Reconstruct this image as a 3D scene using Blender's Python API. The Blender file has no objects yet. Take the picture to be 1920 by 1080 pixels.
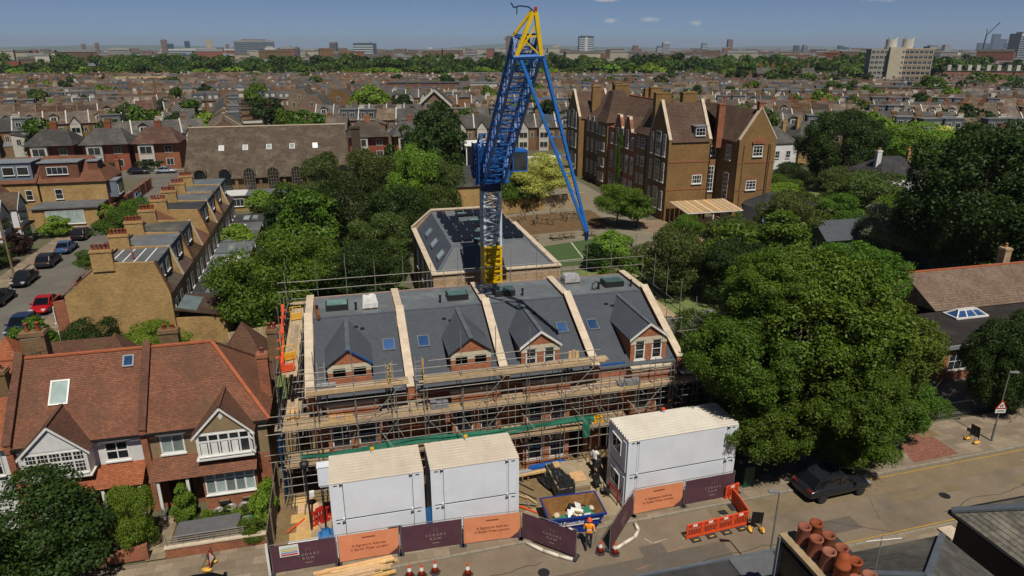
import bpy, math, random
import numpy as np
from mathutils import Vector, Matrix
R = math.radians
rnd = random.Random(11)
sc = bpy.context.scene
COL = sc.collection
# ---------------------------------------------------------------- camera
cam_data = bpy.data.cameras.new('camera')
cam_data.lens = 24.0
cam_data.sensor_width = 36.0
cam_data.clip_start = 0.5
cam_data.clip_end = 60000.0
cam = bpy.data.objects.new('camera', cam_data)
COL.objects.link(cam)
cam.location = (0.0, 0.0, 26.0)
cam.rotation_euler = (R(90.0 - 19.37), 0.0, R(-14.0))
sc.camera = cam
# ---------------------------------------------------------------- sky, sun, exposure
SUN_EL = 59.0
world = bpy.data.worlds.new('World')
sc.world = world
world.use_nodes = True
wn = world.node_tree
wn.nodes.clear()
w_out = wn.nodes.new('ShaderNodeOutputWorld')
w_bg = wn.nodes.new('ShaderNodeBackground')
w_sky = wn.nodes.new('ShaderNodeTexSky')
w_sky.sky_type = 'NISHITA'
w_sky.sun_disc = False
w_sky.sun_elevation = R(SUN_EL)
w_sky.sun_rotation = R(180.0)
w_sky.altitude = 60.0
w_sky.air_density = 0.35
w_sky.dust_density = .35
w_sky.ozone_density = 3.0
w_bg.inputs['Strength'].default_value = 0.06
# small fair-weather clouds: puffs standing at fixed directions in the sky, broken up by noise
w_tc = wn.nodes.new('ShaderNodeTexCoord')
def wmath(op, a, b=None, c=None):
 n = wn.nodes.new('ShaderNodeMath')
 n.operation = op
 for i, s in enumerate((a, b, c)):
  if s is None:
   continue
  if isinstance(s, (int, float)):
   n.inputs[i].default_value = s
  else:
   wn.links.new(s, n.inputs[i])
 return n.outputs[0]
w_noise = wn.nodes.new('ShaderNodeTexNoise')
w_noise.inputs['Scale'].default_value = 42.0
w_noise.inputs['Detail'].default_value = 6.0
w_noise.inputs['Roughness'].default_value = 0.75
wn.links.new(w_tc.outputs['Generated'], w_noise.inputs['Vector'])
w_sep = wn.nodes.new('ShaderNodeSeparateXYZ')
wn.links.new(w_tc.outputs['Generated'], w_sep.inputs[0])
# (compass angle from +y towards +x, elevation, half width, half height) in degrees
CLOUDS = [(-14.2, 3.35, .75, .26), (6.6, 3.6, .8, .2), (10.8, 3.9, .5, .2), (15.0, 3.8, .7, .2), (20.6, 3.6, .8, .28),
          (21.5, 3.55, 1.0, .3), (27.0, 3.7, .9, .3), (32.8, 3.65, 1.5, .38), (21.8, 2.0, .7, .25), (24.6, 2.05, 1.25, .3),
          (28.2, 1.8, .8, .28), (40.5, 3.3, 1.8, .45), (-40.0, 3.2, .9, .25), (-55.0, 3.6, 1.4, .4), (62.0, 3.4, 1.6, .4),
          (95.0, 4.5, 2.5, .6), (-95.0, 4.6, 2.4, .6), (140.0, 4.0, 2.2, .6), (-150.0, 4.2, 2.0, .6)]
w_az = wmath('ARCTAN2', w_sep.outputs[0], w_sep.outputs[1])
w_el = wmath('ARCSINE', w_sep.outputs[2])
w_sum = None
for az, el, hw, hh in CLOUDS:
 da = wmath('MULTIPLY', wmath('SUBTRACT', w_az, R(az)), 1.0 / R(hw))
 de = wmath('MULTIPLY', wmath('SUBTRACT', w_el, R(el)), 1.0 / R(hh))
 q = wmath('ADD', wmath('MULTIPLY', da, da), wmath('MULTIPLY', de, de))
 g = wmath('EXPONENT', wmath('MULTIPLY', q, -1.0))
 w_sum = g if w_sum is None else wmath('ADD', w_sum, g)
w_dens = wmath('MULTIPLY_ADD', w_noise.outputs[0], 1.6, -0.98)
w_mask = wmath('MULTIPLY', wmath('ADD', w_dens, w_sum), 1.5)
w_ramp = wn.nodes.new('ShaderNodeMapRange')
w_ramp.interpolation_type = 'SMOOTHSTEP'
w_ramp.inputs['From Min'].default_value = 0.5
w_ramp.inputs['From Max'].default_value = 1.5
w_ramp.inputs['To Max'].default_value = 0.75
wn.links.new(w_mask, w_ramp.inputs['Value'])
w_mix = wn.nodes.new('ShaderNodeMix')
w_mix.data_type = 'RGBA'
w_mix.inputs['B'].default_value = (8.0, 7.8, 7.8, 1.0)
wn.links.new(w_ramp.outputs[0], w_mix.inputs['Factor'])
wn.links.new(w_sky.outputs[0], w_mix.inputs['A'])
wn.links.new(w_mix.outputs['Result'], w_bg.inputs['Color'])
wn.links.new(w_bg.outputs[0], w_out.inputs['Surface'])
sun_data = bpy.data.lights.new('sun', 'SUN')
sun_data.energy = 5.0
sun_data.angle = R(0.53)
sun_data.color = (1.0, 0.93, 0.81)
sun = bpy.data.objects.new('sun', sun_data)
COL.objects.link(sun)
sun.location = (0, -60, 90)
sun.rotation_euler = (R(90.0 - SUN_EL), 0.0, R(1.0))
sc.view_settings.view_transform = 'Standard'
sc.view_settings.look = 'None'
sc.view_settings.gamma = 1.0
sc.view_settings.exposure = 0.05
sc.view_settings.use_curve_mapping = False
sc.render.engine = 'CYCLES'
sc.cycles.use_denoising = True
sc.cycles.max_bounces = 6
sc.cycles.diffuse_bounces = 3
sc.cycles.glossy_bounces = 2
sc.cycles.transmission_bounces = 3
sc.cycles.transparent_max_bounces = 6
sc.cycles.volume_bounces = 0
sc.cycles.sample_clamp_indirect = 6.0
# ---------------------------------------------------------------- materials
def lin(c):
 if isinstance(c, str):
  c = c.lstrip('#')
  c = [int(c[i:i + 2], 16) / 255.0 for i in (0, 2, 4)]
  c = [x / 12.92 if x <= .04045 else ((x + .055) / 1.055) ** 2.4 for x in c]
 return (c[0], c[1], c[2], 1.0)
MATS = {}
class NT:
 def __init__(s, m):
  m.use_nodes = True
  s.t = m.node_tree
  s.t.nodes.clear()
  s.out = s.n('ShaderNodeOutputMaterial')
  s.bsdf = s.n('ShaderNodeBsdfPrincipled')
  s.l(s.bsdf.outputs[0], s.out.inputs[0])
 def n(s, k, **kw):
  nd = s.t.nodes.new(k)
  for a, b in kw.items():
   setattr(nd, a, b)
  return nd
 def l(s, a, b):
  s.t.links.new(a, b)
 def set(s, nd, name, v):
  if hasattr(v, 'is_linked') or hasattr(v, 'links'):
   s.l(v, nd.inputs[name])
  else:
   nd.inputs[name].default_value = v
 def noise(s, vec, scale, detail=4, rough=.6):
  nd = s.n('ShaderNodeTexNoise')
  nd.inputs['Scale'].default_value = scale
  nd.inputs['Detail'].default_value = detail
  nd.inputs['Roughness'].default_value = rough
  if vec is not None:
   s.l(vec, nd.inputs['Vector'])
  return nd.outputs[0]
 def ramp(s, f, a, b, ta=0.0, tb=1.0):
  nd = s.n('ShaderNodeMapRange')
  nd.inputs['From Min'].default_value = a
  nd.inputs['From Max'].default_value = b
  nd.inputs['To Min'].default_value = ta
  nd.inputs['To Max'].default_value = tb
  s.l(f, nd.inputs['Value'])
  return nd.outputs[0]
 def mix(s, f, a, b, mode='MIX'):
  nd = s.n('ShaderNodeMix', data_type='RGBA', blend_type=mode)
  for k, v in (('Factor', f), ('A', a), ('B', b)):
   s.set(nd, k, v)
  return nd.outputs['Result']
 def math(s, op, a, b=0.0):
  nd = s.n('ShaderNodeMath', operation=op)
  for i, v in enumerate((a, b)):
   if isinstance(v, (int, float)):
    nd.inputs[i].default_value = v
   else:
    s.l(v, nd.inputs[i])
  return nd.outputs[0]
def mat(name, col, col2=None, rough=.85, metal=0., scale=1.5, var=.25, dirt=None, dirt_amt=.0, bump=0., bscale=30., brick=None,
  mortar=None, objvar=.0, spec=.35, bcon=(.5, 1.3), mid=.3, streak=0., alpha=None, trans=0.):
 """procedural surface in metric UV: two colours mixed by noise, fine grain, optional brick/tile courses, stains, bump"""
 if name in MATS:
  return MATS[name]
 m = bpy.data.materials.new(name)
 t = NT(m)
 uv = t.n('ShaderNodeTexCoord')
 oi = t.n('ShaderNodeObjectInfo')
 off = t.n('ShaderNodeVectorMath', operation='MULTIPLY_ADD')
 t.l(uv.outputs['UV'], off.inputs[0])
 off.inputs[1].default_value = (1, 1, 1)
 sc3 = t.n('ShaderNodeVectorMath', operation='SCALE')
 sc3.inputs[0].default_value = (13.7, 7.1, 0)
 t.l(oi.outputs['Random'], sc3.inputs['Scale'])
 t.l(sc3.outputs[0], off.inputs[2])
 vec = off.outputs[0]
 c1 = lin(col)
 c2 = lin(col2) if col2 else tuple(x * (1 - var) for x in c1[:3]) + (1,)
 n1 = t.noise(vec, scale, 5, .65)
 f1 = t.ramp(n1, .32, .68)
 c = t.mix(f1, c1, c2)
 hgt = None
 if brick:
  bw, bh, gap = brick
  bt = t.n('ShaderNodeTexBrick')
  bt.inputs['Scale'].default_value = 1.0
  bt.inputs['Brick Width'].default_value = bw
  bt.inputs['Row Height'].default_value = bh
  bt.inputs['Mortar Size'].default_value = gap
  bt.inputs['Mortar Smooth'].default_value = .3
  bt.inputs['Bias'].default_value = 0.
  bt.inputs['Color1'].default_value = (bcon[0],) * 3 + (1,)
  bt.inputs['Color2'].default_value = (bcon[1],) * 3 + (1,)
  bt.inputs['Mortar'].default_value = (1, 1, 1, 1)
  t.l(uv.outputs['UV'], bt.inputs['Vector'])
  c = t.mix(.75, c, bt.outputs['Color'], 'MULTIPLY')
  c = t.mix(t.math('MULTIPLY', bt.outputs['Fac'], .85), c, lin(mortar or '#8a8070'))
  hgt = t.math('SUBTRACT', 1.0, bt.outputs['Fac'])
 g = t.noise(vec, bscale, 3, .7)
 c = t.mix(t.ramp(g, .25, .75, 0, .35), c, tuple(x * .72 for x in c1[:3]) + (1,))
 if mid:
  md = t.noise(vec, 3.3, 3, .75)
  c = t.mix(t.ramp(md, .36, .62, 0, mid), c, tuple(x * .5 for x in c1[:3]) + (1,))
 if streak:
  mp = t.n('ShaderNodeMapping')
  mp.inputs['Scale'].default_value = (3.0, .25, 1)
  t.l(vec, mp.inputs['Vector'])
  s1 = t.noise(mp.outputs[0], 1.6, 5, .7)
  c = t.mix(t.ramp(s1, .45, .75, 0, streak), c, lin(dirt or '#3b352c'))
 if dirt and dirt_amt:
  d = t.noise(vec, scale * .45 + .08, 6, .7)
  c = t.mix(t.ramp(d, .48, .72, 0, dirt_amt), c, lin(dirt))
 if objvar:
  hv = t.n('ShaderNodeHueSaturation')
  t.l(c, hv.inputs['Color'])
  t.l(t.ramp(oi.outputs['Random'], 0, 1, 1 - objvar, 1 + objvar), hv.inputs['Value'])
  t.l(t.ramp(t.math('FRACT', t.math('MULTIPLY', oi.outputs['Random'], 7.31)), 0, 1, .5 - objvar * .05, .5 + objvar * .05), hv.inputs['Hue'])
  t.l(t.ramp(t.math('FRACT', t.math('MULTIPLY', oi.outputs['Random'], 3.77)), 0, 1, 1 - objvar, 1 + objvar * .5), hv.inputs['Saturation'])
  c = hv.outputs[0]
 t.l(c, t.bsdf.inputs['Base Color'])
 t.bsdf.inputs['Roughness'].default_value = rough
 t.bsdf.inputs['Metallic'].default_value = metal
 t.bsdf.inputs['Specular IOR Level'].default_value = spec
 if trans:
  t.bsdf.inputs['Transmission Weight'].default_value = trans
 if alpha is not None:
  t.bsdf.inputs['Alpha'].default_value = alpha
 if bump:
  b = t.n('ShaderNodeBump')
  b.inputs['Strength'].default_value = min(1., bump)
  b.inputs['Distance'].default_value = .03
  h = t.math('MULTIPLY', g, .5)
  if hgt is not None:
   h = t.math('ADD', h, hgt)
  t.l(h, b.inputs['Height'])
  t.l(b.outputs[0], t.bsdf.inputs['Normal'])
 MATS[name] = m
 return m
def glass_mat(name, col, rough=.06, var=.5):
 """window glass seen from outside: dark room tone under a clear reflective face"""
 if name in MATS:
  return MATS[name]
 m = bpy.data.materials.new(name)
 t = NT(m)
 uv = t.n('ShaderNodeTexCoord')
 oi = t.n('ShaderNodeObjectInfo')
 n1 = t.noise(uv.outputs['Object'], 1.1, 3)
 c1 = lin(col)
 c = t.mix(t.ramp(n1, .35, .65), c1, tuple(x * (1 - var) for x in c1[:3]) + (1,))
 hv = t.n('ShaderNodeHueSaturation')
 t.l(c, hv.inputs['Color'])
 t.l(t.ramp(oi.outputs['Random'], 0, 1, .5, 1.6), hv.inputs['Value'])
 t.l(hv.outputs[0], t.bsdf.inputs['Base Color'])
 t.bsdf.inputs['Roughness'].default_value = rough
 t.bsdf.inputs['Specular IOR Level'].default_value = .9
 MATS[name] = m
 return m
LEAF_K = .5
def leaf_mat(name, a, b, rough=.55):
 if name in MATS:
  return MATS[name]
 m = bpy.data.materials.new(name)
 t = NT(m)
 ge = t.n('ShaderNodeNewGeometry')
 oi = t.n('ShaderNodeObjectInfo')
 tc = t.n('ShaderNodeTexCoord')
 n1 = t.noise(tc.outputs['Object'], 2.2, 3)
 f = t.math('ADD', t.math('MULTIPLY', ge.outputs['Random Per Island'], .65), t.math('MULTIPLY', t.ramp(n1, .3, .7), .35))
 c = t.mix(f, tuple(x * LEAF_K for x in lin(a)[:3]) + (1,), tuple(x * LEAF_K for x in lin(b)[:3]) + (1,))
 hv = t.n('ShaderNodeHueSaturation')
 t.l(c, hv.inputs['Color'])
 t.l(t.ramp(oi.outputs['Random'], 0, 1, .78, 1.2), hv.inputs['Value'])
 t.l(t.ramp(t.math('FRACT', t.math('MULTIPLY', oi.outputs['Random'], 5.3)), 0, 1, .485, .512), hv.inputs['Hue'])
 c = hv.outputs[0]
 t.l(c, t.bsdf.inputs['Base Color'])
 t.bsdf.inputs['Roughness'].default_value = rough
 t.bsdf.inputs['Specular IOR Level'].default_value = .25
 tr = t.n('ShaderNodeBsdfTranslucent')
 t.l(t.mix(1.0, c, (1.15, 1.25, .45, 1), 'MULTIPLY'), tr.inputs['Color'])
 mx = t.n('ShaderNodeMixShader')
 mx.inputs[0].default_value = .22
 t.l(t.bsdf.outputs[0], mx.inputs[1])
 t.l(tr.outputs[0], mx.inputs[2])
 t.l(mx.outputs[0], t.out.inputs[0])
 MATS[name] = m
 return m
# ---------------------------------------------------------------- mesh builder
class MB:
 """collects faces; UVs are metric (u along the horizontal of each face, v up its slope)"""
 def __init__(s):
  s.v = []
  s.f = []
  s.k = []
  s.m = 0
 def mt(s, i):
  s.m = i
  return s
 def poly(s, pts):
  b = len(s.v)
  s.v.extend([tuple(p) for p in pts])
  s.f.append(tuple(range(b, b + len(pts))))
  s.k.append(s.m)
  return s
 def faces(s, pts, fs):
  b = len(s.v)
  s.v.extend([tuple(p) for p in pts])
  for f in fs:
   s.f.append(tuple(i + b for i in f))
   s.k.append(s.m)
  return s
 def box(s, x0, x1, y0, y1, z0, z1):
  return s.faces([(x0, y0, z0), (x1, y0, z0), (x1, y1, z0), (x0, y1, z0), (x0, y0, z1), (x1, y0, z1), (x1, y1, z1), (x0, y1, z1)],
                       [(3, 2, 1, 0), (4, 5, 6, 7), (0, 1, 5, 4), (1, 2, 6, 5), (2, 3, 7, 6), (3, 0, 4, 7)])
 def extr(s, pts, d):
  n = len(pts)
  q = [(p[0] + d[0], p[1] + d[1], p[2] + d[2]) for p in pts]
  return s.faces(list(pts) + q, [tuple(range(n - 1, -1, -1)), tuple(range(n, 2 * n))] + [(i, (i + 1) % n, n + (i + 1) % n, n + i) for i in range(n)])
 def bar(s, p, q, w, h=None, up=(0, 0, 1)):
  p, q = Vector(p), Vector(q)
  h = w if h is None else h
  d = (q - p).normalized()
  u = Vector(up)
  if abs(d.dot(u)) > .98:
   u = Vector((1, 0, 0))
  a = d.cross(u).normalized() * (w / 2)
  b = a.cross(d).normalized() * (h / 2)
  c = [p - a - b, p + a - b, p + a + b, p - a + b]
  e = [x + (q - p) for x in c]
  return s.faces(c + e, [(0, 1, 2, 3), (7, 6, 5, 4), (0, 4, 5, 1), (1, 5, 6, 2), (2, 6, 7, 3), (3, 7, 4, 0)])
 def tube(s, p, q, r, n=6, r2=None, cap=True):
  p, q = Vector(p), Vector(q)
  r2 = r if r2 is None else r2
  d = (q - p).normalized()
  u = Vector((0, 0, 1)) if abs(d.z) < .9 else Vector((1, 0, 0))
  a = d.cross(u).normalized()
  b = a.cross(d)
  ring = [(math.cos(2 * math.pi * i / n), math.sin(2 * math.pi * i / n)) for i in range(n)]
  pts = [p + a * (r * x) + b * (r * y) for x, y in ring] + [q + a * (r2 * x) + b * (r2 * y) for x, y in ring]
  fs = [((i + 1) % n, i, n + i, n + (i + 1) % n) for i in range(n)]
  if cap:
   fs += [tuple(range(n)), tuple(range(2 * n - 1, n - 1, -1))]
  return s.faces(pts, fs)
 def path(s, pts, r, n=6):
  for a, b in zip(pts[:-1], pts[1:]):
   s.tube(a, b, r, n)
  return s
 def lathe(s, prof, c=(0, 0, 0), n=12, cap=True):
  pts, fs = [], []
  for r, z in prof:
   pts += [(c[0] + r * math.cos(2 * math.pi * i / n), c[1] + r * math.sin(2 * math.pi * i / n), c[2] + z) for i in range(n)]
  for j in range(len(prof) - 1):
   fs += [(j * n + i, j * n + (i + 1) % n, (j + 1) * n + (i + 1) % n, (j + 1) * n + i) for i in range(n)]
  if cap:
   fs += [tuple(range(n - 1, -1, -1)), tuple(range((len(prof) - 1) * n, len(prof) * n))]
  return s.faces(pts, fs)
 def mesh(s, name, mats, smooth=False):
  me = bpy.data.meshes.new(name)
  me.from_pydata([tuple(p) for p in s.v], [], s.f)
  for m in (mats if isinstance(mats, (list, tuple)) else [mats]):
   me.materials.append(m)
  if any(s.k):
   me.polygons.foreach_set('material_index', s.k)
  V = np.array([tuple(p) for p in s.v], dtype=np.float64)
  uvs = np.zeros((sum(len(f) for f in s.f), 2))
  i = 0
  for f in s.f:
   P = V[list(f)]
   nx = ny = nz = 0.0
   a = P - np.roll(P, -1, 0)
   b = P + np.roll(P, -1, 0)
   nx = (a[:, 1] * b[:, 2]).sum()
   ny = (a[:, 2] * b[:, 0]).sum()
   nz = (a[:, 0] * b[:, 1]).sum()
   h = math.hypot(nx, ny)
   L = math.hypot(h, nz) or 1.0
   k = len(f)
   if h / L < .02:
    uvs[i:i + k, 0] = P[:, 0]
    uvs[i:i + k, 1] = P[:, 1]
   else:
    tx, ty = -ny / h, nx / h
    ux, uy, uz = -nx * nz / (h * L), -ny * nz / (h * L), h / L
    uvs[i:i + k, 0] = P[:, 0] * tx + P[:, 1] * ty
    uvs[i:i + k, 1] = P[:, 0] * ux + P[:, 1] * uy + P[:, 2] * uz
   i += k
  ul = me.uv_layers.new(name='UVMap')
  ul.data.foreach_set('uv', uvs.ravel())
  if smooth:
   me.polygons.foreach_set('use_smooth', [True] * len(me.polygons))
  me.update()
  return me
 def obj(s, name, mats, parent=None, loc=None, rz=0., smooth=False):
  return put(name, s.mesh(name, mats, smooth), parent, loc, rz)
def put(name, me, parent=None, loc=None, rz=0., scale=None):
 o = bpy.data.objects.new(name, me)
 COL.objects.link(o)
 if parent is not None:
  o.parent = parent
 if loc is not None:
  o.location = loc
 if rz:
  o.rotation_euler = (0, 0, rz)
 if scale is not None:
  o.scale = scale
 return o
def tag(o, label=None, cat=None, group=None, kind=None):
 if label:
  o['label'] = label
 if cat:
  o['category'] = cat
 if group:
  o['group'] = group
 if kind:
  o['kind'] = kind
 return o
def thing(name, label, cat, loc=(0, 0, 0), rz=0., group=None):
 o = bpy.data.objects.new(name, None)
 COL.objects.link(o)
 o.location = loc
 o.rotation_euler = (0, 0, rz)
 o.empty_display_size = .3
 return tag(o, label, cat, group)
def struct(name, mb, m):
 return tag(mb.obj(name, m), kind='structure')
def copy_tree(o, parent=None):
 c = o.copy()
 COL.objects.link(c)
 c.parent = parent
 for ch in o.children:
  copy_tree(ch, c)
 return c
CACHE = {}
def cached(key, fn):
 if key not in CACHE:
  CACHE[key] = fn()
 return CACHE[key]
def remat(me, mats, key):
 """a mesh's copy with other materials"""
 def mk():
  c = me.copy()
  c.materials.clear()
  for m in mats:
   c.materials.append(m)
  return c
 return cached((me.name, key), mk)
# ---------------------------------------------------------------- palette
white = mat('white_paint', '#dcdcda', '#c4c4c0', rough=.5, scale=.8, dirt='#8d8a80', dirt_amt=.35, mid=0.06)
brick_red = mat('red_brick', '#9c5a3c', '#7d4329', brick=(.225, .075, .008), mortar='#a08c78', bump=.3, scale=.7, dirt='#3d2c22', dirt_amt=.5)
brick_new = mat('new_orange_brick', '#a86240', '#8a4c30', brick=(.225, .075, .009), mortar='#a48d74', bump=.3, scale=.9)
brick_yel = mat('stock_brick', '#b3915c', '#8e7144', brick=(.225, .075, .008), mortar='#9a8a6c', bump=.3, scale=.35, dirt='#463823', dirt_amt=.6)
brick_brn = mat('brown_brick', '#7a5f40', '#5b4730', brick=(.225, .075, .008), mortar='#85765c', bump=.3, scale=.4, dirt='#3a2d20', dirt_amt=.5)
brick_drk = mat('dark_brick', '#463a2c', '#2c241c', brick=(.225, .075, .01), mortar='#6b604e', bump=.4, scale=.5)
brick_pale = mat('reclaimed_brick', '#b79c7c', '#93795c', brick=(.225, .075, .008), mortar='#b3a48c', bump=.3, scale=.9, dirt='#5d4c38', dirt_amt=.5)
render_tan = mat('pebbledash', '#8d7a5e', '#7a684e', scale=2., bump=.5, bscale=60.)
render_white = mat('white_render', '#d2d3d4', '#bcbdbd', scale=.6, dirt='#84807a', dirt_amt=.4, streak=.15, mid=0.1)
stone = mat('pale_stone', '#cbbba6', '#b4a48f', scale=1.2, bump=.15, bscale=18., dirt='#7c6a58', dirt_amt=.4)
lead = mat('lead_sheet', '#6d747c', '#575e66', rough=.5, metal=.3, scale=1.3, bump=.1, mid=0.1)
slate = mat('new_slate', '#4a4f57', '#434850', rough=.48, spec=.5, brick=(.25, .2, .006), mortar='#272b31', bump=.25, scale=.8, bcon=(0.88, 1.08), mid=0.06)
slate_old = mat('old_slate', '#55534f', '#403e3b', rough=.7, brick=(.3, .22, .01), mortar='#2a2928', bump=.35, scale=.5, dirt='#7e7b70', dirt_amt=.55)
slate_far = mat('weathered_slate', '#4b4a49', '#3a3836', rough=.75, brick=(.3, .25, .012), mortar='#2c2a28', scale=.4, dirt='#7b7263', dirt_amt=.5, objvar=.38)
tile_red = mat('clay_tile', '#875a44', '#6b4434', rough=.85, brick=(.17, .11, .012), mortar='#44271d', bump=.6, scale=.55, dirt='#4a3d30', dirt_amt=.7)
tile_old = mat('mossy_clay_tile', '#6e4a3c', '#52372c', rough=.9, brick=(.17, .11, .012), mortar='#3b251c', bump=.6, scale=.5, dirt='#56492f', dirt_amt=.6)
tile_new = mat('bright_clay_tile', '#a2603f', '#8b4f33', rough=.8, brick=(.17, .11, .012), mortar='#5f3220', bump=.6, scale=.8)
tile_far = mat('brown_tile_roof', '#563f31', '#3f3025', rough=.9, brick=(.25, .2, .015), mortar='#3a2c22', scale=.4, dirt='#7b6a55', dirt_amt=.5, objvar=.4)
tile_brn = mat('brown_plain_tile', '#5f4a3e', '#4c392f', rough=.9, brick=(.2, .14, .012), mortar='#33251e', bump=.5, scale=.4, dirt='#75644f', dirt_amt=.4)
hall_roof = mat('lichened_tile', '#5f5346', '#4b4036', rough=.95, brick=(.35, .28, .02), mortar='#3a342e', bump=.5, scale=.9, dirt='#7c7262', dirt_amt=.55, bscale=9.)
felt = mat('grey_felt', '#5d6064', '#4c4f52', rough=.8, scale=.6, dirt='#7c7c78', dirt_amt=.5)
felt_dark = mat('dark_felt', '#35373a', '#2a2b2d', rough=.85, scale=.6, dirt='#55524c', dirt_amt=.5)
felt_flat = mat('new_grey_membrane', '#62676b', '#565b5f', rough=.5, scale=.8, dirt='#8c9296', dirt_amt=.4, spec=.5, mid=0.1)
zinc = mat('zinc_cladding', '#8b9095', '#777c82', rough=.55, metal=.3, scale=.8, mid=0.05)
asphalt = mat('asphalt', '#7b6e5e', '#6b5f50', rough=.92, scale=.35, bump=.25, bscale=55., dirt='#4b463f', dirt_amt=.65, mid=0.15)
asphalt_b = mat('side_road_asphalt', '#6a665f', '#59554f', rough=.92, scale=.3, bump=.2, bscale=40., dirt='#4a4743', dirt_amt=.6)
paving = mat('paving_slabs', '#8d7f6d', '#786b5a', rough=.9, brick=(.9, .6, .012), mortar='#544b3e', scale=.5, dirt='#5e5444', dirt_amt=.5)
paving_red = mat('red_block_paving', '#8a5c4c', '#75493b', rough=.9, brick=(.2, .1, .008), mortar='#5c4438', scale=.6)
kerb_m = mat('kerb_stone', '#8e8778', '#777062', rough=.85, scale=2., bump=.2)
concrete = mat('concrete', '#a3937a', '#8a7b64', rough=.9, scale=.6, dirt='#63563f', dirt_amt=.6, bump=.15)
earth = mat('site_earth', '#84704f', '#66543a', rough=.95, scale=.8, dirt='#3f3526', dirt_amt=.5, bump=.6, bscale=14.)
grass_m = mat('lawn', '#56683a', '#6e7a45', rough=.95, scale=.8, bump=.6, bscale=40., dirt='#82724a', dirt_amt=.5)
timber = mat('scaffold_board', '#b8a080', '#9c8668', rough=.85, scale=2.5, streak=.3, dirt='#6a5639', dirt_amt=.4, objvar=.2)
timber_raw = mat('sawn_timber', '#d0ac78', '#b8925e', rough=.8, scale=2., streak=.2, objvar=.18)
timber_old = mat('weathered_timber', '#83725b', '#665844', rough=.9, scale=2., streak=.4)
steel = mat('galvanised_tube', '#8b8983', '#6d6b66', rough=.6, metal=.3, scale=4., objvar=.15, mid=0.1)
steel_dk = mat('dark_steel', '#3c3d40', '#2b2c2e', rough=.5, metal=.5)
rust = mat('rusty_steel', '#7f4a2a', '#5b3620', rough=.9, scale=3.)
black_m = mat('black_plastic', '#1b1b1c', '#141415', rough=.6)
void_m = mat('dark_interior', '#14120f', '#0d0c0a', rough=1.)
pot_m = mat('terracotta', '#8f4a31', '#743a26', rough=.8, scale=3., streak=.2, dirt='#5a3524', objvar=.15)
pot_y = mat('buff_clay', '#b98a55', '#a0763f', rough=.8, scale=3., objvar=.15)
orange_pl = mat('orange_plastic', '#d8522a', '#c8451f', rough=.5, scale=3., mid=0)
yellow_pl = mat('yellow_paint', '#d8a520', '#c4920f', rough=.5, scale=2., objvar=.08, mid=0)
red_pl = mat('red_paint', '#b5281c', '#9c2017', rough=.5, mid=0)
blue_pl = mat('blue_sheet', '#1f5aa8', '#174788', rough=.5)
glass = glass_mat('window_glass', '#2a2e33')
glass_blue = glass_mat('rooflight_glass', '#2c4a75', var=.3)
glass_pale = glass_mat('curtained_glass', '#8a9a98', var=.3)
bark = mat('bark', '#5b4a38', '#44372a', rough=.95, scale=3., bump=.5)
bark_pale = mat('pale_bark', '#9b9484', '#6b6455', rough=.95, scale=3., bump=.4)
leaf_a = leaf_mat('plane_leaves', '#406a18', '#7a982c')
leaf_b = leaf_mat('dark_leaves', '#2b4616', '#4a6422')
leaf_c = leaf_mat('bright_leaves', '#74a02a', '#a3c044')
leaf_d = leaf_mat('olive_leaves', '#4f6a2c', '#7a8a40')
leaf_e = leaf_mat('golden_leaves', '#cfe058', '#f6fa8c')
leaf_f = leaf_mat('silver_leaves', '#8d9c78', '#b4be9c')
leaf_g = leaf_mat('far_leaves', '#4c6c28', '#6f8a38')
# ================================================================ the setting
def sheet(name, pts, z, m):
 return struct(name, MB().poly([(x, y, z) for x, y in pts]), m)
def rect(x0, x1, y0, y1):
 return [(x0, y0), (x1, y0), (x1, y1), (x0, y1)]
ground_m = mat('town_ground', '#5f5a48', '#4b4a38', rough=.95, scale=.02, dirt='#4a5634', dirt_amt=.8, bscale=.6)
gs = MB()
gs.poly([(-8900, -280, -.012), (14400, -280, -.012), (14400, 14900, -.012), (-8900, 14900, -.012)])
struct('ground', gs, ground_m)
hills_m = mat('far_hill_woods', '#4b5b48', '#5c6a5a', rough=1., scale=.002, bscale=.02)
for i, (x0, x1, y, h, s) in enumerate([(-6500, 500, 10500, 64, 3), (1300, 5200, 10000, 100, 5), (4200, 11500, 11800, 72, 8)]):
 hb = MB()
 r2 = random.Random(s)
 n = 60
 prof = []
 for k in range(n + 1):
  t = k / n
  prof.append((x0 + (x1 - x0) * t, h * math.sin(math.pi * t) ** .7 * (.75 + .25 * math.sin(t * 9 + s) + r2.uniform(-.06, .06))))
 for k in range(n):
  (xa, ha), (xb, hb_) = prof[k], prof[k + 1]
  hb.poly([(xa, y, -2), (xb, y, -2), (xb, y + 700, hb_), (xa, y + 700, ha)])
  hb.poly([(xa, y + 700, ha), (xb, y + 700, hb_), (xb, y + 2600, -2), (xa, y + 2600, -2)])
 struct('hills', hb, hills_m)
# near street: carriageway, kerbs, pavements. it runs with x and turns by about two degrees
SL = math.tan(R(1.75))
def ky(x, y0):
 return y0 + SL * (x - 8)
def strip(x0, x1, ya, yb):
 return [(x0, ky(x0, ya)), (x1, ky(x1, ya)), (x1, ky(x1, yb)), (x0, ky(x0, yb))]
sheet('road', strip(-60, 120, 24.95, 29.95), .004, asphalt)
patch_m = mat('old_tarmac_band', '#7d6f58', '#6d604b', rough=.95, scale=.6, bump=.3, bscale=30., dirt='#57503f', dirt_amt=.6)
sheet('road_patch', strip(19.5, 46, 28.3, 29.9), .009, patch_m)
sheet('road_patch', strip(6, 19, 25.4, 27.2), .009, mat('newer_tarmac', '#625a52', '#575048', rough=.92, scale=.4, bscale=50.))
for nm, ya, yb in (('pavement', 30.1, 31.2),):
 pass
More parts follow.
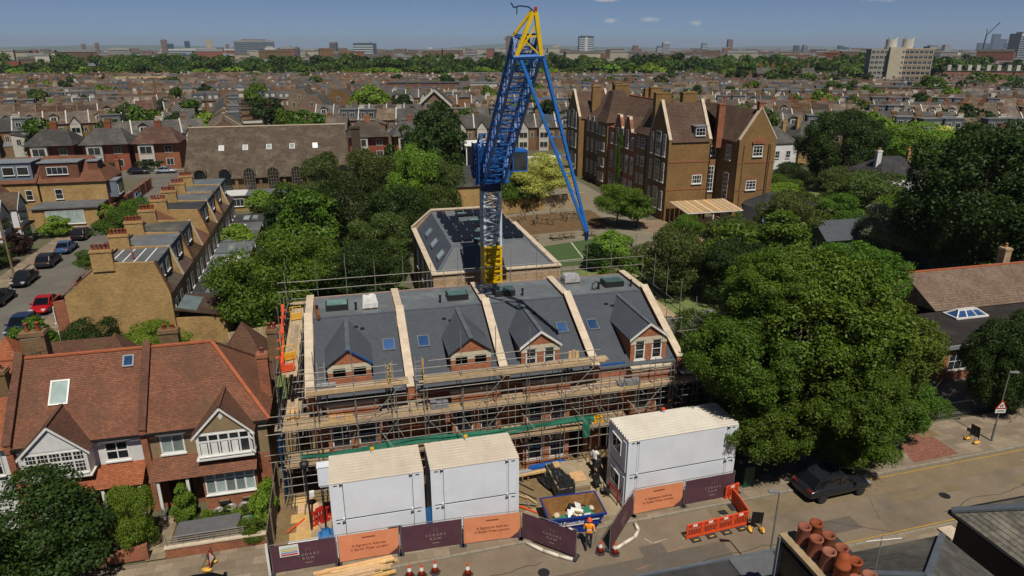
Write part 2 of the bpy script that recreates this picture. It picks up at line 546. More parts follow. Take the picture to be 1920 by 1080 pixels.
# pavement by the gardens and the site
pv = MB()
pv.poly([(x, y, .11) for x, y in [(-60, ky(-60, 30.1)), (120, ky(120, 30.1)), (120, 35.6), (41, 35.2), (24, 34.4), (22.3, 32.2), (22.3, 31.0), (-5.4, 31.0), (-5.4, 33.35), (-60, 33.2)]])
struct('pavement', pv, paving)
sheet('pavement_crossover', [(35.2, 31.2), (39.0, 31.35), (39.0, 34.6), (36.2, 34.6)], .116, paving_red)
sheet('pavement', strip(-60, 120, 20.0, 24.8), .11, paving)
def kerb_row(x0, x1, yc, gap0=None, gap1=None):
 """kerb stones laid end to end as parts of one kerb"""
 root = tag(MB().poly([(x0, ky(x0, yc) - .05, .02), (x1, ky(x1, yc) - .05, .02), (x1, ky(x1, yc) + .05, .02), (x0, ky(x0, yc) + .05, .02)]).obj('kerb', kerb_m), kind='structure')
 me = cached('kerbstone', lambda: MB().box(0, .9, -.075, .075, .0, .118).mesh('kerb_stone', kerb_m))
 x = x0
 while x < x1:
  put('kerb_stone', me, root, (x, ky(x, yc), .0 if gap0 is None or not (gap0 < x < gap1) else -.07), math.atan(SL))
  x += .915
 return root
kerb_row(-16, 56, 30.03)
kerb_row(14, 56, 24.87)
line_y = mat('yellow_road_paint', '#b98f2e', '#94773a', rough=.8, scale=3., dirt='#6d6250', dirt_amt=.7)
line_w = mat('white_road_paint', '#c4bcae', '#9b9386', rough=.8, scale=3., dirt='#6d6250', dirt_amt=.7)
line_r = mat('pink_survey_paint', '#b3705e', '#96685a', rough=.8, scale=4.)
sheet('road_marking', strip(21.5, 70, 25.12, 25.2), .016, line_y)
sheet('road_marking', strip(30.5, 70, 29.68, 29.75), .016, line_y)
marks = [(15.2, 28.3, .9, 8), (16.9, 28.2, .55, 14), (13.4, 26.6, .8, 10), (9.4, 26.9, 1.3, 8), (15.6, 27.4, 1.1, 12), (12.9, 27.35, .6, 12)]
for i, (x, y, l, a) in enumerate(marks):
 c, s_ = math.cos(R(a)), math.sin(R(a))
 w = .035
 sheet('road_marking', [(x, y), (x + l * c, y + l * s_), (x + l * c - w * s_, y + l * s_ + w * c), (x - w * s_, y + w * c)], .014 + i * .002, line_r if i > 1 else line_w)
for x, y, a, l in [(14.8, 28.75, -60, .55), (18.15, 28.55, -55, .3), (17.9, 28.62, 8, .3), (20.0, 29.6, -60, .55), (15.15, 28.25, 10, .5), (42.5, 29.8, -60, .8), (46, 29.5, -55, .7)]:
 c, s_ = math.cos(R(a)), math.sin(R(a))
 sheet('road_marking', [(x, y), (x + l * c, y + l * s_), (x + l * c - .05 * s_, y + l * s_ + .05 * c), (x - .05 * s_, y + .05 * c)], .03, line_w)
crack_m = mat('crack_sealant', '#3d3934', '#332f2b', rough=.8)
for x, y, n_, a in ((16, 26.2, 16, .05), (24, 27.6, 18, -.3), (33, 26.6, 20, .1), (12, 28.6, 8, 1.2), (29, 26.0, 7, 1.4), (38, 28.4, 9, 1.5), (3, 27.6, 12, .1)):
 b = MB()
 for k in range(n_):
  a2 = a + rnd.uniform(-.35, .35)
  x2, y2 = x + .5 * math.cos(a2), y + .5 * math.sin(a2)
  b.poly([(x, y, .012), (x2, y2, .012), (x2, y2 + .04, .012), (x, y + .04, .012)])
  x, y = x2, y2
 struct('road_crack', b, crack_m)
for i, (x0, x1, y0, y1) in enumerate(((24.5, 27.4, 26.0, 27.1), (31, 36.5, 27.3, 28.0), (14.2, 15.6, 26.9, 28.0), (40, 45, 26.2, 27.4), (-3, 3, 26.8, 28.2))):
 struct('road_patch', MB().poly([(x, ky(x, y), .0065 + .001 * i) for x, y in rect(x0, x1, y0, y1)]), (crack_m, patch_m)[1] if i % 2 else MATS['newer_tarmac'])
for i, (x, y) in enumerate(((22.6, 27.0), (34.4, 27.9), (8.6, 27.6))):
 tag(MB().lathe([(.32, 0), (.32, .012), (.27, .013), (.26, .008), (0, .008)], (x, y, .012), 16).obj('manhole_cover', steel_dk), ('round manhole cover beside the barriers', 'round manhole cover right of the parked black car', 'round manhole cover near the worker')[i], 'manhole')
# the building site's ground, back yards, playground, side street
sheet('site_ground', [(-5.3, 30.2), (22.2, 30.9), (22.4, 58), (-5.3, 58)], .03, earth)
sheet('site_slab', rect(-3.6, -2.2, 31.2, 36.4), .05, concrete)
sheet('site_slab', [(8.6, 30.0), (14.6, 30.2), (14.6, 37), (12.6, 37), (12.4, 33.4), (8.6, 32.6)], .055, concrete)
sheet('road', rect(-38.2, -30.3, 36, 158), .006, asphalt_b)
sheet('pavement', rect(-30.25, -27.6, 36, 150), .1, paving)
sheet('pavement', rect(-40.9, -38.25, 36, 120), .1, paving)
sheet('road', rect(-140, 120, 158.5, 166.5), .006, asphalt_b)
sheet('pavement', rect(-140, 120, 166.6, 169), .1, paving)
sheet('back_gardens', rect(-11, 6, 50.5, 122), .02, grass_m)
sheet('playground', [(21, 77), (46.5, 77), (47.4, 140), (30, 140), (30, 108), (21, 106)], .02, mat('playground_tarmac', '#807868', '#6e6757', rough=.95, scale=.3, dirt='#5a5446', dirt_amt=.5))
sheet('playground_bark', [(22.5, 93.5), (40, 95.5), (40.5, 107.5), (24, 105.5)], .03, mat('bark_chippings', '#6a5438', '#523f2a', rough=1., scale=.8, bump=.6, bscale=12.))
sheet('sports_pitch', [(23.5, 77.8), (36, 78.4), (37.5, 90.5), (22.6, 86.5)], .04, mat('artificial_turf', '#42582f', '#394e29', rough=.95, scale=1.5))
sheet('pitch_marking', [(29.4, 78.4), (29.6, 78.4), (30.8, 88.5), (30.6, 88.5)], .05, line_w)
sheet('pitch_marking', [(23.4, 80.3), (23.4, 80.1), (35.8, 80.9), (35.8, 81.1)], .052, line_w)
sheet('lawn', rect(72, 130, 60, 120), .02, grass_m)
sheet('lawn', rect(-29, -24, 60, 63), .02, grass_m)
sheet('school_yard', rect(44, 80, 84, 98), .035, mat('yard_paving', '#8a7763', '#76634f', rough=.95, scale=.4, dirt='#5c4c3b', dirt_amt=.5))
sheet('car_park', rect(38, 75, 35.7, 42.5), .022, asphalt_b)
# ================================================================ shared builders
def lerp(a, b, t):
 return tuple(a[i] + (b[i] - a[i]) * t for i in range(3))
def courses(mb, a, b, c, d, step, lip=.018):
 """a sloping face (a-b bottom edge, d-c top edge) laid as overlapping courses"""
 A, B, C, D = map(Vector, (a, b, c, d))
 L = (((D + C) - (A + B)) * .5).length
 n = max(1, int(round(L / step)))
 nr = (B - A).cross(D - A)
 if nr.length < 1e-6:
  nr = (C - B).cross(D - B)
 nr.normalize()
 o = nr * lip
 for i in range(n):
  p, q = A.lerp(D, i / n), B.lerp(C, i / n)
  r, s = B.lerp(C, (i + 1) / n), A.lerp(D, (i + 1) / n)
  if (r - s).length < .01:
   mb.poly([p + o, q + o, r])
  else:
   mb.poly([p + o, q + o, r, s])
  mb.poly([p, q, q + o, p + o])
 return mb
def wall_face(mb, x0, x1, z0, z1, y, holes, depth=.12):
 """wall in the plane y facing -y with rectangular openings (x0,x1,z0,z1), reveals going to y+depth"""
 xs = sorted({x0, x1} | {h[0] for h in holes} | {h[1] for h in holes})
 zs = sorted({z0, z1} | {h[2] for h in holes} | {h[3] for h in holes})
 for i in range(len(xs) - 1):
  for j in range(len(zs) - 1):
   cx, cz = (xs[i] + xs[i + 1]) / 2, (zs[j] + zs[j + 1]) / 2
   if any(h[0] < cx < h[1] and h[2] < cz < h[3] for h in holes):
    continue
   mb.poly([(xs[i], y, zs[j]), (xs[i + 1], y, zs[j]), (xs[i + 1], y, zs[j + 1]), (xs[i], y, zs[j + 1])])
 for a, b, c, d in holes:
  e = y + depth
  mb.poly([(a, y, c), (a, y, d), (a, e, d), (a, e, c)])
  mb.poly([(b, y, d), (b, y, c), (b, e, c), (b, e, d)])
  mb.poly([(a, y, c), (a, e, c), (b, e, c), (b, y, c)])
  mb.poly([(a, y, d), (b, y, d), (b, e, d), (a, e, d)])
 return mb
def frame_mesh(w, h, nx, ny, fw=.07, bar=.035, top=None, dep=.07, sill=.0):
 """window frame in the plane y=0, looking to -y, lower left corner at the origin"""
 b = MB()
 b.box(0, fw, -dep, 0, 0, h).box(w - fw, w, -dep, 0, 0, h).box(fw, w - fw, -dep, 0, 0, fw).box(fw, w - fw, -dep, 0, h - fw, h)
 for i in range(1, nx):
  x = w * i / nx
  b.box(x - bar / 2, x + bar / 2, -dep * .9, -.005, fw, h - fw)
 zs = [top] if top else [h * j / ny for j in range(1, ny)]
 for z in zs:
  b.box(fw, w - fw, -dep * .8, -.004, z - bar / 2, z + bar / 2)
 if sill:
  b.box(-.06, w + .06, -.16, 0, -sill, -.002)
 return b
def window(parent, x, y, z, w, h, nx=2, ny=2, rz=0., fm=None, gm=None, panes=False, sill=.06, top=None, fw=.07, bar=.035):
 """frame as a part of its house, panes as sub-parts; (x,y,z) the lower left corner, facing -y turned by rz"""
 fm = fm or white
 gm = gm or glass
 key = ('win', w, h, nx, ny, top, fw, bar, sill, fm.name)
 f = put('window', cached(key, lambda: frame_mesh(w, h, nx, ny, fw, bar, top, sill=sill).mesh('window', fm)), parent, (x, y, z), rz)
 if panes:
  zs = [fw] + ([top] if top else [h * j / ny for j in range(1, ny)]) + [h - fw]
  for i in range(nx):
   for j in range(len(zs) - 1):
    pw, ph = w / nx, zs[j + 1] - zs[j]
    put('pane', cached(('pane', round(pw, 3), round(ph, 3), gm.name), lambda: MB().box(.0, pw, -.02, -.012, 0, ph).mesh('pane', gm)), f, (w * i / nx, -.0, zs[j]))
 else:
  put('pane', cached(('pane', w, h, gm.name), lambda: MB().box(.02, w - .02, -.03, -.02, .02, h - .02).mesh('pane', gm)), f)
 return f
def rooflight(parent, p, pitch, w=.78, h=1.1, fm=None, gm=None, rz=0., name='rooflight'):
 """p lower left corner on a slope rising towards +y (before rz)"""
 fm = fm or lead
 gm = gm or glass_blue
 def fr():
  b = MB()
  t = .09
  for x0, x1, y0, y1 in ((0, w, 0, t), (0, w, h - t, h), (0, t, t, h - t), (w - t, w, t, h - t)):
   b.box(x0, x1, y0, y1, -.05, .09)
  return b.mesh('rooflight', fm)
 f = put(name, cached(('rl', w, h, fm.name), fr), parent, p)
 f.rotation_euler = (pitch, 0, rz)
 put('pane', cached(('rlp', w, h, gm.name), lambda: MB().box(.08, w - .08, .08, h - .08, .03, .06).mesh('pane', gm)), f)
 return f
def chimney(parent, x, y, z0, z1, sx, sy, pots=2, bm=None, pm=None, name='chimney', along='x', ph=.45, pr=.13):
 bm = bm or brick_yel
 pm = pm or pot_m
 def stack():
  b = MB()
  h = z1 - z0
  b.box(-sx / 2, sx / 2, -sy / 2, sy / 2, 0, h - .22)
  b.box(-sx / 2 - .06, sx / 2 + .06, -sy / 2 - .06, sy / 2 + .06, h - .22, h - .1)
  b.box(-sx / 2 - .02, sx / 2 + .02, -sy / 2 - .02, sy / 2 + .02, h - .1, h)
  return b.mesh('chimney', bm)
 c = put(name, cached(('ch', round(z1 - z0, 2), sx, sy, bm.name), stack), parent, (x, y, z0))
 pot = cached(('pot', pm.name, ph, pr), lambda: MB().lathe([(pr, 0), (pr * .92, ph * .15), (pr * .78, ph * .85), (pr * .95, ph * .9), (pr * .95, ph), (pr * .7, ph), (pr * .65, ph * .7)], n=10, cap=False).mesh('chimney_pot', pm, True))
 L = sx if along == 'x' else sy
 for i in range(pots):
  t = (i + .5) / pots * L * .9 - L * .45
  put('chimney_pot', pot, c, (t, 0, z1 - z0) if along == 'x' else (0, t, z1 - z0))
 return c
def text(parent, body, loc, size, m, rx=90., rz=0., name='lettering', align='CENTER', sp=1.):
 cu = bpy.data.curves.new(name, 'FONT')
 cu.body = body
 cu.size = size
 cu.align_x = align
 cu.align_y = 'CENTER'
 cu.space_character = sp
 cu.extrude = .002
 cu.resolution_u = 2
 cu.materials.append(m)
 tmp = bpy.data.objects.new(name, cu)
 me = bpy.data.meshes.new_from_object(tmp)
 bpy.data.objects.remove(tmp)
 o = put(name, me, parent, loc)
 o.rotation_euler = (R(rx), 0, rz)
 return o
# ================================================================ the terrace being built
TW = [-2.9, 3.05, 9.0, 15.0, 21.0]
FY, BY, KY = 37.9, 43.9, 48.2          # facade, top of the slope, rear wall
EZ, TZ = 6.3, 9.1                      # eaves, flat roof
dor_dx = [-.51, 6.95, 11.5, 18.82]
TPITCH = math.atan2(TZ - EZ, BY - FY)
brick_lintel = mat('pale_render_band', '#c9bfa8', '#b5aa92', scale=2.)
tlabels = ['new slate-roofed terraced house at the scaffold\'s ladder end, dormer openings unglazed',
           'new slate-roofed terraced house with unglazed dormer right of its rooflight, no white bargeboard',
           'new slate-roofed terraced house in the crane jib\'s shadow, white-edged dormer',
           'new slate-roofed terraced house nearest the big plane tree, tall glazed brick dormer']
for i in range(4):
 x0, x1 = TW[i], TW[i + 1]
 w = x1 - x0
 H = thing('terraced_house', tlabels[i], 'house', (x0, FY, 0), 0, 'new terraced houses under scaffold')
 dx = dor_dx[i] - x0
 D, K = BY - FY, KY - FY
 bay0, bay1 = dx - 1.55, dx + 1.55
 # walls
 b = MB()
 holes = []
 other = (.5, bay0 - .3) if bay0 > 2.2 else (bay1 + .3, w - .5)
 oc = (other[0] + other[1]) / 2
 holes = [(oc - .5, oc + .5, .15, 2.3), (oc - .5, oc + .5, 3.5, 5.0)]
 wall_face(b, 0, w, 0, EZ - .02, 0, holes, .2)
 b.box(.0, w, .22, .3, 0, EZ - .02)
 b.box(0, .25, .3, K, 0, EZ - .1).box(w - .25, w, .3, K, 0, EZ - .1).box(.25, w - .25, K - .3, K, 0, TZ - .05)
 b.box(.25, w - .25, D + .1, K - .3, EZ - .3, TZ - .12)
 b.obj('wall', brick_new, H)
 # square bay
 bb = MB()
 bh = [(bay0 + .25, bay0 + 1.3, .6, 2.4), (bay1 - 1.3, bay1 - .25, .6, 2.4), (bay0 + .25, bay0 + 1.3, 3.3, 4.8), (bay1 - 1.3, bay1 - .25, 3.3, 4.8)]
 wall_face(bb, bay0, bay1, 0, 6.15, -.95, bh, .2)
 bb.poly([(bay0, 0, 0), (bay0, -.95, 0), (bay0, -.95, 6.15), (bay0, 0, 6.15)]).poly([(bay1, -.95, 0), (bay1, 0, 0), (bay1, 0, 6.15), (bay1, -.95, 6.15)])
 bb.poly([(bay0, -.95, 6.15), (bay1, -.95, 6.15), (bay1, -.7, 6.15), (bay0, -.7, 6.15)]).poly([(bay0, -.7, 6.15), (bay1, -.7, 6.15), (bay1, -.7, 5.6), (bay0, -.7, 5.6)][::-1])
 bb.poly([(bay0, -.7, 5.6), (bay1, -.7, 5.6), (bay1, 0, 5.6), (bay0, 0, 5.6)])
 bay = bb.obj('bay', brick_new, H)
 MB().box(bay0 - .04, bay1 + .04, -1.02, -.67, 6.155, 6.23).obj('coping', stone, bay)
 for hx0, hx1, hz0, hz1 in bh:
  window(H, hx0, -.81, hz0, 1.05, hz1 - hz0, 1, 2, sill=.08)
  MB().box(hx0 - .1, hx1 + .1, -.98, -.955, hz1 + .01, hz1 + .24).obj('lintel', brick_lintel, bay)
 window(H, oc - .5, .16, 3.5, 1.0, 1.5, 2, 2)
 MB().box(oc - .48, oc + .48, .1, .14, .16, 2.28).obj('door', void_m, H)
 # slate slope, flat roof
 r = MB()
 courses(r, (.3, -.12, EZ - .04), (w - .3, -.12, EZ - .04), (w - .3, D, TZ), (.3, D, TZ), .2, .012)
 rf = r.obj('roof', slate, H)
 f = MB().box(.3, w - .3, D - .02, K - .3, TZ - .1, TZ + .015)
 f.obj('flat_roof', felt_flat, H)
 MB().box(.3, w - .3, D - .1, D + .12, TZ - .02, TZ + .06).obj('drip_edge', lead, H)
 g = MB().box(.3, w - .3, -.22, -.08, EZ - .14, EZ - .02)
 g.obj('gutter', black_m if i < 3 else lead, H)
 if i == 3:
  MB().box(.5, bay0 - .1, -.02, .02, EZ + .03, EZ + .16).obj('membrane_strip', blue_pl, H)
  MB().box(bay1 + .1, w - .4, -.02, .02, EZ + .03, EZ + .16).obj('membrane_strip', blue_pl, H)
 # party wall copings: sloping run and stepped run along the flat roof; the last house carries both ends
 for px, wd in ((0, .5),) if i < 3 else ((0, .5), (w, .5)):
  a = MB()
  pw = .2
  prof = [(-.25, EZ - .6), (-.25, EZ + .22), (D + .05, TZ + .36), (D + .05, TZ - .6)]
  a.extr([(px - pw, y, z) for y, z in prof], (2 * pw, 0, 0))
  prof = [(D + .05, TZ - .6), (D + .05, TZ + .1), (K, TZ + .1), (K, TZ - .6)]
  a.extr([(px - pw, y, z) for y, z in prof], (2 * pw, 0, 0))
  pwall = a.obj('party_wall', brick_new, H)
  n = 9
  for k in range(n):       # coping stones
   y0, y1 = -.3 + (D + .35) * k / n, -.3 + (D + .35) * (k + 1) / n - .012
   z0, z1 = EZ + .225 + (TZ + .14 - EZ) * k / n, EZ + .225 + (TZ + .14 - EZ) * (k + 1) / n
   MB().extr([(px - .27, y0, z0), (px + .27, y0, z0), (px + .27, y1, z1 - .006), (px - .27, y1, z1 - .006)], (0, 0, .07)).obj('coping_stone', stone, pwall)
  for k in range(5):
   y0, y1 = D + .08 + (K - D - .1) * k / 5, D + .08 + (K - D - .1) * (k + 1) / 5 - .012
   MB().box(px - .25, px + .25, y0, y1, TZ + .105, TZ + .19).obj('coping_stone', stone, pwall)
 # dormer: front wall with two openings, cheeks, gabled slate roof with lead ridge
 dw = 1.28
 de, da = 8.08, 9.02
 fy = .62 if i < 3 else .12
 dm = MB()
 ho = [(dx - .98, dx - .24, 6.4 if i > 1 else 7.1, 7.8), (dx + .24, dx + .98, 6.4 if i > 1 else 7.1, 7.8)]
 wall_face(dm, dx - dw, dx + dw, EZ - .1, 7.55, fy, [(a, b_, c, 7.55) for a, b_, c, d in ho], .16)
 dm.poly([(dx - dw, 4, EZ), (dx - dw, fy, EZ - .1), (dx - dw, fy, de), (dx - dw, 4, de)])
 dm.poly([(dx + dw, fy, EZ - .1), (dx + dw, 4, EZ), (dx + dw, 4, de), (dx + dw, fy, de)])
 dm.poly([(dx - dw, fy, de - .02), (dx + dw, fy, de - .02), (dx, fy, da)])
 dorm = dm.obj('dormer', brick_new, H)
 bd = MB()
 wall_face(bd, dx - dw - .015, dx + dw + .015, 7.55, de - .02, fy - .02, [(a, b_, 7.55, 7.8) for a, b_, c, d in ho], .18)
 bd.obj('lintel_band', brick_lintel, dorm)
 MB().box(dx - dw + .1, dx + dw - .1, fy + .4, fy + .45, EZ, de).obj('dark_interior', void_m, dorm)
 dr = MB()
 ov = .14
 for s in (-1, 1):
  e = dx + s * (dw + ov)
  ez = de - ov * (da - de) / dw
  p = [(e, fy - ov, ez), (e, 6.1, ez), (dx, 6.1, da), (dx, fy - ov, da)]
  if s > 0:
   courses(dr, p[0], p[1], p[2], p[3], .2, .012)
  else:
   courses(dr, p[1], p[0], p[3], p[2], .2, .012)
  dr.poly([(q[0], q[1], q[2] - .06) for q in p])
 dr.obj('dormer_roof', slate, dorm)
 MB().box(dx - .13, dx + .13, fy - ov, D - .05, da - .03, da + .035).obj('ridge_capping', lead, dorm)
 if i > 1:
  vg = MB()
  for s in (-1, 1):
   e = dx + s * (dw + ov)
   vg.extr([(e, fy - ov - .03, de - .26), (e, fy - ov - .03, de - .09), (dx, fy - ov - .03, da + .03), (dx, fy - ov - .03, da - .14)], (0, .04, 0))
  vg.obj('bargeboard', white, dorm)
  for a, b_, c, d in ho:
   window(dorm, a, fy + .1, c, .74, d - c, 1, 2, sill=.07, fw=.09)
 elif i == 0:
  MB().extr([(dx, fy - ov - .02, da - .03), (dx + dw + ov, fy - ov - .02, de - .13), (dx + dw + ov, fy - ov - .02, de - .03), (dx, fy - ov - .02, da + .07)], (0, .05, 0)).obj('membrane_strip', blue_pl, dorm)
 # rooflight in the slope, rooflight box and vents on the flat
 rx = (4.55, .85, 4.4, .62)[i]
 rooflight(H, (rx, 2.85, EZ + 2.85 * math.tan(TPITCH) + .03), TPITCH, .8, 1.0)
 for vx, vy in ((rx + (-1.7 if rx > 3 else 1.9), 4.9), (rx + (-1.3 if rx > 3 else 2.3), 4.7)):
  MB().box(vx, vx + .26, vy, vy + .2, EZ + vy * math.tan(TPITCH) + .02, EZ + vy * math.tan(TPITCH) + .11).obj('tile_vent', black_m, H)
 bx = (-1.06, 7.27, 10.7, 19.1)[i] - x0
 k = MB()
 k.box(bx - .75, bx + .75, 7.0, 8.1, TZ + .01, TZ + .42)
 kb = k.obj('rooflight_box', steel_dk, H)
 MB().box(bx - .66, bx + .66, 7.08, 8.02, TZ + .425, TZ + .47).obj('pane', glass_mat('green_rooflight', '#5c7a72', var=.3), kb)
 for vx in (bx - 1.3, bx + 1.25):
  if .5 < vx < w - .5:
   MB().tube((vx, 6.9, TZ), (vx, 6.9, TZ + .5), .07, 8).tube((vx, 6.9, TZ + .5), (vx, 6.9, TZ + .56), .11, 8).obj('vent_pipe', black_m, H)
# things left lying on the flat roofs
bag_m = mat('white_plastic_wrap', '#d8d8d6', '#b8b9b9', rough=.4, scale=3., bump=.5, bscale=8.)
bag_g = mat('grey_wrap', '#a9a8ab', '#86868c', rough=.35, scale=3., bump=.6, bscale=8.)
def soft_box(sx, sy, sz, seed, n=5):
 """a lumpy wrapped bundle"""
 r2 = random.Random(seed)
 b = MB()
 pts = {}
 for i in range(n + 1):
  for j in range(n + 1):
   for k in (0, 1, 2):
    f = .86 if k == 2 else 1.0
    jx = r2.uniform(-.05, .05)
    pts[i, j, k] = (((i / n - .5) * f + jx * .5) * sx, ((j / n - .5) * f + jx * .4) * sy, sz * (k / 2) * (1 + (r2.uniform(-.12, .12) if k == 2 else 0)))
 for i in range(n):
  for j in range(n):
   b.poly([pts[i, j, 2], pts[i + 1, j, 2], pts[i + 1, j + 1, 2], pts[i, j + 1, 2]])
 for k in (0, 1):
  for i in range(n):
   b.poly([pts[i, 0, k], pts[i + 1, 0, k], pts[i + 1, 0, k + 1], pts[i, 0, k + 1]])
   b.poly([pts[i + 1, n, k], pts[i, n, k], pts[i, n, k + 1], pts[i + 1, n, k + 1]])
   b.poly([pts[0, i + 1, k], pts[0, i, k], pts[0, i, k + 1], pts[0, i + 1, k + 1]])
   b.poly([pts[n, i, k], pts[n, i + 1, k], pts[n, i + 1, k + 1], pts[n, i, k + 1]])
 return b
def pallet_stack(label, loc, sx, sy, sz, m, seed, rz=0.):
 t = thing('pallet_load', label, 'pallet load', loc, rz)
 b = MB()
 for k in range(5):
  b.box(-sx / 2, sx / 2, -sy / 2 + sy * k / 5, -sy / 2 + sy * k / 5 + sy * .15, .08, .12)
 for k in (-.45, 0, .4):
  b.box(k * sx, k * sx + .08, -sy / 2, sy / 2, 0, .08)
 b.obj('pallet', timber_old, t)
 soft_box(sx * .95, sy * .95, sz, seed).obj('wrapped_bundle', m, t, (0, 0, .12))
 return t
pallet_stack('white wrapped bundle on the flat roof beside the first party wall', (1.15, 45.2, TZ + .02), 1.1, 1.2, .62, bag_m, 1)
pallet_stack('grey wrapped bundle on the flat roof of the fourth house', (16.3, 46.9, TZ + .02), 1.3, 1.0, .5, bag_g, 2)
hose = MB()
for k in range(12):
 a0, a1 = k * .55, (k + 1) * .55
 hose.tube((.3 * math.cos(a0), .08 * k / 12, .3 + .3 * math.sin(a0)), (.3 * math.cos(a1), .08 * (k + 1) / 12, .3 + .3 * math.sin(a1)), .035, 6)
tag(hose.obj('hose_coil', black_m, None, (17.5, 44.7, TZ + .04), .3), 'coil of black hose lying on the fourth flat roof', 'hose')
tag(MB().box(-.11, .11, -1.0, 1.0, 0, .3).obj('timber_beam', rust, None, (-2.35, 44.6, TZ + .02), .1), 'rust-brown beam lying beside the end party wall', 'beam')
# ---------------------------------------------------------------- the scaffold
SCF = thing('scaffold', 'grey tube scaffold with timber decks wrapped around the new terrace', 'scaffold', (0, 0, 0))
YO, YI = 36.1, 36.82
def tubep(name, p, q, r=.026, m=None):
 return MB().tube(p, q, r, 5).obj(name, m or steel, SCF)
brd = cached('board', lambda: MB().box(0, 3.88, 0, .215, 0, .04).mesh('board', timber))
brd_s = cached('board_s', lambda: MB().box(0, 1.9, 0, .215, 0, .04).mesh('board', timber))
def deck(x0, x1, y0, n, z, seed=0, along='x'):
 """n boards side by side, laid end to end"""
 r2 = random.Random(seed)
 for j in range(n):
  x = x0 + (r2.choice([0, 0, -.3]) if x1 - x0 > 5 else 0)
  while x < x1 - .4:
   L = 3.9 if x1 - x > 3.0 else 1.92
   me = brd if L > 3 else brd_s
   dz = r2.uniform(0, .025)
   if along == 'x':
    put('board', me, SCF, (x, y0 + j * .225 + r2.uniform(-.006, .006), z + dz))
   else:
    put('board', me, SCF, (y0 + j * .225, x, z + dz), math.pi / 2)
   x += L + .01
xs = [-4.5 + 2.085 * k for k in range(14)]
for k, x in enumerate(xs):
 top = 10.2 if (x < 2 or 4 < x < 14.5) else 7.3
 tubep('standard', (x, YO, 0), (x, YO, top + rnd.uniform(-.3, .5)))
 tubep('standard', (x, YI, 0), (x, YI, 7.3 if top > 8 else 6.6))
 for z in (2.95, 5.35, 7.45):
  if z > 7 and top < 8:
   continue
  tubep('transom', (x, YO - .25 - rnd.uniform(0, .25), z), (x, YI + .15, z))
for z in (2.95, 5.35):
 for y in (YO, YI):
  tubep('ledger', (xs[0] - .4, y, z - .06), (xs[-1] + .5, y, z - .06))
for z in (3.5, 3.98, 5.95, 6.42):
 tubep('guard_rail', (xs[0] - .5, YO - .05, z), (9.0, YO - .05, z))
 tubep('guard_rail', (8.6, YO - .08, z + .02), (xs[-1] + .6, YO - .08, z + .02))
for a, b_ in ((-3.0, 1.9), (3.7, 14.0)):
 for y in (YO, YI):
  tubep('ledger', (a - .5, y, 7.4), (b_ + .5, y, 7.4))
 for z in (8.0, 8.45):
  tubep('guard_rail', (a - .6, YO - .05, z), (b_ + .6, YO - .05, z))
 deck(a, b_, YO + .02, 4, 7.5, 5)
 MB().box(a, b_, YO - .055, YO - .02, 7.45, 7.68).obj('toe_board', timber, SCF)
deck(-4.6, 22.4, YO + .02, 3, 5.42, 6)
for bx0, bx1 in ((-4.6, -2.2), (1.2, 5.3), (8.6, 9.9), (13.1, 17.2)):
 deck(bx0, bx1, YI + .02, 4, 5.4, 16)
 deck(bx0, bx1, YI + .02, 4, 3.0, 17)
for k in range(13):
 x = xs[k] + 1.04 + rnd.uniform(-.2, .2)
 tubep('standard', (x, YO - .03, 0), (x, YO - .03, rnd.choice([5.6, 6.6, 6.9, 8.7 if x < 14 else 6.7])))
 for z in (2.9, 5.3):
  tubep('transom', (x + .3, YO - .35 - rnd.uniform(0, .3), z), (x + .3, YI + .2, z))
 if k % 2:
  tubep('brace', (x, YO + .1, 3.1), (x + rnd.choice([-1.2, 1.2]), YI, 5.3))
for k in range(22):
 x = -4.2 + 1.27 * k + rnd.uniform(-.3, .3)
 z0 = rnd.choice([0, 0, 2.6])
 tubep('standard', (x, YO - .12, z0), (x + rnd.uniform(-.05, .05), YO - .12, rnd.choice([4.6, 5.2, 6.9, 7.1])))
for z in (1.15, 1.75, 2.3, 4.45, 4.9):
 tubep('ledger', (xs[0] - .3, YO - .04, z), (24.2 if z > 2 else 14, YO - .04, z + .05))
for x in (23.4, 24.3):
 tubep('standard', (x, YO, 0), (x, YO, 7.4))
 tubep('standard', (x, 40.5, 0), (x, 40.5, 8.2))
for z in (3.4, 5.3, 5.9, 6.4):
 tubep('guard_rail', (24.3, 35.8, z), (24.3, 44, z))
 tubep('ledger', (22.4, YO - .02, z), (24.7, YO - .02, z))
deck(36.2, 44.0, 22.9, 5, 5.38, 31, 'y')
for z in (3.55, 5.98, 6.45):
 tubep('guard_rail', (xs[0], YI - .05, z), (xs[-1], YI - .05, z))
for x0_, x1_, z in ((-3.4, 2.6, 7.0), (3.4, 14.6, 7.05), (-3.2, 2.2, 8.9), (4.0, 9.5, 8.92)):
 tubep('ledger', (x0_, YO - .09, z), (x1_, YO - .09, z))
deck(-4.6, 22.4, YO + .02, 3, 3.02, 7)
for x in xs[:-1]:
 MB().box(x + .02, x + 2.06, YO - .06, YO - .025, 5.4, 5.63).obj('toe_board', timber, SCF)
 MB().box(x + .02, x + 2.06, YO - .06, YO - .025, 3.0, 3.2).obj('toe_board', timber, SCF)
for x, s in ((-2.4, 1), (4.0, 1), (8.1, -1), (14.4, 1), (18.6, -1)):
 tubep('brace', (x, YO - .06, .2), (x + 2.6 * s, YO - .06, 3.0))
 tubep('brace', (x + 2.6 * s, YO - .08, 3.0), (x + 4.6 * s, YO - .08, 5.4))
for x in (0.2, 6.6, 12.3):
 tubep('brace', (x, YO - .07, 5.3), (x + 2.0, YO - .07, 7.4))
# rakers sloping out of the lower lifts
for x in (1.0, 5.2, 9.6, 12.9, 16.6, 20.0):
 tubep('brace', (x, YO - .1, 4.7), (x + .7, YO - .9, 3.9))
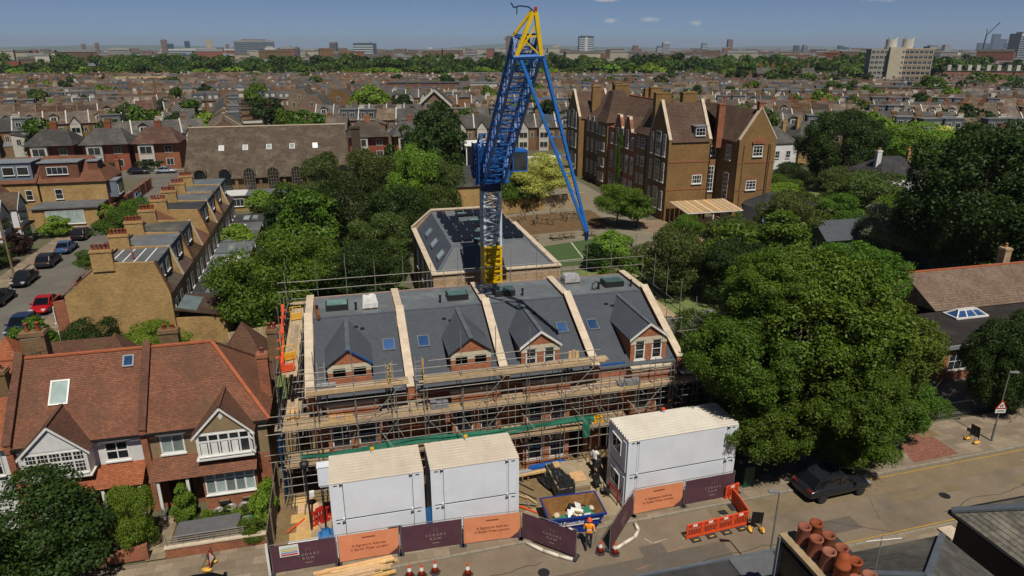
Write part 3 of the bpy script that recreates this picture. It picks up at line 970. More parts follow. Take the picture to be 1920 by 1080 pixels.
# couplers
cp = cached('coupler', lambda: MB().box(-.05, .05, -.06, .06, -.06, .06).mesh('coupler', rust))
for x in xs:
 for z in (2.9, 3.5, 3.98, 5.29, 5.95, 6.42):
  put('coupler', cp, SCF, (x, YO - .03, z))
# returns along the two ends and rails round the back
for sx, xo, xi in ((-1, -4.5, -3.45), (1, 22.6, 21.6)):
 ys = [39.0, 41.2, 43.4, 45.6, 47.8, 49.2]
 for y in ys:
  tubep('standard', (xo, y, 0), (xo, y, 10.5 + rnd.uniform(-.5, .9)))
  tubep('standard', (xi, y, 0), (xi, y, 8.6))
  for z in (5.35, 7.75):
   tubep('transom', (min(xo, xi) - .3, y, z), (max(xo, xi) + .3, y, z))
 for z in (5.35, 7.7):
  tubep('ledger', (xo, 36, z), (xo, 49.6, z))
  tubep('ledger', (xi, 37.4, z), (xi, 49.6, z))
 for z in (6.0, 6.5, 8.3, 8.8):
  tubep('guard_rail', (xo, 36, z), (xo, 49.8, z))
 tubep('brace', (xo, 38.5, 3), (xo, 45, 8.4))
 deck(36.9, 49.4, min(xo, xi) + .1 + .215, 4, 5.4, 8, 'y')
 if sx < 0:
  deck(38.4, 49.4, xo + .1 + .215, 4, 7.8, 9, 'y')
 else:
  deck(41.5, 49.4, xi + .05 + .215, 4, 7.8, 9, 'y')
for k in range(14):
 x = -4.5 + 2.085 * k
 tubep('standard', (x, 49.2, 0), (x, 49.2, 10.6 + rnd.uniform(-.2, 1.4)))
for z in (9.3, 10.0):
 tubep('guard_rail', (-5.2, 49.25, z), (11, 49.25, z + .02))
 tubep('guard_rail', (10.5, 49.2, z + .04), (23.4, 49.2, z))
deck(-4.3, 22.5, 49.3, 3, 8.2, 11)
for x0, x1, z in ((-5.3, -4.5, 3.5), (-5.6, -4.5, 3.98), (-5.4, -4.5, 5.3), (-5.7, -4.5, 5.95), (22.6, 24.0, 6.42), (22.6, 23.7, 5.95)):
 tubep('guard_rail', (x0, YO - .05, z), (x1, YO - .05, z))
def ladder(label, p, q, w=.4, m=None):
 p, q = Vector(p), Vector(q)
 t = thing('ladder', label, 'ladder', p)
 d = q - p
 a = d.cross(Vector((0, 0, 1))).normalized() if abs(d.normalized().z) < .999 else Vector((1, 0, 0))
 a = a * (w / 2)
 for s in (-1, 1):
  MB().bar(a * s, d + a * s, .05, .07).obj('stile', m or steel, t)
 n = int(d.length / .28)
 me = MB().tube(-a, a, .018, 5).mesh('rung', m or steel)
 for k in range(1, n):
  put('rung', me, t, d * (k / n))
 return t
ladder('steel ladder rising through the scaffold beside the first dormer', (-2.1, 36.7, 5.45), (-2.1, 37.25, 8.9))
ladder('steel ladder between the decks right of the first dormer platform', (1.75, 36.6, 5.45), (1.75, 37.1, 8.6))
ladder('steel ladder behind the second dormer platform\'s yellow gate', (3.5, 36.7, 5.45), (3.5, 37.2, 8.7))
ladder('steel ladder leaning at the scaffold\'s far ladder bay', (-4.0, 37.5, 3.1), (-4.0, 38.6, 5.5))
def safety_gate(label, loc, rz, m, group=None):
 t = thing('safety_gate', label, 'gate', loc, rz, group)
 b = MB()
 b.tube((0, 0, 0), (0, 0, 1.0), .03).tube((.75, 0, 0), (.75, 0, 1.0), .03)
 for z in (.05, .5, .97):
  b.tube((0, 0, z), (.75, 0, z), .028)
 b.obj('gate_frame', m, t)
 MB().box(.04, .71, -.012, .012, .12, .44).obj('kick_panel', m, t)
 return t
safety_gate('yellow ladder gate at the high back corner of the scaffold', (-4.3, 47.0, 7.9), .2, yellow_pl)
safety_gate('yellow ladder gate on the end return, below the orange chute', (-4.4, 40.2, 7.9), .3, yellow_pl)
safety_gate('yellow ladder gate beside the first dormer platform', (1.65, 36.3, 7.55), 1.3, yellow_pl)
safety_gate('yellow ladder gate at the left end of the long dormer platform', (3.7, 36.4, 7.55), 1.45, yellow_pl)
safety_gate('small orange gate low on the end return of the scaffold', (-4.4, 38.6, 7.9), .2, orange_pl)
ch = thing('debris_chute', 'long orange rail with fins running down the scaffold end', 'chute', (-4.7, 46.6, 7.9))
MB().bar((0, 0, 1.4), (.35, -7.6, .4), .16, .06).obj('rail', orange_pl, ch)
for k in range(7):
 MB().box(-.08, .3, -.9 - k - .1, -.9 - k + .1, 1.28 - k * .13, 1.33 - k * .13).obj('fin', orange_pl, ch)
net_g = mat('green_debris_net', '#2f7a63', '#256350', rough=.8, scale=2.)
net_b = mat('blue_debris_net', '#2a6fae', '#1f578d', rough=.7, scale=2.)
def cloth(nx, ny, fx, disp, seed):
 """a wavy sheet, fx(u,v) -> point, pushed along disp"""
 r2 = random.Random(seed)
 ph = [r2.uniform(0, 6) for _ in range(4)]
 b = MB()
 g = []
 for i in range(nx + 1):
  row = []
  for j in range(ny + 1):
   u, v = i / nx, j / ny
   p = Vector(fx(u, v))
   a = math.sin(u * 17 + ph[0] + 2 * v) * .5 + math.sin(u * 41 + ph[1] - 4 * v) * .3 + math.sin(v * 9 + ph[2] + u * 5) * .4
   row.append(p + Vector(disp) * a)
  g.append(row)
 for i in range(nx):
  for j in range(ny):
   b.poly([g[i][j], g[i + 1][j], g[i + 1][j + 1], g[i][j + 1]])
 return b
tag(cloth(40, 3, lambda u, v: (-3.6 + 18 * u, YO - .12, 3.45 + .42 * v - .1 * math.sin(u * 12)), (0, .05, .03), 4).obj('debris_net', net_g), 'long green debris net tied along the lower scaffold lift', 'net')
tag(cloth(6, 6, lambda u, v: (13.6 + .5 * u, YO - .2, 2.4 + 1.4 * v), (0, .08, .02), 6).obj('debris_net', net_g), 'small bunched green net hanging at the lower lift near the skip', 'net')
tag(cloth(6, 10, lambda u, v: (-4.72, 36.0 + 2.2 * u, .6 + 5.2 * v), (.1, .03, 0), 5).obj('debris_net', net_b), 'blue debris net hanging down the scaffold end by the garden', 'net')
tag(cloth(6, 6, lambda u, v: (22.9 - .2 * v, 38 + 5 * u, 3.6 + 2.0 * v), (.1, .03, 0), 8).obj('debris_net', net_g), 'green debris net behind the plane tree end of scaffold', 'net')
# small things on the decks
for lb, x, y, z, sx, sy, sz, m in [
 ('pale stone slabs stacked on the brick bay of the fourth house', 18.0, 37.1, 6.24, 1.5, .5, .12, stone),
 ('pale stone slabs laid below the tall glazed dormer', 19.6, 37.1, 6.24, 1.7, .45, .1, stone),
 ('grey crate on the main scaffold deck below the second dormer', 4.6, 36.6, 5.47, 1.1, .5, .5, zinc),
 ('loose timber offcuts on the main scaffold deck, first house', -1.2, 36.7, 5.47, 1.4, .45, .18, timber_raw),
 ('brick stack on the first dormer platform', -1.9, 36.7, 7.55, 1.2, .4, .22, bag_g),
 ('stone sill blocks stacked on the main deck under the fourth house', 16.9, 36.6, 5.47, 1.5, .5, .35, zinc),
 ('yellow-edged mortar tub on the lower deck beside the right cabins', 14.9, 36.6, 3.07, .7, .5, .35, yellow_pl),
 ('timber box on the end return deck of the scaffold', -3.9, 37.4, 5.47, .7, .9, .5, timber_raw),
 ('plywood offcut leaning on the long dormer platform', 13.2, 36.9, 7.55, .7, .08, .7, timber_raw),
 ('white sheet tied to the guard rail near the fourth house', 20.6, 35.95, 6.2, .75, .3, .06, white)]:
 t = thing('stacked_material', lb, 'building material', (x, y, z))
 n = 3 if sz > .15 else 2
 for k in range(n):
  a = rnd.uniform(-.04, .04)
  MB().box(-sx / 2 + sx * k / n, -sx / 2 + sx * (k + 1) / n - .03, -sy / 2 + a, sy / 2 + a, 0, sz * rnd.uniform(.75, 1.05)).obj('block', m, t)
# ================================================================ site cabins
cabin_w = mat('cabin_white', '#d3d9e3', '#c9cfd9', rough=.45, scale=.5, dirt='#a6a7a8', dirt_amt=.3, streak=.1, mid=0.04)
cabin_roof = mat('cabin_roof_sheet', '#c9c0b2', '#b0a797', rough=.8, scale=.7, dirt='#8f8270', dirt_amt=.5, mid=.03, bscale=5.)
cabin_roof_w = mat('cabin_roof_pale', '#d2cdc3', '#c0bab0', rough=.8, scale=.7, dirt='#9a9081', dirt_amt=.5, mid=.04, bscale=5.)
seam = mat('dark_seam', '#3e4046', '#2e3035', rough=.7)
red_tag = red_pl
def cabin(label, x, y, z, w, d, h, rz, roof, win_left=False, hatch=False):
 t = thing('site_cabin', label, 'site cabin', (x, y, z), rz, 'white site cabins stacked in pairs')
 b = MB()
 b.box(0, w, 0, d, .06, h - .04)
 b.obj('body', cabin_w, t)
 MB().box(.02, w - .02, .02, d - .02, 0, .06).obj('base_frame', seam, t)
 for px, py in ((0, 0), (w - .16, 0), (0, d - .16), (w - .16, d - .16)):
  MB().box(px - .012, px + .172, py - .012, py + .172, -.001, h - .03).obj('corner_post', cabin_w, t)
 for px in (.55, w - .72):
  MB().box(px, px + .1, -.05, .0, .02, h - .05).obj('strap', cabin_w, t)
  MB().box(px + .1, px + .13, -.03, .0, .02, h - .05).obj('painted_strap_shadow', seam, t)  # solid dark strip beside the strap, shade put into its colour
  MB().box(px - .05, px + .12, -.09, -.01, h - .16, h - .07).obj('lifting_lug', seam, t)
  MB().box(px + .0, px + .1, -.1, -.05, .05, .16).obj('tie_clip', cabin_w, t)
 for px in (.2, w - .42):
  MB().box(px, px + .2, -.018, -.013, h - .19, h - .13).obj('fork_slot', seam, t)
 if roof:
  r = MB().box(-.02, w + .02, -.02, d + .02, h - .04, h)
  n = 9
  for k in range(n):
   y0 = .05 + (d - .16) * k / n
   r.extr([(-.01, y0, h), (-.01, y0 + .15, h), (-.01, y0 + .12, h + .11), (-.01, y0 + .03, h + .11)][::-1], (w + .02, 0, 0))
  r.obj('ribbed_roof', roof, t)
  lp = MB()
  lp.box(w * .47, w * .47 + .16, d - .4, d - .2, h + .07, h + .25)
  lo = lp.obj('lamp_stand', cabin_w, t)
  MB().box(w * .46, w * .46 + .2, d - .42, d - .22, h + .255, h + .37).obj('amber_lamp', orange_pl if roof is cabin_roof_w else yellow_pl, lo)
 if win_left:
  f = put('window', cached(('cw',), lambda: frame_mesh(1.25, 1.0, 2, 1, .09, .07, sill=0).mesh('window', white)), t, (-.03, 2.05, h * .38), -math.pi / 2)
  put('pane', cached(('cwp',), lambda: MB().box(.05, 1.2, -.03, -.02, .05, .95).mesh('pane', glass)), f)
  MB().box(-.05, -.005, .2, .62, .12, h - .25).obj('shutter', cabin_w, t)
 if hatch:
  f = put('window', cached(('hatch',), lambda: frame_mesh(.75, .5, 1, 1, .05, .03, sill=0).mesh('window', lead)), t, (w * .58, -.015, h * .42))
  put('pane', cached(('hatchp',), lambda: MB().box(.04, .71, -.03, -.02, .04, .46).mesh('pane', glass)), f)
 return t
CH = 2.33
cabin('lower white cabin of the pair nearest the garden fence, with small dark window', -1.95, 31.35, .05, 4.88, 2.65, CH, 0, None, hatch=True)
cabin('upper white ribbed-roof cabin of the pair nearest the garden fence', -1.95, 31.35, .05 + CH, 4.88, 2.65, CH, 0, cabin_roof)
cabin('lower white cabin of the middle pair beside the skip', 3.32, 31.35, .05, 4.88, 2.65, CH, 0, None)
cabin('upper white ribbed-roof cabin of the middle pair beside the skip', 3.32, 31.35, .05 + CH, 4.88, 2.65, CH, 0, cabin_roof)
cabin('lower long white cabin under the plane tree, with end window', 14.72, 31.35, .05, 7.2, 2.7, CH, R(2), None, win_left=True)
cabin('upper long white cabin with pale roof under the plane tree', 14.72, 31.35, .05 + CH, 7.2, 2.7, CH, R(2), cabin_roof_w, win_left=True)
# white box and floodlight on posts beside the left pair
t = thing('floodlight', 'twin floodlight on a dark post beside the left cabins', 'floodlight', (-3.3, 34.0, 0))
MB().tube((0, 0, 0), (0, 0, 4.2), .06, 8).obj('post', steel_dk, t)
MB().lathe([(.02, 4.2), (.22, 4.25), (.26, 4.5), (.05, 4.62)], n=12).obj('lamp_head', steel_dk, t, smooth=True)
MB().box(.1, .36, -.1, .1, 2.3, 2.6).obj('junction_box', white, t)
tag(MB().box(0, .62, 0, .5, 0, 1.15).box(-.03, .65, -.03, .53, 1.15, 1.2).box(.05, .57, .05, .45, -.12, 0).obj('meter_cabinet', cabin_w, None, (-2.6, 33.2, 3.4)), 'white electrical cabinet fixed beside the left upper cabin', 'cabinet')
MB().box(.08, .14, .1, .4, -3.35, -.12).obj('post', steel_dk, bpy.data.objects['meter_cabinet'])
# ---------------------------------------------------------------- hoarding panels
plum = mat('plum_banner', '#553843', '#4a303b', rough=.6, scale=1.2, bump=.2, bscale=4., mid=0.08)
peach = mat('peach_banner', '#d68c66', '#c97f5a', rough=.6, scale=1.2, bump=.2, bscale=4., mid=0.08)
cream_ink = mat('cream_print', '#a08a84', '#93807a', rough=.7, mid=0)
brown_ink = mat('brown_print', '#84483a', '#784032', rough=.7, mid=0)
block_m = mat('fence_block', '#37363a', '#2a2a2c', rough=.9)
def fence_panel(label, p, q, colour, h=1.78):
 p, q = Vector((p[0], p[1], 0)), Vector((q[0], q[1], 0))
 L = (q - p).length
 rz = math.atan2(q.y - p.y, q.x - p.x)
 t = thing('fence_panel', label, 'fence panel', (p.x, p.y, .06), rz, 'bannered fence panels along the site front')
 f = MB()
 f.tube((.03, 0, 0), (.03, 0, h + .06), .02).tube((L - .03, 0, 0), (L - .03, 0, h + .06), .02).tube((.03, 0, h + .05), (L - .03, 0, h + .05), .02).tube((.03, 0, .12), (L - .03, 0, .12), .02)
 for k in range(1, 9):
  f.tube((L * k / 9, .01, .12), (L * k / 9, .01, h), .006, 4)
 f.obj('mesh_frame', steel, t)
 bm = plum if colour == 'plum' else peach
 ban = cloth(26, 8, lambda u, v: (.05 + (L - .1) * u, -.035, .1 + (h - .12) * v + (.03 * math.sin(u * 3.1) if v < .1 else 0)), (0, .011, 0), int(p.x * 10) % 97).obj('banner', bm, t, smooth=True)
 if colour == 'plum':
  text(ban, 'CEDARS', (L * .56, -.062, h * .54), .21, cream_ink, sp=1.6)
  text(ban, 'ROW', (L * .56, -.062, h * .4), .21, cream_ink, sp=1.5)
  MB().box(L * .56 - .18, L * .56 + .18, -.063, -.06, h * .24, h * .26).obj('printed_line', cream_ink, ban)
  em = MB()
  for dx in (-.12, .06):
   for dz in (0, .1):
    em.box(L * .56 + dx + dz * .3, L * .56 + dx + dz * .3 + .04, -.063, -.06, h * .68 + dz, h * .68 + dz + .035)
  em.obj('emblem', cream_ink, ban)
 else:
  text(ban, 'A Signature Address', (L * .5, -.062, h * .57), .215, brown_ink)
  text(ban, 'in South West London', (L * .5, -.062, h * .43), .215, brown_ink)
  MB().box(L * .5 - .35, L * .5 + .35, -.063, -.06, h * .82, h * .85).obj('printed_line', brown_ink, ban)
  MB().extr([(L - .62, -.064, .13), (L - .06, -.064, .13), (L - .06, -.064, .72), (L - .16, -.064, .48)], (0, .003, 0)).obj('corner_print', plum, ban)
 for xx in (.05, L - .05):
  MB().box(xx - .12, xx + .12, -.28, .28, -.06, .07).obj('foot_block', block_m, t)
 return t
fence_panel('plum banner panel at the garden corner with pasted notice', (-5.18, 30.86), (-1.84, 30.84), 'plum')
fence_panel('peach banner panel before the left cabins, timber pile at its foot', (-1.8, 30.84), (1.44, 30.8), 'peach')
fence_panel('plum banner panel between the two front peach banners', (1.48, 30.78), (4.83, 30.68), 'plum')
fence_panel('peach banner panel before the middle cabins', (4.87, 30.66), (8.1, 30.46), 'peach')
fence_panel('plum banner gate leaf swung out towards the worker, left of him', (8.16, 30.42), (10.6, 28.15), 'plum')
fence_panel('plum banner gate leaf swung out right of the traffic cones', (12.5, 28.2), (14.9, 30.72), 'plum')
fence_panel('peach banner panel before the right-hand cabins', (14.95, 30.75), (18.2, 30.85), 'peach')
fence_panel('plum banner panel ending at the orange barriers', (18.25, 30.85), (21.65, 30.95), 'plum')
sideboard = mat('grey_hoarding', '#6d6a66', '#55534f', rough=.8, scale=1., streak=.3)
for k in range(3):
 t = thing('hoarding_board', ('grey hoarding board between garden hedge and site, nearest the pavement', 'grey hoarding board between garden hedge and site, middle one', 'grey hoarding board between garden and site, nearest the house')[k], 'hoarding', (-5.35, 31.1 + 2.45 * k, 0), math.pi / 2)
 MB().box(0, 2.4, -.02, .02, .05, 2.1).obj('board', sideboard, t)
 MB().box(.05, .12, -.1, -.02, 0, 2.15).obj('post', timber_old, t)
 MB().box(2.28, 2.35, -.1, -.02, 0, 2.15).obj('post', timber_old, t)
t = thing('notice_board', 'white site notice with coloured bands on the corner banner', 'notice', (-4.7, 30.78, 1.1))
MB().box(0, .95, -.02, 0, 0, .68).obj('board', white, t)
for k, m in enumerate((red_pl, mat('notice_blue', '#7f8fc0', '#7080b0'), mat('notice_yellow', '#c9b060', '#bda351'), mat('notice_green', '#a8c4a8', '#98b498'))):
 MB().box(.06, .89, -.026, -.021, .06 + .13 * k, .06 + .13 * k + .09).obj('printed_band', m, t)
tag(MB().box(-.06, .06, -.02, .02, 0, 2.0).box(-.05, .05, -.022, .022, 2.0, 2.05).obj('gate_post', white, None, (-5.3, 30.75, .06)), 'white post at the garden end of the hoarding', 'post')
# white flexible pipe lying on the road by the gate leaves
pipe_m = mat('white_hose', '#d2cbbd', '#bfb7a8', rough=.6, scale=3.)
for lb, pts in (('thick white hose on the road below the left gate leaf', [(8.3, 29.9), (9.0, 29.1), (9.7, 28.5), (10.35, 28.05)]),
    ('thick white hose curling round the right gate leaf', [(12.7, 27.95), (12.9, 28.25), (13.5, 28.55), (14.3, 28.9), (14.75, 29.4), (14.8, 30.0)])):
 b = MB()
 b.path([(x, y, .12) for x, y in pts], .1, 8)
 for x, y in pts[1:-1]:
  b.lathe([(.0, -.1), (.07, -.07), (.1, 0), (.07, .07), (.0, .1)], (x, y, .12), 8, False)
 tag(b.obj('hose', pipe_m, smooth=True), lb, 'hose')
# ---------------------------------------------------------------- skip
skip_m = mat('skip_blue', '#1e3a8c', '#1a3076', rough=.45, scale=2., dirt='#4a3a30', dirt_amt=.3)
skip_in = mat('skip_rust_inside', '#8a6236', '#6b4926', rough=.9, scale=2., dirt='#b39a74', dirt_amt=.4)
t = thing('skip', 'open blue waste skip filled with rubble at the site gate', 'skip', (11.3, 30.95, .07), R(-2))
b = MB()
hw, hd, hz = 1.65, 1.0, 1.2
bw, bd = 1.05, .88
prof_o = [(-bw, 0), (bw, 0), (hw, hz), (-hw, hz)]
b.poly([(-bw, -bd, 0), (bw, -bd, 0), (hw, -hd, hz), (-hw, -hd, hz)])
b.poly([(bw, bd, 0), (-bw, bd, 0), (-hw, hd, hz), (hw, hd, hz)])
b.poly([(bw, -bd, 0), (bw, bd, 0), (hw, hd, hz), (hw, -hd, hz)])
b.poly([(-bw, bd, 0), (-bw, -bd, 0), (-hw, -hd, hz), (-hw, hd, hz)])
b.box(-hw - .05, hw + .05, -hd - .06, -hd + .02, hz - .1, hz + .02).box(-hw - .05, hw + .05, hd - .02, hd + .06, hz - .1, hz + .02)
b.box(-hw - .05, -hw + .03, -hd, hd, hz - .1, hz + .019).box(hw - .03, hw + .05, -hd, hd, hz - .1, hz + .019)
b.box(hw - .55, hw - .45, -hd - .1, -hd + .0, .5, .6).box(-hw + .45, -hw + .55, -hd - .1, -hd + .0, .5, .6)
b.obj('body', skip_m, t)
c = MB()
k = .04
c.poly([(hw - k, -hd + k, hz), (-hw + k, -hd + k, hz), (-bw, -bd + .08, .25), (bw, -bd + .08, .25)])
c.poly([(-hw + k, hd - k, hz), (hw - k, hd - k, hz), (bw, bd - .08, .25), (-bw, bd - .08, .25)])
c.poly([(hw - k, hd - k, hz), (hw - k, -hd + k, hz), (bw, -bd, .25), (bw, bd, .25)])
c.poly([(-hw + k, -hd + k, hz), (-hw + k, hd - k, hz), (-bw, bd, .25), (-bw, -bd, .25)])
c.poly([(-bw, -bd, .26), (bw, -bd, .26), (bw, bd, .26), (-bw, bd, .26)])
c.obj('inside', skip_in, t)
text(t, 'd Powerday', (-.35, -1.05, .86), .3, white, rx=86)
for x0, x1, z in ((-.9, .35, .66), (.75, 1.25, .88)):
 MB().box(x0, x1, -1.06 + (.9 - z) * .12, -1.045 + (.9 - z) * .12, z, z + .07).obj('printed_line', white, t)
rub = [('plasterboard', white), ('cardboard', timber_raw), ('black_bag', black_m), ('green_board', net_g), ('rubble_piece', stone)]
for k in range(26):
 nm, m = rub[k % 5]
 x, y = rnd.uniform(-1.15, 1.2), rnd.uniform(-.7, .45)
 b = MB()
 if nm == 'black_bag' or nm == 'rubble_piece':
  b.lathe([(.0, -.12), (.16, -.06), (.2, .02), (.12, .12), (0, .16)], n=7)
 else:
  b.box(-.3, .3, -.22, .22, -.012, .012)
 o = b.obj(nm, m)
 tag(o, {'plasterboard': 'white plasterboard scrap heaped in the blue skip', 'cardboard': 'tan board scrap heaped in the blue skip', 'black_bag': 'black rubbish bag in the blue skip', 'green_board': 'green board scrap in the blue skip', 'rubble_piece': 'pale stone lump in the blue skip'}[nm], {'black_bag': 'bag', 'rubble_piece': 'rubble'}.get(nm, 'board'), {'plasterboard': 'plasterboard in skip', 'cardboard': 'tan boards in skip', 'black_bag': 'bags in skip', 'green_board': 'green boards in skip', 'rubble_piece': 'lumps in skip'}[nm])
 o.location = (11.3 + x, 30.95 + y, .62 + rnd.uniform(0, .32))
 o.rotation_euler = (rnd.uniform(-.6, .6), rnd.uniform(-.6, .6), rnd.uniform(0, 6))
 o.scale = [rnd.uniform(.6, 1.25)] * 3
# ---------------------------------------------------------------- boards and sheeting behind the skip
t = thing('board_stack', 'tan board pack half covered by black polythene behind the skip', 'board pack', (12.1, 34.3, .06), R(0))
for k in range(5):
 MB().box(-1.0, 1.05, -1.35, 1.4, .1 + k * .17, .1 + k * .17 + .155).obj('board_layer', render_tan if k % 2 else concrete, t)
MB().box(-.9, -.7, -1.3, 1.3, 0, .09).box(.7, .9, -1.3, 1.3, 0, .09).obj('bearer', timber_old, t)
poly_m = mat('black_polythene', '#26282b', '#1c1d20', rough=.3, spec=.6, scale=2., bump=.8, bscale=6.)
sh = MB()
g = {}
r2 = random.Random(4)
for i in range(13):
 for j in range(15):
  u, v = i / 12, j / 14
  x = -1.35 + 1.25 * u + .25 * math.sin(v * 5)
  y = -1.75 + 3.0 * v
  z = (.98 if x > -1.0 and y > -1.38 else .45) + r2.uniform(-.05, .1)
  if x < -1.2 or y < -1.6:
   z = .12 + r2.uniform(0, .15)
  g[i, j] = (x, y, z)
for i in range(12):
 for j in range(14):
  sh.poly([g[i, j], g[i + 1, j], g[i + 1, j + 1], g[i, j + 1]])
sh.obj('polythene', poly_m, t)
MB().box(.1, 1.0, -.9, .1, .955, .975).obj('loose_sheet', timber_raw, t)
MB().box(-.6, -.2, .7, 1.3, 1.02, 1.08).obj('loose_sheet', timber_raw, t)
for lb, x, y, l, w, h, m, a in [('blue tarpaulin roll on timber behind the board pack', 11.3, 36.0, 2.6, .45, .3, blue_pl, .08), ('grey tarpaulin roll behind the board pack, by the cabins', 9.2, 35.6, 1.9, .35, .25, bag_g, .1),
        ('orange-tan plank bundle lying behind the board pack', 10.4, 35.55, 2.3, .3, .14, timber_raw, .06)]:
 t = thing('material_bundle', lb, 'bundle', (x, y, .55), a)
 for k in range(3):
  MB().box(-l / 2 + .1 * k, l / 2 - .07 * k, -w / 2 + w * k / 3, -w / 2 + w * (k + 1) / 3 - .02, 0, h * (1 - .12 * k)).obj('roll', m, t)
 MB().box(-l / 2 + .2, -l / 2 + .3, -w / 2, w / 2, -.5, 0).box(l / 2 - .3, l / 2 - .2, -w / 2, w / 2, -.5, 0).obj('trestle', timber_old, t)
t = thing('site_sign', 'red site notice leaning on the right-hand cabins', 'sign', (14.45, 31.75, .05), math.pi / 2 + .12)
MB().box(0, 1.15, -.02, .02, .35, 1.0).obj('board', red_pl, t)
MB().box(.05, .1, -.01, .03, 0, .35).box(1.05, 1.1, -.01, .03, 0, .35).obj('leg', steel_dk, t)
for s, y in ((1, .021), (-1, -.024)):
 for k in range(3):
  MB().box(.15, 1.0, min(y, y + .003), y + .003, .5 + .14 * k, .55 + .14 * k).obj('printed_line', white, t)
for lb, x, y, m, h in [('blue-topped water tank behind the corner banner', -3.6, 31.6, blue_pl, .9)]:
 t = thing('water_tank', lb, 'tank', (x, y, .05))
 MB().box(-.7, .7, -.35, .35, 0, h).obj('tank', m, t)
 MB().box(-.78, .78, -.42, .42, h, h + .08).obj('lid', white, t)
for k, (x, y, a) in enumerate([(-3.3, 34.2, .4), (-3.0, 34.5, .55)]):
 t = thing('plastic_barrier', ('red slatted barrier folded beside the left cabins, nearer one', 'red slatted barrier folded beside the left cabins, farther one')[k], 'barrier', (x, y, .05), a)
 for j in range(6):
  MB().box(.18 * j, .18 * j + .09, -.02, .02, .1, .85).obj('slat', red_pl, t)
 MB().box(-.03, 1.1, -.035, .035, .85, 1.0).box(-.03, 1.1, -.035, .035, 0, .12).obj('rail', red_pl, t)
tag(cloth(8, 8, lambda u, v: (-2.9 + .8 * u, 32.6 + .9 * v, .35 + .3 * math.sin(u * 3) * math.sin(v * 3)), (0, .05, .12), 3).obj('tarpaulin', net_b), 'crumpled blue tarpaulin beside the left cabins', 'tarpaulin')
tag(cloth(5, 8, lambda u, v: (2.98 + .3 * u, 31.5 + .1 * u, .3 + 1.9 * v), (.02, .06, 0), 3).obj('tarpaulin', net_b), 'blue sheet hanging in the gap between the two left cabin pairs', 'tarpaulin')
for k in range(7):
 t = thing('plywood_sheet', 'tan plywood sheet laid flat on the earth, left of cabins', 'plywood', (-3.9 + .35 * (k % 2), 31.9 + .82 * k, .06 + .012 * (k % 3)), rnd.uniform(-.1, .1), 'plywood sheets laid as a path')
 MB().box(-.6, .6, -.4, .4, 0, .02).obj('sheet', timber_raw, t)
for k in range(16):
 lf_ = k < 8
 x, y = (rnd.uniform(-4.9, -2.4), rnd.uniform(31.6, 36)) if lf_ else (rnd.uniform(8.5, 10.2), rnd.uniform(32.6, 35.2))
 L = rnd.uniform(.6, 2.0)
 b = MB().box(-L / 2, L / 2, -.05, .05, 0, .05) if k % 3 else MB().tube((-L / 2, 0, .05), (L / 2, 0, .05), .05, 6)
 o = b.obj('timber_offcut' if k % 3 else 'pipe_length', (timber_raw, timber, timber_old)[k % 3] if k % 3 else (steel if k % 2 else orange_pl), None, (x, y, .09 + .02 * (k % 4)), rnd.uniform(0, 3))
 tag(o, '%s lying on the earth %s' % ('timber offcut' if k % 3 else 'loose pipe length', 'in the strip beside the garden hoarding' if lf_ else 'between the middle cabins and the board pack'), 'offcut' if k % 3 else 'pipe', ('offcuts' if k % 3 else 'pipes') + (' by the hoarding' if lf_ else ' by the board pack'))
# timber pile on the road outside the fence
t = thing('timber_pile', 'pile of sawn timber lengths lying at the kerb before the peach banner', 'timber pile', (-.9, 29.75, .0), R(3))
for row in range(4):
 for k in range(7 - row):
  L = rnd.uniform(2.3, 4.0)
  MB().box(-L / 2, L / 2, 0, .19, 0, .1).obj('plank', timber_raw, t, (rnd.uniform(-.4, .4), -.75 + .21 * k + .1 * row, .06 + row * .125), rnd.uniform(-.05, .05))
for s in (-1, 0, 1):
 MB().box(s * 1.2 - .05, s * 1.2 + .05, -.8, .8, 0, .06).obj('bearer', timber_old, t)
# ---------------------------------------------------------------- cones, barriers, stands
cone_o = mat('cone_orange', '#cf4a24', '#bd3f1c', rough=.5, scale=5.)
def make_cone(label, x, y, tilt=0., rz=0.):
 t = thing('traffic_cone', label, 'traffic cone', (x, y, .012), rz)
 put('base', cached('cone_b', lambda: MB().lathe([(.3, 0), (.3, .05), (.2, .08)], n=6).mesh('base', block_m)), t)
 put('cone', cached('cone_c', lambda: MB().lathe([(.19, .07), (.035, .78), (.02, .8)], n=14).mesh('cone', cone_o, True)), t)
 put('reflective_band', cached('cone_r', lambda: MB().lathe([(.122, .4), (.079, .6)], n=14, cap=False).mesh('reflective_band', white, True)), t)
 if tilt:
  t.rotation_euler = (tilt, 0, rz)
 return t
make_cone('upright traffic cone in front of the right gate leaf\'s end', 12.02, 28.3)
make_cone('traffic cone standing nearest the barriers beside the white hose', 12.75, 28.02)
c = make_cone('traffic cone tipped over behind the worker', 11.05, 29.55, R(-58), .5)
c.location.z = .25
for lb, x, y in (('front traffic cone leftmost at the picture\'s bottom edge', 1.74, 29.02), ('front traffic cone second along the bottom edge', 2.36, 28.9),
                 ('front traffic cone third along the bottom edge, tallest in view', 3.07, 29.0), ('front traffic cone last along the bottom edge', 4.7, 28.4)):
 make_cone(lb, x, y)
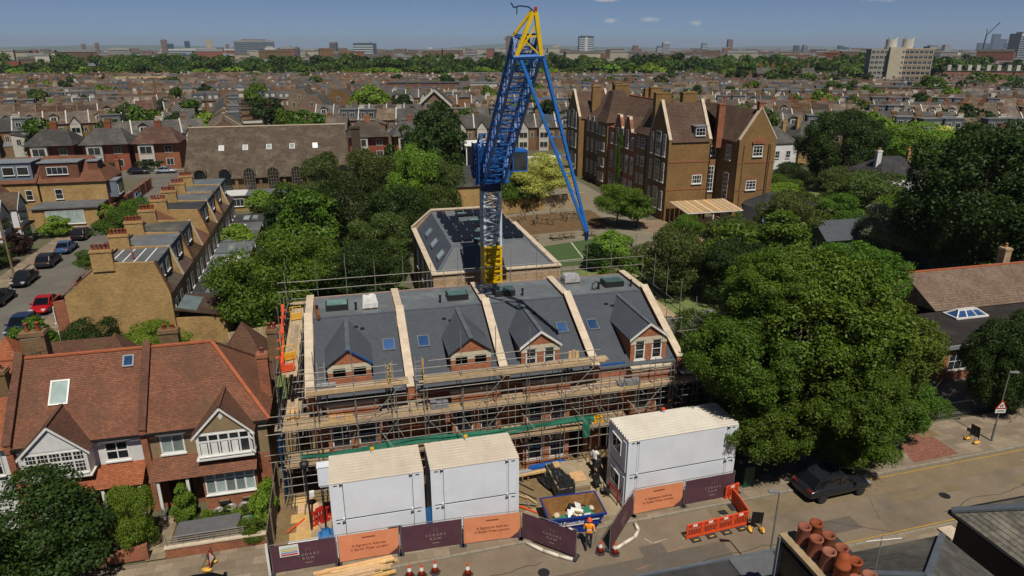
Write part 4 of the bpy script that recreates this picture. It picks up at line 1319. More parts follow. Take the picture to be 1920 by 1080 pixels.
def barrier(label, p, q):
 p, q = Vector((p[0], p[1], .012)), Vector((q[0], q[1], .012))
 L = (q - p).length
 t = thing('road_barrier', label, 'barrier', p, math.atan2(q.y - p.y, q.x - p.x), 'orange road barriers linked in a row')
 def body():
  b = MB()
  b.box(0, L, -.03, .03, .74, .98).box(0, L, -.03, .03, .06, .2).box(0, .08, -.03, .03, .2, .74).box(L - .08, L, -.03, .03, .2, .74)
  return b.mesh('frame', orange_pl)
 key = round(L, 2)
 put('frame', cached(('bar', key), body), t)
 sl = cached('bslat', lambda: MB().box(-.022, .022, -.02, .02, .2, .74).mesh('slat', orange_pl))
 n = 8
 for k in range(n):
  put('slat', sl, t, (.08 + (L - .16) * (k + .5) / n, 0, 0))
 put('reflector', cached(('brf', key), lambda: MB().box(L * .36, L * .64, -.036, -.031, .79, .94).mesh('reflector', white)), t)
 for s in (-1, 1):
  put('red_mark', cached(('brr', key, s), lambda: MB().box(L * .5 + s * L * .28 - .13, L * .5 + s * L * .28 + .13, -.036, -.031, .8, .93).mesh('red_mark', red_pl)), t)
 put('foot', cached('bft', lambda: MB().box(-.28, .28, -.38, .38, 0, .07).mesh('foot', block_m)), t, (L * .5, 0, 0))
 put('foot_strip', cached('bfs', lambda: MB().box(-.13, .13, -.3, -.24, .071, .085).mesh('foot_strip', yellow_pl)), t, (L * .5, 0, 0))
 return t
bp = [(17.05, 28.12), (18.05, 28.18), (19.05, 28.26), (20.05, 28.33), (21.06, 28.42)]
for k, lb in enumerate(('first', 'second', 'third', 'fourth')):
 barrier('orange road barrier, %s along the road side from the gate' % lb, bp[k], bp[k + 1])
barrier('orange road barrier turning the corner towards the pavement', (21.1, 28.45), (21.25, 29.5))
barrier('orange road barrier linking the corner to the pavement one', (21.25, 29.5), (21.3, 30.5))
barrier('short orange road barrier standing at the kerb by the green cabinet', (21.0, 30.75), (22.0, 30.95))
def sign_stand(label, x, y, rz, m, z=.0, tri=False):
 t = thing('road_sign_stand', label, 'road sign', (x, y, z), rz)
 f = MB()
 f.tube((-.3, -.02, .05), (-.2, .12, 1.1), .02).tube((.3, -.02, .05), (.2, .12, 1.1), .02).tube((-.3, .5, .05), (-.1, .14, .95), .018).tube((.3, .5, .05), (.1, .14, .95), .018).tube((-.3, -.02, .06), (-.3, .5, .06), .02).tube((.3, -.02, .06), (.3, .5, .06), .02)
 f.obj('stand', steel_dk, t)
 if tri:
  MB().extr([(-.42, .02, .35), (.42, .02, .35), (0, .13, 1.15)], (0, .02, 0)).obj('plate', m, t)
  MB().extr([(-.26, .012, .43), (.26, .012, .43), (0, .1, .95)], (0, .004, 0)).obj('face', white, t)
 else:
  MB().extr([(-.32, .03, .4), (.32, .03, .4), (.32, .14, 1.25), (-.32, .14, 1.25)], (0, .02, 0)).obj('plate', m, t)
 for s in (-1, 1):
  MB().lathe([(0, -.11), (.13, -.08), (.16, 0), (.13, .08), (0, .11)], n=8).obj('sandbag', yellow_pl, t, (s * .32, .2, .12), 0, True).scale = (1.0, 1.9, .9)
 return t
sign_stand('black-backed road sign weighted by yellow sandbags beside the barriers', 21.35, 28.0, R(160), black_m, .01)
sign_stand('dark road sign with yellow sandbags on the right pavement', 41.3, 32.4, R(100), steel_dk, .12)
sign_stand('red-tipped road sign with yellow sandbags on the garden pavement', -8.25, 32.1, R(75), red_pl, .12, True)
# roadside furniture
t = thing('street_cabinet', 'green street cabinet at the kerb beside the barriers', 'cabinet', (23.1, 31.75, .115))
MB().box(-.35, .35, -.2, .2, 0, 1.35).obj('cabinet', mat('green_paint', '#1f4a38', '#193d2e', rough=.5), t)
MB().box(-.38, .38, -.23, .23, 1.35, 1.42).box(-.42, .42, -.26, .26, -.003, .08).obj('lid', MATS['green_paint'], t)
t = thing('parking_sign', 'small parking sign plate on a grey post behind the green cabinet', 'sign', (23.9, 32.3, .115))
MB().tube((0, 0, 0), (0, 0, 2.3), .035, 8).obj('post', steel, t)
MB().box(-.2, .2, -.05, -.035, 1.75, 2.25).obj('plate', white, t)
MB().box(-.14, .14, -.055, -.051, 1.95, 2.18).obj('printed_panel', blue_pl, t)
def lamp_post(label, x, y, h, rz=0.):
 t = thing('street_lamp', label, 'street lamp', (x, y, .1), rz)
 MB().tube((0, 0, 0), (0, 0, 1.4), .075, 10).tube((0, 0, 1.4), (0, 0, h), .05, 10, .038).obj('column', mat('grey_column', '#77766f', '#63625c', rough=.6), t)
 MB().extr([(-.07, 0, h), (.07, 0, h), (.11, .55, h + .05), (-.11, .55, h + .05)], (0, 0, .07)).obj('lamp_head', zinc, t)
 MB().box(-.07, .07, .15, .5, h - .002, h + .02).obj('lens', white, t)
 return t
lamp = lamp_post('grey street lamp on the right pavement carrying a warning triangle', 42.5, 32.1, 5.3, R(-115))
lamp_post('grey street lamp by the chimney pots in front of the road', 19.45, 24.1, 5.45, R(75))
t = thing('warning_sign', 'red-bordered warning triangle with white plate on the lamp column', 'road sign', (42.42, 31.98, 2.3), R(-12))
MB().extr([(-.4, 0, .45), (.4, 0, .45), (0, 0, 1.12)], (0, -.02, 0)).obj('border', red_pl, t)
MB().extr([(-.27, -.022, .52), (.27, -.022, .52), (0, -.022, .97)], (0, -.004, 0)).obj('face', white, t)
MB().box(-.03, .03, -.03, -.027, .6, .82).box(-.12, -.05, -.03, -.027, .56, .72).box(.05, .11, -.03, -.027, .56, .74).obj('symbol', black_m, t)
MB().box(-.36, .36, -.02, 0, .12, .4).obj('plate', white, t)
MB().box(-.3, .3, -.024, -.021, .2, .24).box(-.26, .26, -.024, -.021, .29, .33).obj('printed_line', black_m, t)
for xx, lb in ((35.3, 'drain grating'),):
 pass
tag(MB().box(-.25, .25, -.2, .2, 0, .012).obj('drain_cover', steel_dk, None, (20.3, 29.75, .012), .03), 'dark drain grating in the road inside the barriers', 'drain cover')
# ================================================================ the pair of bay-fronted houses beside the site
ridge_m = mat('ridge_tile', '#a8603f', '#8c4c32', rough=.85, scale=2.)
def gabled_bay_house(label, x0, x1, bay_l, bay_r, wallm, gablem, hip, rl, door_side):
 h = thing('bay_fronted_house', label, 'house', ((x0 + x1) / 2, 38.3, 0))
 cx = (x0 + x1) / 2
 a, b = x0 - cx, x1 - cx
 L, Rr = bay_l - cx, bay_r - cx
 ez, rz_, fy, ry, by = 5.25, 9.0, -.3, 3.5, 7.3
 # walls
 w = MB()
 sw0, sw1 = ((Rr + .55, Rr + 1.8) if door_side == 'r' else (L - 2.15, L - .85))
 wall_face(w, a, b, 2.9, ez, 0, [(sw0, sw1, 3.62, 4.85)], .1)
 w.poly([(b, 0, 0), (b, 7, 0), (b, 7, ez), (b, 0, ez)]).poly([(a, 7, 0), (a, 0, 0), (a, 0, ez), (a, 7, ez)]).poly([(b, 7, 0), (a, 7, 0), (a, 7, ez), (b, 7, ez)])
 w.obj('wall', wallm, h)
 g = MB()
 dx0, dx1 = (Rr + .3, b - .15) if door_side == 'r' else (a + .15, L - .3)
 wall_face(g, a, b, 0, 2.9, .0, [(dx0 + .5, dx1 - .5, .1, 2.35)], .35)
 g.obj('lower_wall', brick_red, h)
 MB().box(dx0 + .55, dx1 - .55, .3, .34, .1, 2.3).obj('door', black_m, h)
 window(h, sw0, .04, 3.62, sw1 - sw0, 1.23, 2, 2 if wallm is render_white else 1, panes=True, gm=glass if wallm is render_white else glass_pale, sill=.09, fw=.09, bar=.06)
 MB().box(sw0 - .15, sw1 + .15, -.1, 0, 4.9, 5.05).obj('window_hood', white, h)
 # bay: first floor box, sloping tiles, ground floor box
 by0 = -1.0
 u = MB()
 wall_face(u, L, Rr, 3.55, ez, by0, [(L + .1, Rr - .1, 3.72, 5.12)], .08)
 u.poly([(L, 0, 3.55), (L, by0, 3.55), (L, by0, ez), (L, 0, ez)]).poly([(Rr, by0, 3.55), (Rr, 0, 3.55), (Rr, 0, ez), (Rr, by0, ez)])
 u.poly([(L, by0, 3.55), (Rr, by0, 3.55), (Rr, 0, 3.55), (L, 0, 3.55)][::-1])
 bay = u.obj('bay', white, h)
 wide = Rr - L - .2
 if wallm is render_white:
  window(h, L + .1, by0 + .05, 3.72, wide, 1.4, 5, 2, panes=True, top=.78, fw=.07, bar=.09)
  for k in range(5):          # small glazing bars of the cottage casements
   for q in (.33, .66):
    MB().box(L + .1 + wide * (k + q) / 5 - .012, L + .1 + wide * (k + q) / 5 + .012, by0 - .005, by0 + .012, 3.8, 5.05).obj('glazing_bar', white, bay)
  for z in (4.05, 4.28, 4.8):
   MB().box(L + .17, Rr - .17, by0 - .006, by0 + .012, z, z + .024).obj('glazing_bar', white, bay)
 else:
  window(h, L + .1, by0 + .05, 3.72, wide, 1.4, 5, 2, panes=True, top=.92, gm=glass, fw=.07, bar=.09)
  for k in range(4):          # curtains behind the glass
   MB().box(L + .2 + wide * k / 5, L + .55 + wide * k / 5, by0 + .024, by0 + .034, 3.8, 4.6).obj('curtain', white, bay)
  sash = MB().box(0, .5, -.03, .03, 0, .05).box(0, .5, -.03, .03, 1.2, 1.25).box(0, .05, -.03, .03, .05, 1.2).box(.45, .5, -.03, .03, .05, 1.2).box(.05, .45, -.03, .03, .84, .88)
  sash.obj('open_casement', white, bay, (Rr - .1, by0, 3.8), R(-55))
 MB().box(L - .1, Rr + .1, by0 - .12, -.02, 3.47, 3.56).obj('bay_sill', white, bay)
 lg = MB()
 wall_face(lg, L, Rr, 0, 2.75, by0, [(L + .12, Rr - .12, 1.1, 2.62)], .08)
 lg.poly([(L, 0, 0), (L, by0, 0), (L, by0, 2.75), (L, 0, 2.75)]).poly([(Rr, by0, 0), (Rr, 0, 0), (Rr, 0, 2.75), (Rr, by0, 2.75)])
 lg.obj('bay_base', brick_red, h)
 window(h, L + .12, by0 + .05, 1.1, Rr - L - .24, 1.52, 5, 2, panes=True, top=1.0, gm=glass_pale, fw=.08, bar=.1)
 # gable over the bay
 gx = (L + Rr) / 2
 ov = .22
 ga, ge = 6.85, 5.28
 gm_ = MB()
 gm_.poly([(L, by0 - .02, ge - .03), (Rr, by0 - .02, ge - .03), (gx, by0 - .02, ga - .1)])
 gm_.obj('gable', gablem, h)
 if gablem is not render_white:
  MB().extr([(gx - .14, by0 - .05, 6.2), (gx, by0 - .05, 5.98), (gx + .14, by0 - .05, 6.2), (gx, by0 - .05, 6.42)], (0, .02, 0)).obj('diamond', white, h)
 bb = MB()
 for s, e in ((-1, L - ov), (1, Rr + ov)):
  zz = ge - ov * (ga - ge) / (gx - L)
  bb.extr([(e, by0 - .16, zz - .2), (e, by0 - .16, zz + .0), (gx, by0 - .16, ga), (gx, by0 - .16, ga - .22)], (0, .05, 0))
 bb.obj('bargeboard', white, h)
 gr = MB()
 yb = 1.6
 for s, e in ((-1, L - ov), (1, Rr + ov)):
  zz = ge - ov * (ga - ge) / (gx - L) + .02
  p = [(e, by0 - .2, zz), (e, yb, zz), (gx, yb, ga + .03), (gx, by0 - .2, ga + .03)]
  courses(gr, *(p if s > 0 else (p[1], p[0], p[3], p[2])), .11, .012)
 gr.obj('bay_roof', tile_old, h)
 MB().bar((gx, by0 - .22, ga + .06), (gx, 1.3, ga + .06), .2, .08).obj('ridge', tile_old, h)
 # main roof
 r = MB()
 if hip:
  hx = b - 3.0
  courses(r, (a + .1, fy, ez), (b + .25, fy, ez), (hx, ry, rz_), (a + .1, ry, rz_), .11, .014)
  courses(r, (b + .25, fy, ez), (b + .25, by, ez), (hx, ry, rz_), (hx, ry, rz_), .11, .014)
  courses(r, (b + .25, by, ez), (a + .1, by, ez), (a + .1, ry, rz_), (hx, ry, rz_), .11, .014)
 else:
  hx = b
  courses(r, (a, fy, ez), (b, fy, ez), (b, ry, rz_), (a, ry, rz_), .11, .014)
  courses(r, (b, by, ez), (a, by, ez), (a, ry, rz_), (b, ry, rz_), .11, .014)
 roof = r.obj('roof', tile_red, h)
 MB().bar((a, ry, rz_ + .03), (hx, ry, rz_ + .03), .22, .1).obj('ridge', ridge_m, roof)
 if hip:
  MB().bar((hx, ry, rz_ + .03), (b + .25, fy, ez + .05), .2, .09).obj('hip_ridge', ridge_m, roof)
  MB().bar((hx, ry, rz_ + .03), (b + .25, by, ez + .05), .2, .09).obj('hip_ridge', tile_old, roof)
 MB().box(a + .05, b + .2, fy - .13, fy + .0, ez - .12, ez - .02).obj('gutter', black_m, h)
 pit = math.atan2(rz_ - ez, ry - fy)
 for rx, t_, ww, hh, fm, gmm in rl:
  o = rooflight(h, (rx - cx, fy + (ry - fy) * t_, ez + (rz_ - ez) * t_ + .03), pit, ww, hh, fm, gmm)
 # lean-to roof between the floors
 lt = MB()
 l0, l1 = (L - .05, b - .1) if door_side == 'r' else (a + .1, Rr + .1)
 courses(lt, (l0, by0 - .45, 2.72), (l1, by0 - .45, 2.72), (l1, .0, 3.44), (l0, .0, 3.44), .11, .012)
 lt.poly([(l0, by0 - .45, 2.7), (l0, 0, 2.7), (l1, 0, 2.7), (l1, by0 - .45, 2.7)])
 lt.obj('porch_roof', tile_new if wallm is render_white else tile_red, h)
 for xx in ((dx0 + .1, dx1 - .25) if wallm is render_white else (dx0 + .3, dx1 - .5)):
  MB().box(xx, xx + .16, by0 - .35, by0 - .2, 0, 2.7).obj('porch_post', white, h)
 return h
HA = gabled_bay_house('white-rendered house with white gable behind the dark front tree', -18.9, -12.25, -18.1, -14.95, render_white, render_white, False,
                      [(-17.2, .42, 1.0, 1.5, white, glass_pale), (-13.5, .78, .62, .75, lead, glass_blue)], 'r')
HB = gabled_bay_house('tan pebbledash house with diamond in its gable, nearest the site', -12.15, -5.6, -9.35, -6.35, render_tan, render_tan, True, [], 'l')
MB().box(-1.45, .85, 7.0, 9.6, 0, 4.6).obj('rear_wing_wall', brick_yel, HB)
pwall = MB()
prof = [(-.35, 5.0), (-.35, 5.5), (3.5, 9.32), (7.3, 5.4), (7.3, 5.0)]
pwall.extr([(-.17, y, z) for y, z in prof], (.34, 0, 0))
pwall.box(-.17, .17, -.3, .0, 0, 5.0)
pw = pwall.obj('party_wall', brick_red, HB, (-12.2 + 8.875, 0, 0))
MB().extr([(-.22, -.4, 5.52), (.22, -.4, 5.52), (.22, 3.5, 9.36), (-.22, 3.5, 9.36)], (0, 0, .08)).obj('coping', tile_old, pw)
pw2 = pwall.obj('party_wall', brick_red, HA, (-18.95 + 15.575, 0, 0))
MB().extr([(-.22, -.4, 5.52), (.22, -.4, 5.52), (.22, 3.5, 9.36), (-.22, 3.5, 9.36)], (0, 0, .08)).obj('coping', tile_old, pw2)
chimney(HB, 3.2, 2.6, 5.4, 8.3, .62, .62, 1, brick_red, ph=.35)
chimney(HB, -2.4, 5.0, 7.3, 9.5, 1.1, .6, 2, brick_brn, ph=.3)
chimney(HA, -2.8, 4.4, 7.6, 10.3, 1.3, .7, 2, brick_brn, ph=.55)
chimney(HB, 3.4, 7.2, 4.6, 8.0, .7, .6, 2, brick_brn)
for hh, xx in ((HA, -.2), (HB, 1.2)):    # rear wings with pyramid roofs
 rw = MB()
 courses(rw, (xx - 1.7, 7.2, 5.2), (xx + 1.7, 7.2, 5.2), (xx, 9.4, 7.9), (xx, 9.4, 7.9), .11)
 courses(rw, (xx + 1.7, 7.2, 5.2), (xx + 1.7, 11.4, 5.2), (xx, 9.4, 7.9), (xx, 9.4, 7.9), .11)
 courses(rw, (xx - 1.7, 11.4, 5.2), (xx - 1.7, 7.2, 5.2), (xx, 9.4, 7.9), (xx, 9.4, 7.9), .11)
 rw.obj('rear_roof', tile_old, hh)
 MB().box(xx - 1.5, xx + 1.5, 7.05, 11.2, 0, 5.15).obj('rear_wall', brick_brn, hh)
# neighbour at the picture edge
HC = thing('bay_fronted_house', 'orange-roofed house cut off at the left picture edge', 'house', (-22.3, 38.3, 0))
MB().box(-3.3, 3.2, 0, 7, 0, 5.25).obj('wall', render_white, HC)
r = MB()
courses(r, (-3.4, -.3, 5.25), (3.2, -.3, 5.25), (3.2, 3.5, 9.0), (-3.4, 3.5, 9.0), .11, .014)
courses(r, (3.2, 7.3, 5.25), (-3.4, 7.3, 5.25), (-3.4, 3.5, 9.0), (3.2, 3.5, 9.0), .11, .014)
r.obj('roof', tile_new, HC)
MB().bar((-3.4, 3.5, 9.03), (3.2, 3.5, 9.03), .2, .1).obj('ridge', ridge_m, HC)
window(HC, 1.6, -.02, 3.6, 1.2, 1.2)
chimney(HC, 2.6, 2.2, 6.0, 9.0, 1.0, .62, 2, brick_brn, ph=.3)
rw = MB()
courses(rw, (-1.2, 6.6, 6.2), (2.2, 6.6, 6.2), (.5, 8.6, 8.6), (.5, 8.6, 8.6), .11)
courses(rw, (2.2, 6.6, 6.2), (2.2, 10.6, 6.2), (.5, 8.6, 8.6), (.5, 8.6, 8.6), .11)
rw.obj('rear_roof', tile_new, HC)
MB().box(-1.0, 2.0, 6.95, 10.4, 0, 6.15).obj('rear_wall', brick_red, HC)
# tv aerial on the ridge
t = thing('tv_aerial', 'thin television aerial on the white house ridge', 'aerial', (-18.1, 41.6, 9.3))
MB().tube((0, 0, 0), (0, 0, 1.0), .02, 5).obj('mast', steel, t)
MB().tube((-.5, 0, .95), (.5, .1, .95), .012, 4).obj('boom', steel, t)
# low rear building with two rooflights, behind the white house
t = thing('rear_extension', 'low brown-roofed extension with two rooflights behind the houses', 'extension', (-20.2, 51.5, 0))
MB().box(-2.6, 2.6, -1.2, 1.2, 0, 4.0).obj('wall', brick_brn, t)
r = MB()
courses(r, (-2.7, -1.4, 4.0), (2.7, -1.4, 4.0), (2.7, 1.4, 5.6), (-2.7, 1.4, 5.6), .11)
r.poly([(2.6, -1.2, 4.0), (2.6, 1.2, 4.0), (2.6, 1.2, 5.5)]).poly([(2.6, 1.2, 4), (-2.6, 1.2, 4), (-2.6, 1.2, 5.5), (2.6, 1.2, 5.5)])
r.obj('roof', tile_old, t)
rooflight(t, (-1.6, -.6, 4.55), R(30), 1.2, .9, white, glass_pale)
rooflight(t, (.9, -.6, 4.55), R(30), 1.2, .9, white, glass_blue)
# ---------------------------------------------------------------- front gardens
sheet('garden_path', rect(-11.9, -10.9, 33.5, 37.3), .07, mat('path_slabs', '#8f8169', '#7b6d56', brick=(.6, .5, .02), mortar='#5a4f3d', scale=.6))
sheet('front_garden', rect(-10.8, -5.5, 33.7, 37.3), .06, mat('garden_soil', '#6b5d44', '#55492f', scale=1., dirt='#4d5a2e', dirt_amt=.7, bump=.5, bscale=12.))
sheet('garden_terrace', rect(-10.3, -6.0, 34.9, 35.9), .09, mat('garden_slabs', '#a39279', '#8d7c63', brick=(.9, .45, .02), mortar='#665a46', scale=.5))
sheet('front_garden', rect(-24, -12.3, 33.7, 37.3), .06, MATS['garden_soil'])
t = thing('garden_wall', 'red brick garden wall with pale coping along the pavement', 'garden wall', (-10.8, 33.45, .11))
MB().box(0, 5.3, -.11, .11, 0, .62).obj('wall', brick_red, t)
MB().box(-.03, 5.33, -.16, .16, .62, .7).obj('coping', stone, t)
t2 = thing('garden_railing', 'white metal garden railing standing on the red brick wall', 'railing', (-10.7, 33.5, .82))
for k in range(4):
 MB().tube((0, 0, .1 + .14 * k), (3.9, 0, .1 + .14 * k), .022, 6).obj('rail', steel, t2)
for k in range(6):
 MB().tube((.78 * k, 0, 0), (.78 * k, 0, .58), .025, 6).obj('upright', steel, t2)
t = thing('bin_store', 'long grey-topped bin store behind the garden railing', 'bin store', (-10.2, 33.75, .07), R(1))
MB().box(0, 3.1, 0, .95, 0, 1.05).obj('box', timber_old, t)
MB().extr([(-.06, -.06, 1.05), (3.16, -.06, 1.05), (3.16, 1.0, 1.22), (-.06, 1.0, 1.22)], (0, 0, .04)).obj('lid', mat('grey_lid', '#5d5c5f', '#504f52', rough=.6), t)
t = thing('brick_pier', 'brick gate pier with sloping wall below the tall green shrub', 'gate pier', (-14.0, 33.7, .11))
MB().box(-.3, .3, -.3, .3, 0, 1.1).obj('pier', brick_brn, t)
MB().box(-.36, .36, -.36, .36, 1.1, 1.2).obj('cap', stone, t)
MB().extr([(.3, -.12, 0), (2.3, -.12, 0), (2.3, -.12, .9), (.3, -.12, .55)], (0, .24, 0)).obj('wall', brick_red, t)
t = thing('brick_pier', 'brick garden wall end under the dark front tree', 'gate pier', (-15.6, 33.65, .11))
MB().box(-.25, .25, -.2, .2, 0, .8).box(-3, -.25, -.12, .12, 0, .65).obj('wall', brick_brn, t)
sheet('drive_paving', [(-13.6, 33.7), (-12.2, 33.7), (-12.3, 35.2), (-13.7, 35.2)], .08, mat('granite_setts', '#8d8575', '#756d5e', brick=(.2, .2, .03), mortar='#4a443a', scale=2., bump=.5))
# bicycle
t = thing('bicycle', 'green bicycle lying against the garden plants', 'bicycle', (-6.9, 34.75, .1), R(8))
for x in (-.52, .52):
 b = MB()
 for k in range(16):
  a0, a1 = k * math.pi / 8, (k + 1) * math.pi / 8
  b.tube((.33 * math.cos(a0), 0, .34 + .33 * math.sin(a0)), (.33 * math.cos(a1), 0, .34 + .33 * math.sin(a1)), .022, 5)
 for k in range(4):
  a0 = k * math.pi / 4
  b.tube((.32 * math.cos(a0), 0, .34 + .32 * math.sin(a0)), (-.32 * math.cos(a0), 0, .34 - .32 * math.sin(a0)), .006, 3)
 b.obj('wheel', black_m, t, (x, 0, 0))
gp_ = MATS['green_paint']
fr = MB()
for p, q in (((-.52, 0, .34), (-.12, 0, .3)), ((-.12, 0, .3), (.38, 0, .75)), ((-.22, 0, .78), (.38, 0, .78)), ((-.12, 0, .3), (-.24, 0, .85)), ((-.52, 0, .34), (-.22, 0, .78)), ((.38, 0, .85), (.52, 0, .34))):
 fr.tube(p, q, .022, 6)
fr.obj('frame', mat('bike_green', '#3f8f6a', '#357a5a', rough=.4), t)
MB().box(-.36, -.12, -.07, .07, .85, .9).obj('saddle', black_m, t)
MB().tube((.36, -.28, .95), (.36, .28, .95), .018, 6).tube((.38, 0, .8), (.36, 0, .95), .018, 6).obj('handlebar', steel, t)
t.rotation_euler = (R(-25), 0, R(8))
# plant pots along the house
for lb, x, y, r, m in (('orange clay pot beside the garden hedge', -5.95, 35.75, .24, pot_m), ('grey planter before the bay, nearest the path', -8.6, 36.6, .25, zinc), ('grey planter before the bay, second along', -7.9, 36.65, .28, zinc), ('grey planter before the bay, third along', -7.2, 36.7, .27, zinc), ('dark planter by the bay corner', -6.5, 36.7, .22, steel_dk)):
 t = thing('plant_pot', lb, 'plant pot', (x, y, .07))
 MB().lathe([(r * .7, 0), (r, r * 1.5), (r * 1.08, r * 1.5), (r * 1.08, r * 1.75), (r * .9, r * 1.75), (r * .85, r * 1.4)], n=12).obj('pot', m, t, smooth=True)
 MB().lathe([(.0, r * 1.4), (r * .85, r * 1.42)], n=12, cap=False).obj('soil', earth, t)
for lb, x in (('dark window box under the tan house bay, left one', -8.3), ('dark window box under the tan house bay, right one', -7.0)):
 t = thing('window_box', lb, 'planter', (x, 37.15, .55))
 MB().extr([(-.25, 0, .0), (.25, 0, .0), (.32, 0, .2), (-.32, 0, .2)], (0, -.2, 0)).obj('trough', steel_dk, t)
 MB().box(-.28, .28, -.18, -.02, .2, .24).obj('soil', earth, t)
# ================================================================ the stock-brick terrace end-on behind, and its street
grey_clad = mat('grey_cladding', '#6b7885', '#586471', rough=.7, scale=.8)
white_gable = render_white
def end_terrace(i, y0, y1, label):
 x0, xr, xf, xb = -24.2, -20.8, -16.5, -15.7          # front eave, ridge, top of rear dormer, rear wall
 h = thing('stock_brick_house', label, 'house', (-20, y0, 0), 0, 'stock brick terrace along the side street')
 d = y1 - y0
 X = lambda x: x + 20
 b = MB()
 prof = [(x0 + .1, 0), (x0 + .1, 5.75), (xr, 8.5), (xf, 8.3), (xb, 5.3), (xb, 0)]
 b.extr([(X(x), 0, z) for x, z in prof], (0, .3, 0))
 b.obj('party_wall', brick_yel, h)
 MB().box(X(x0), X(x0) + .25, .3, d, 0, 5.7).obj('front_wall', brick_red, h)
 MB().box(X(xb) - .25, X(xb), .3, d, 0, 5.3).obj('rear_wall', brick_yel, h)
 c = MB()
 c.extr([(X(x0) - .1, -.06, 5.72), (X(x0) - .1, .36, 5.72), (X(xr), .36, 8.55), (X(xr), -.06, 8.55)], (0, 0, .09))
 c.obj('coping', stone if i % 2 else tile_old, h)
 c = MB()
 c.extr([(X(xf) - .1, -.06, 8.36), (X(xf) - .1, .36, 8.36), (X(xb) + .05, .36, 5.4), (X(xb) + .05, -.06, 5.4)], (.12, 0, .05))
 c.obj('coping', stone if i % 2 else tile_old, h)
 r = MB()
 courses(r, (X(x0) - .25, d, 5.6), (X(x0) - .25, .3, 5.6), (X(xr), .3, 8.45), (X(xr), d, 8.45), .15)
 r.obj('roof', (tile_red, tile_far, tile_red, tile_new, tile_far, tile_red)[i % 6], h)
 # rear dormer across the house, or a plain slope
 if i != 3:
  dz = 8.25
  MB().box(X(xr), X(xf) + .1, .32, d - .02, dz - .1, dz).obj('flat_roof', (felt, felt_flat, slate_old, felt, felt_dark, felt)[i % 6], h)
  MB().box(X(xf) - .1, X(xf), .32, d - .02, 5.9, dz - .1).obj('dormer_face', grey_clad, h)
  MB().box(X(xf) - .5, X(xf) - .1, .32, .6, 6, dz - .1).box(X(xf) - .5, X(xf) - .1, d - .3, d - .02, 6, dz - .1).obj('dormer_cheek', grey_clad, h)
  window(h, X(xf) + .03, .9, 6.5, 1.2, 1.2, 2, 1, rz=math.pi / 2)
  window(h, X(xf) + .03, 3.1, 6.5, 1.2, 1.2, 2, 1, rz=math.pi / 2)
  s = MB()
  courses(s, (X(xb) + .1, .3, 5.3), (X(xb) + .1, d, 5.3), (X(xf), d, 6.0), (X(xf), .3, 6.0), .15)
  s.obj('rear_roof', tile_far, h)
  if i == 0:
   for k in range(4):
    MB().box(X(xr) + .5 + .95 * k, X(xr) + .62 + .95 * k, .5, d - .3, dz, dz + .05).obj('roof_batten', white, h)
   MB().tube((X(-18.6), 1.6, dz), (X(-18.6), 1.6, dz + .7), .1, 8).obj('flue', pot_m, h)
 else:
  s = MB()
  courses(s, (X(xb) + .1, .3, 5.3), (X(xb) + .1, d, 5.3), (X(xr) + .02, d, 8.45), (X(xr) + .02, .3, 8.45), .15)
  s.obj('rear_roof', tile_red, h)
 for k in range(2):
  window(h, X(xb) + .04, .8 + 2.2 * k, 3.0, 1.0, 1.5, 2, 2, rz=math.pi / 2)
 for k in range(2):
  window(h, X(x0) - .04, 2.2 + 2.4 * k, 3.2, 1.2, 1.5, 2, 2, rz=-math.pi / 2)
 chimney(h, X(-20.6), .15, 7.8, 9.7, 1.7, .55, 5, brick_yel, pot_m, ph=.5, pr=.15)
 # rear ground floor extension
 e = MB().box(X(xb), X(-11.5), .4, d - .3, 0, 2.75)
 e.obj('extension_wall', brick_yel if i % 2 == 0 else render_white, h)
 if i == 0:
  q = MB()
  q.extr([(X(xb), .2, 3.6), (X(-11.4), .2, 2.7), (X(-11.4), d - .3, 2.7), (X(xb), d - .3, 3.6)], (0, 0, .1))
  q.obj('extension_roof', tile_far, h)
  MB().extr([(X(xb) + .2, .5, 3.72), (X(-13.9), .5, 3.32), (X(-13.9), d - 1.2, 3.32), (X(xb) + .2, d - 1.2, 3.72)], (0, 0, .06)).obj('roof_window', glass_pale, h)
 else:
  MB().box(X(xb), X(-11.35), .3, d - .2, 2.75, 2.88).obj('extension_roof', (felt, felt_dark, felt, zinc, felt_flat, felt)[i % 6], h)
  for k in range(2 if i % 2 else 1):
   MB().box(X(-14.2) + 1.2 * k, X(-13.4) + 1.2 * k, 1.4, 3.6, 2.88, 3.0).obj('rooflight', glass_pale if i % 3 else white, h)
 # projecting front bay roof
 f = MB()
 courses(f, (X(x0) - 1.3, d * .45, 5.2), (X(x0) - 1.3, .5, 5.2), (X(x0) + .8, .5, 6.7), (X(x0) + .8, d * .45, 6.7), .15)
 f.obj('bay_roof', tile_new if i % 2 == 0 else tile_red, h)
 MB().box(X(x0) - 1.1, X(x0), .6, d * .42, 0, 5.2).obj('bay', brick_red, h)
 window(h, X(x0) - 1.14, d * .4, 3.2, d * .3, 1.5, 3, 1, rz=-math.pi / 2)
 window(h, X(x0) - 1.14, d * .4, .9, d * .3, 1.5, 3, 1, rz=-math.pi / 2)
 return h
ordn = ['end-on stock brick house with bare gable facing the gardens', 'second stock brick terrace house behind the bare gable', 'third stock brick terrace house, slate-topped loft', 'fourth stock brick terrace house, plain red rear slope', 'fifth stock brick terrace house, dark loft roof', 'sixth stock brick terrace house', 'seventh stock brick terrace house', 'last stock brick terrace house before the hall']
for i in range(8):
 end_terrace(i, 63 + 5.3 * i, 63 + 5.3 * (i + 1) - .02, ordn[i])
t = thing('timber_fence', 'orange-brown timber garden fence behind the terrace extensions', 'fence', (-11.2, 61.5, 0), R(12))
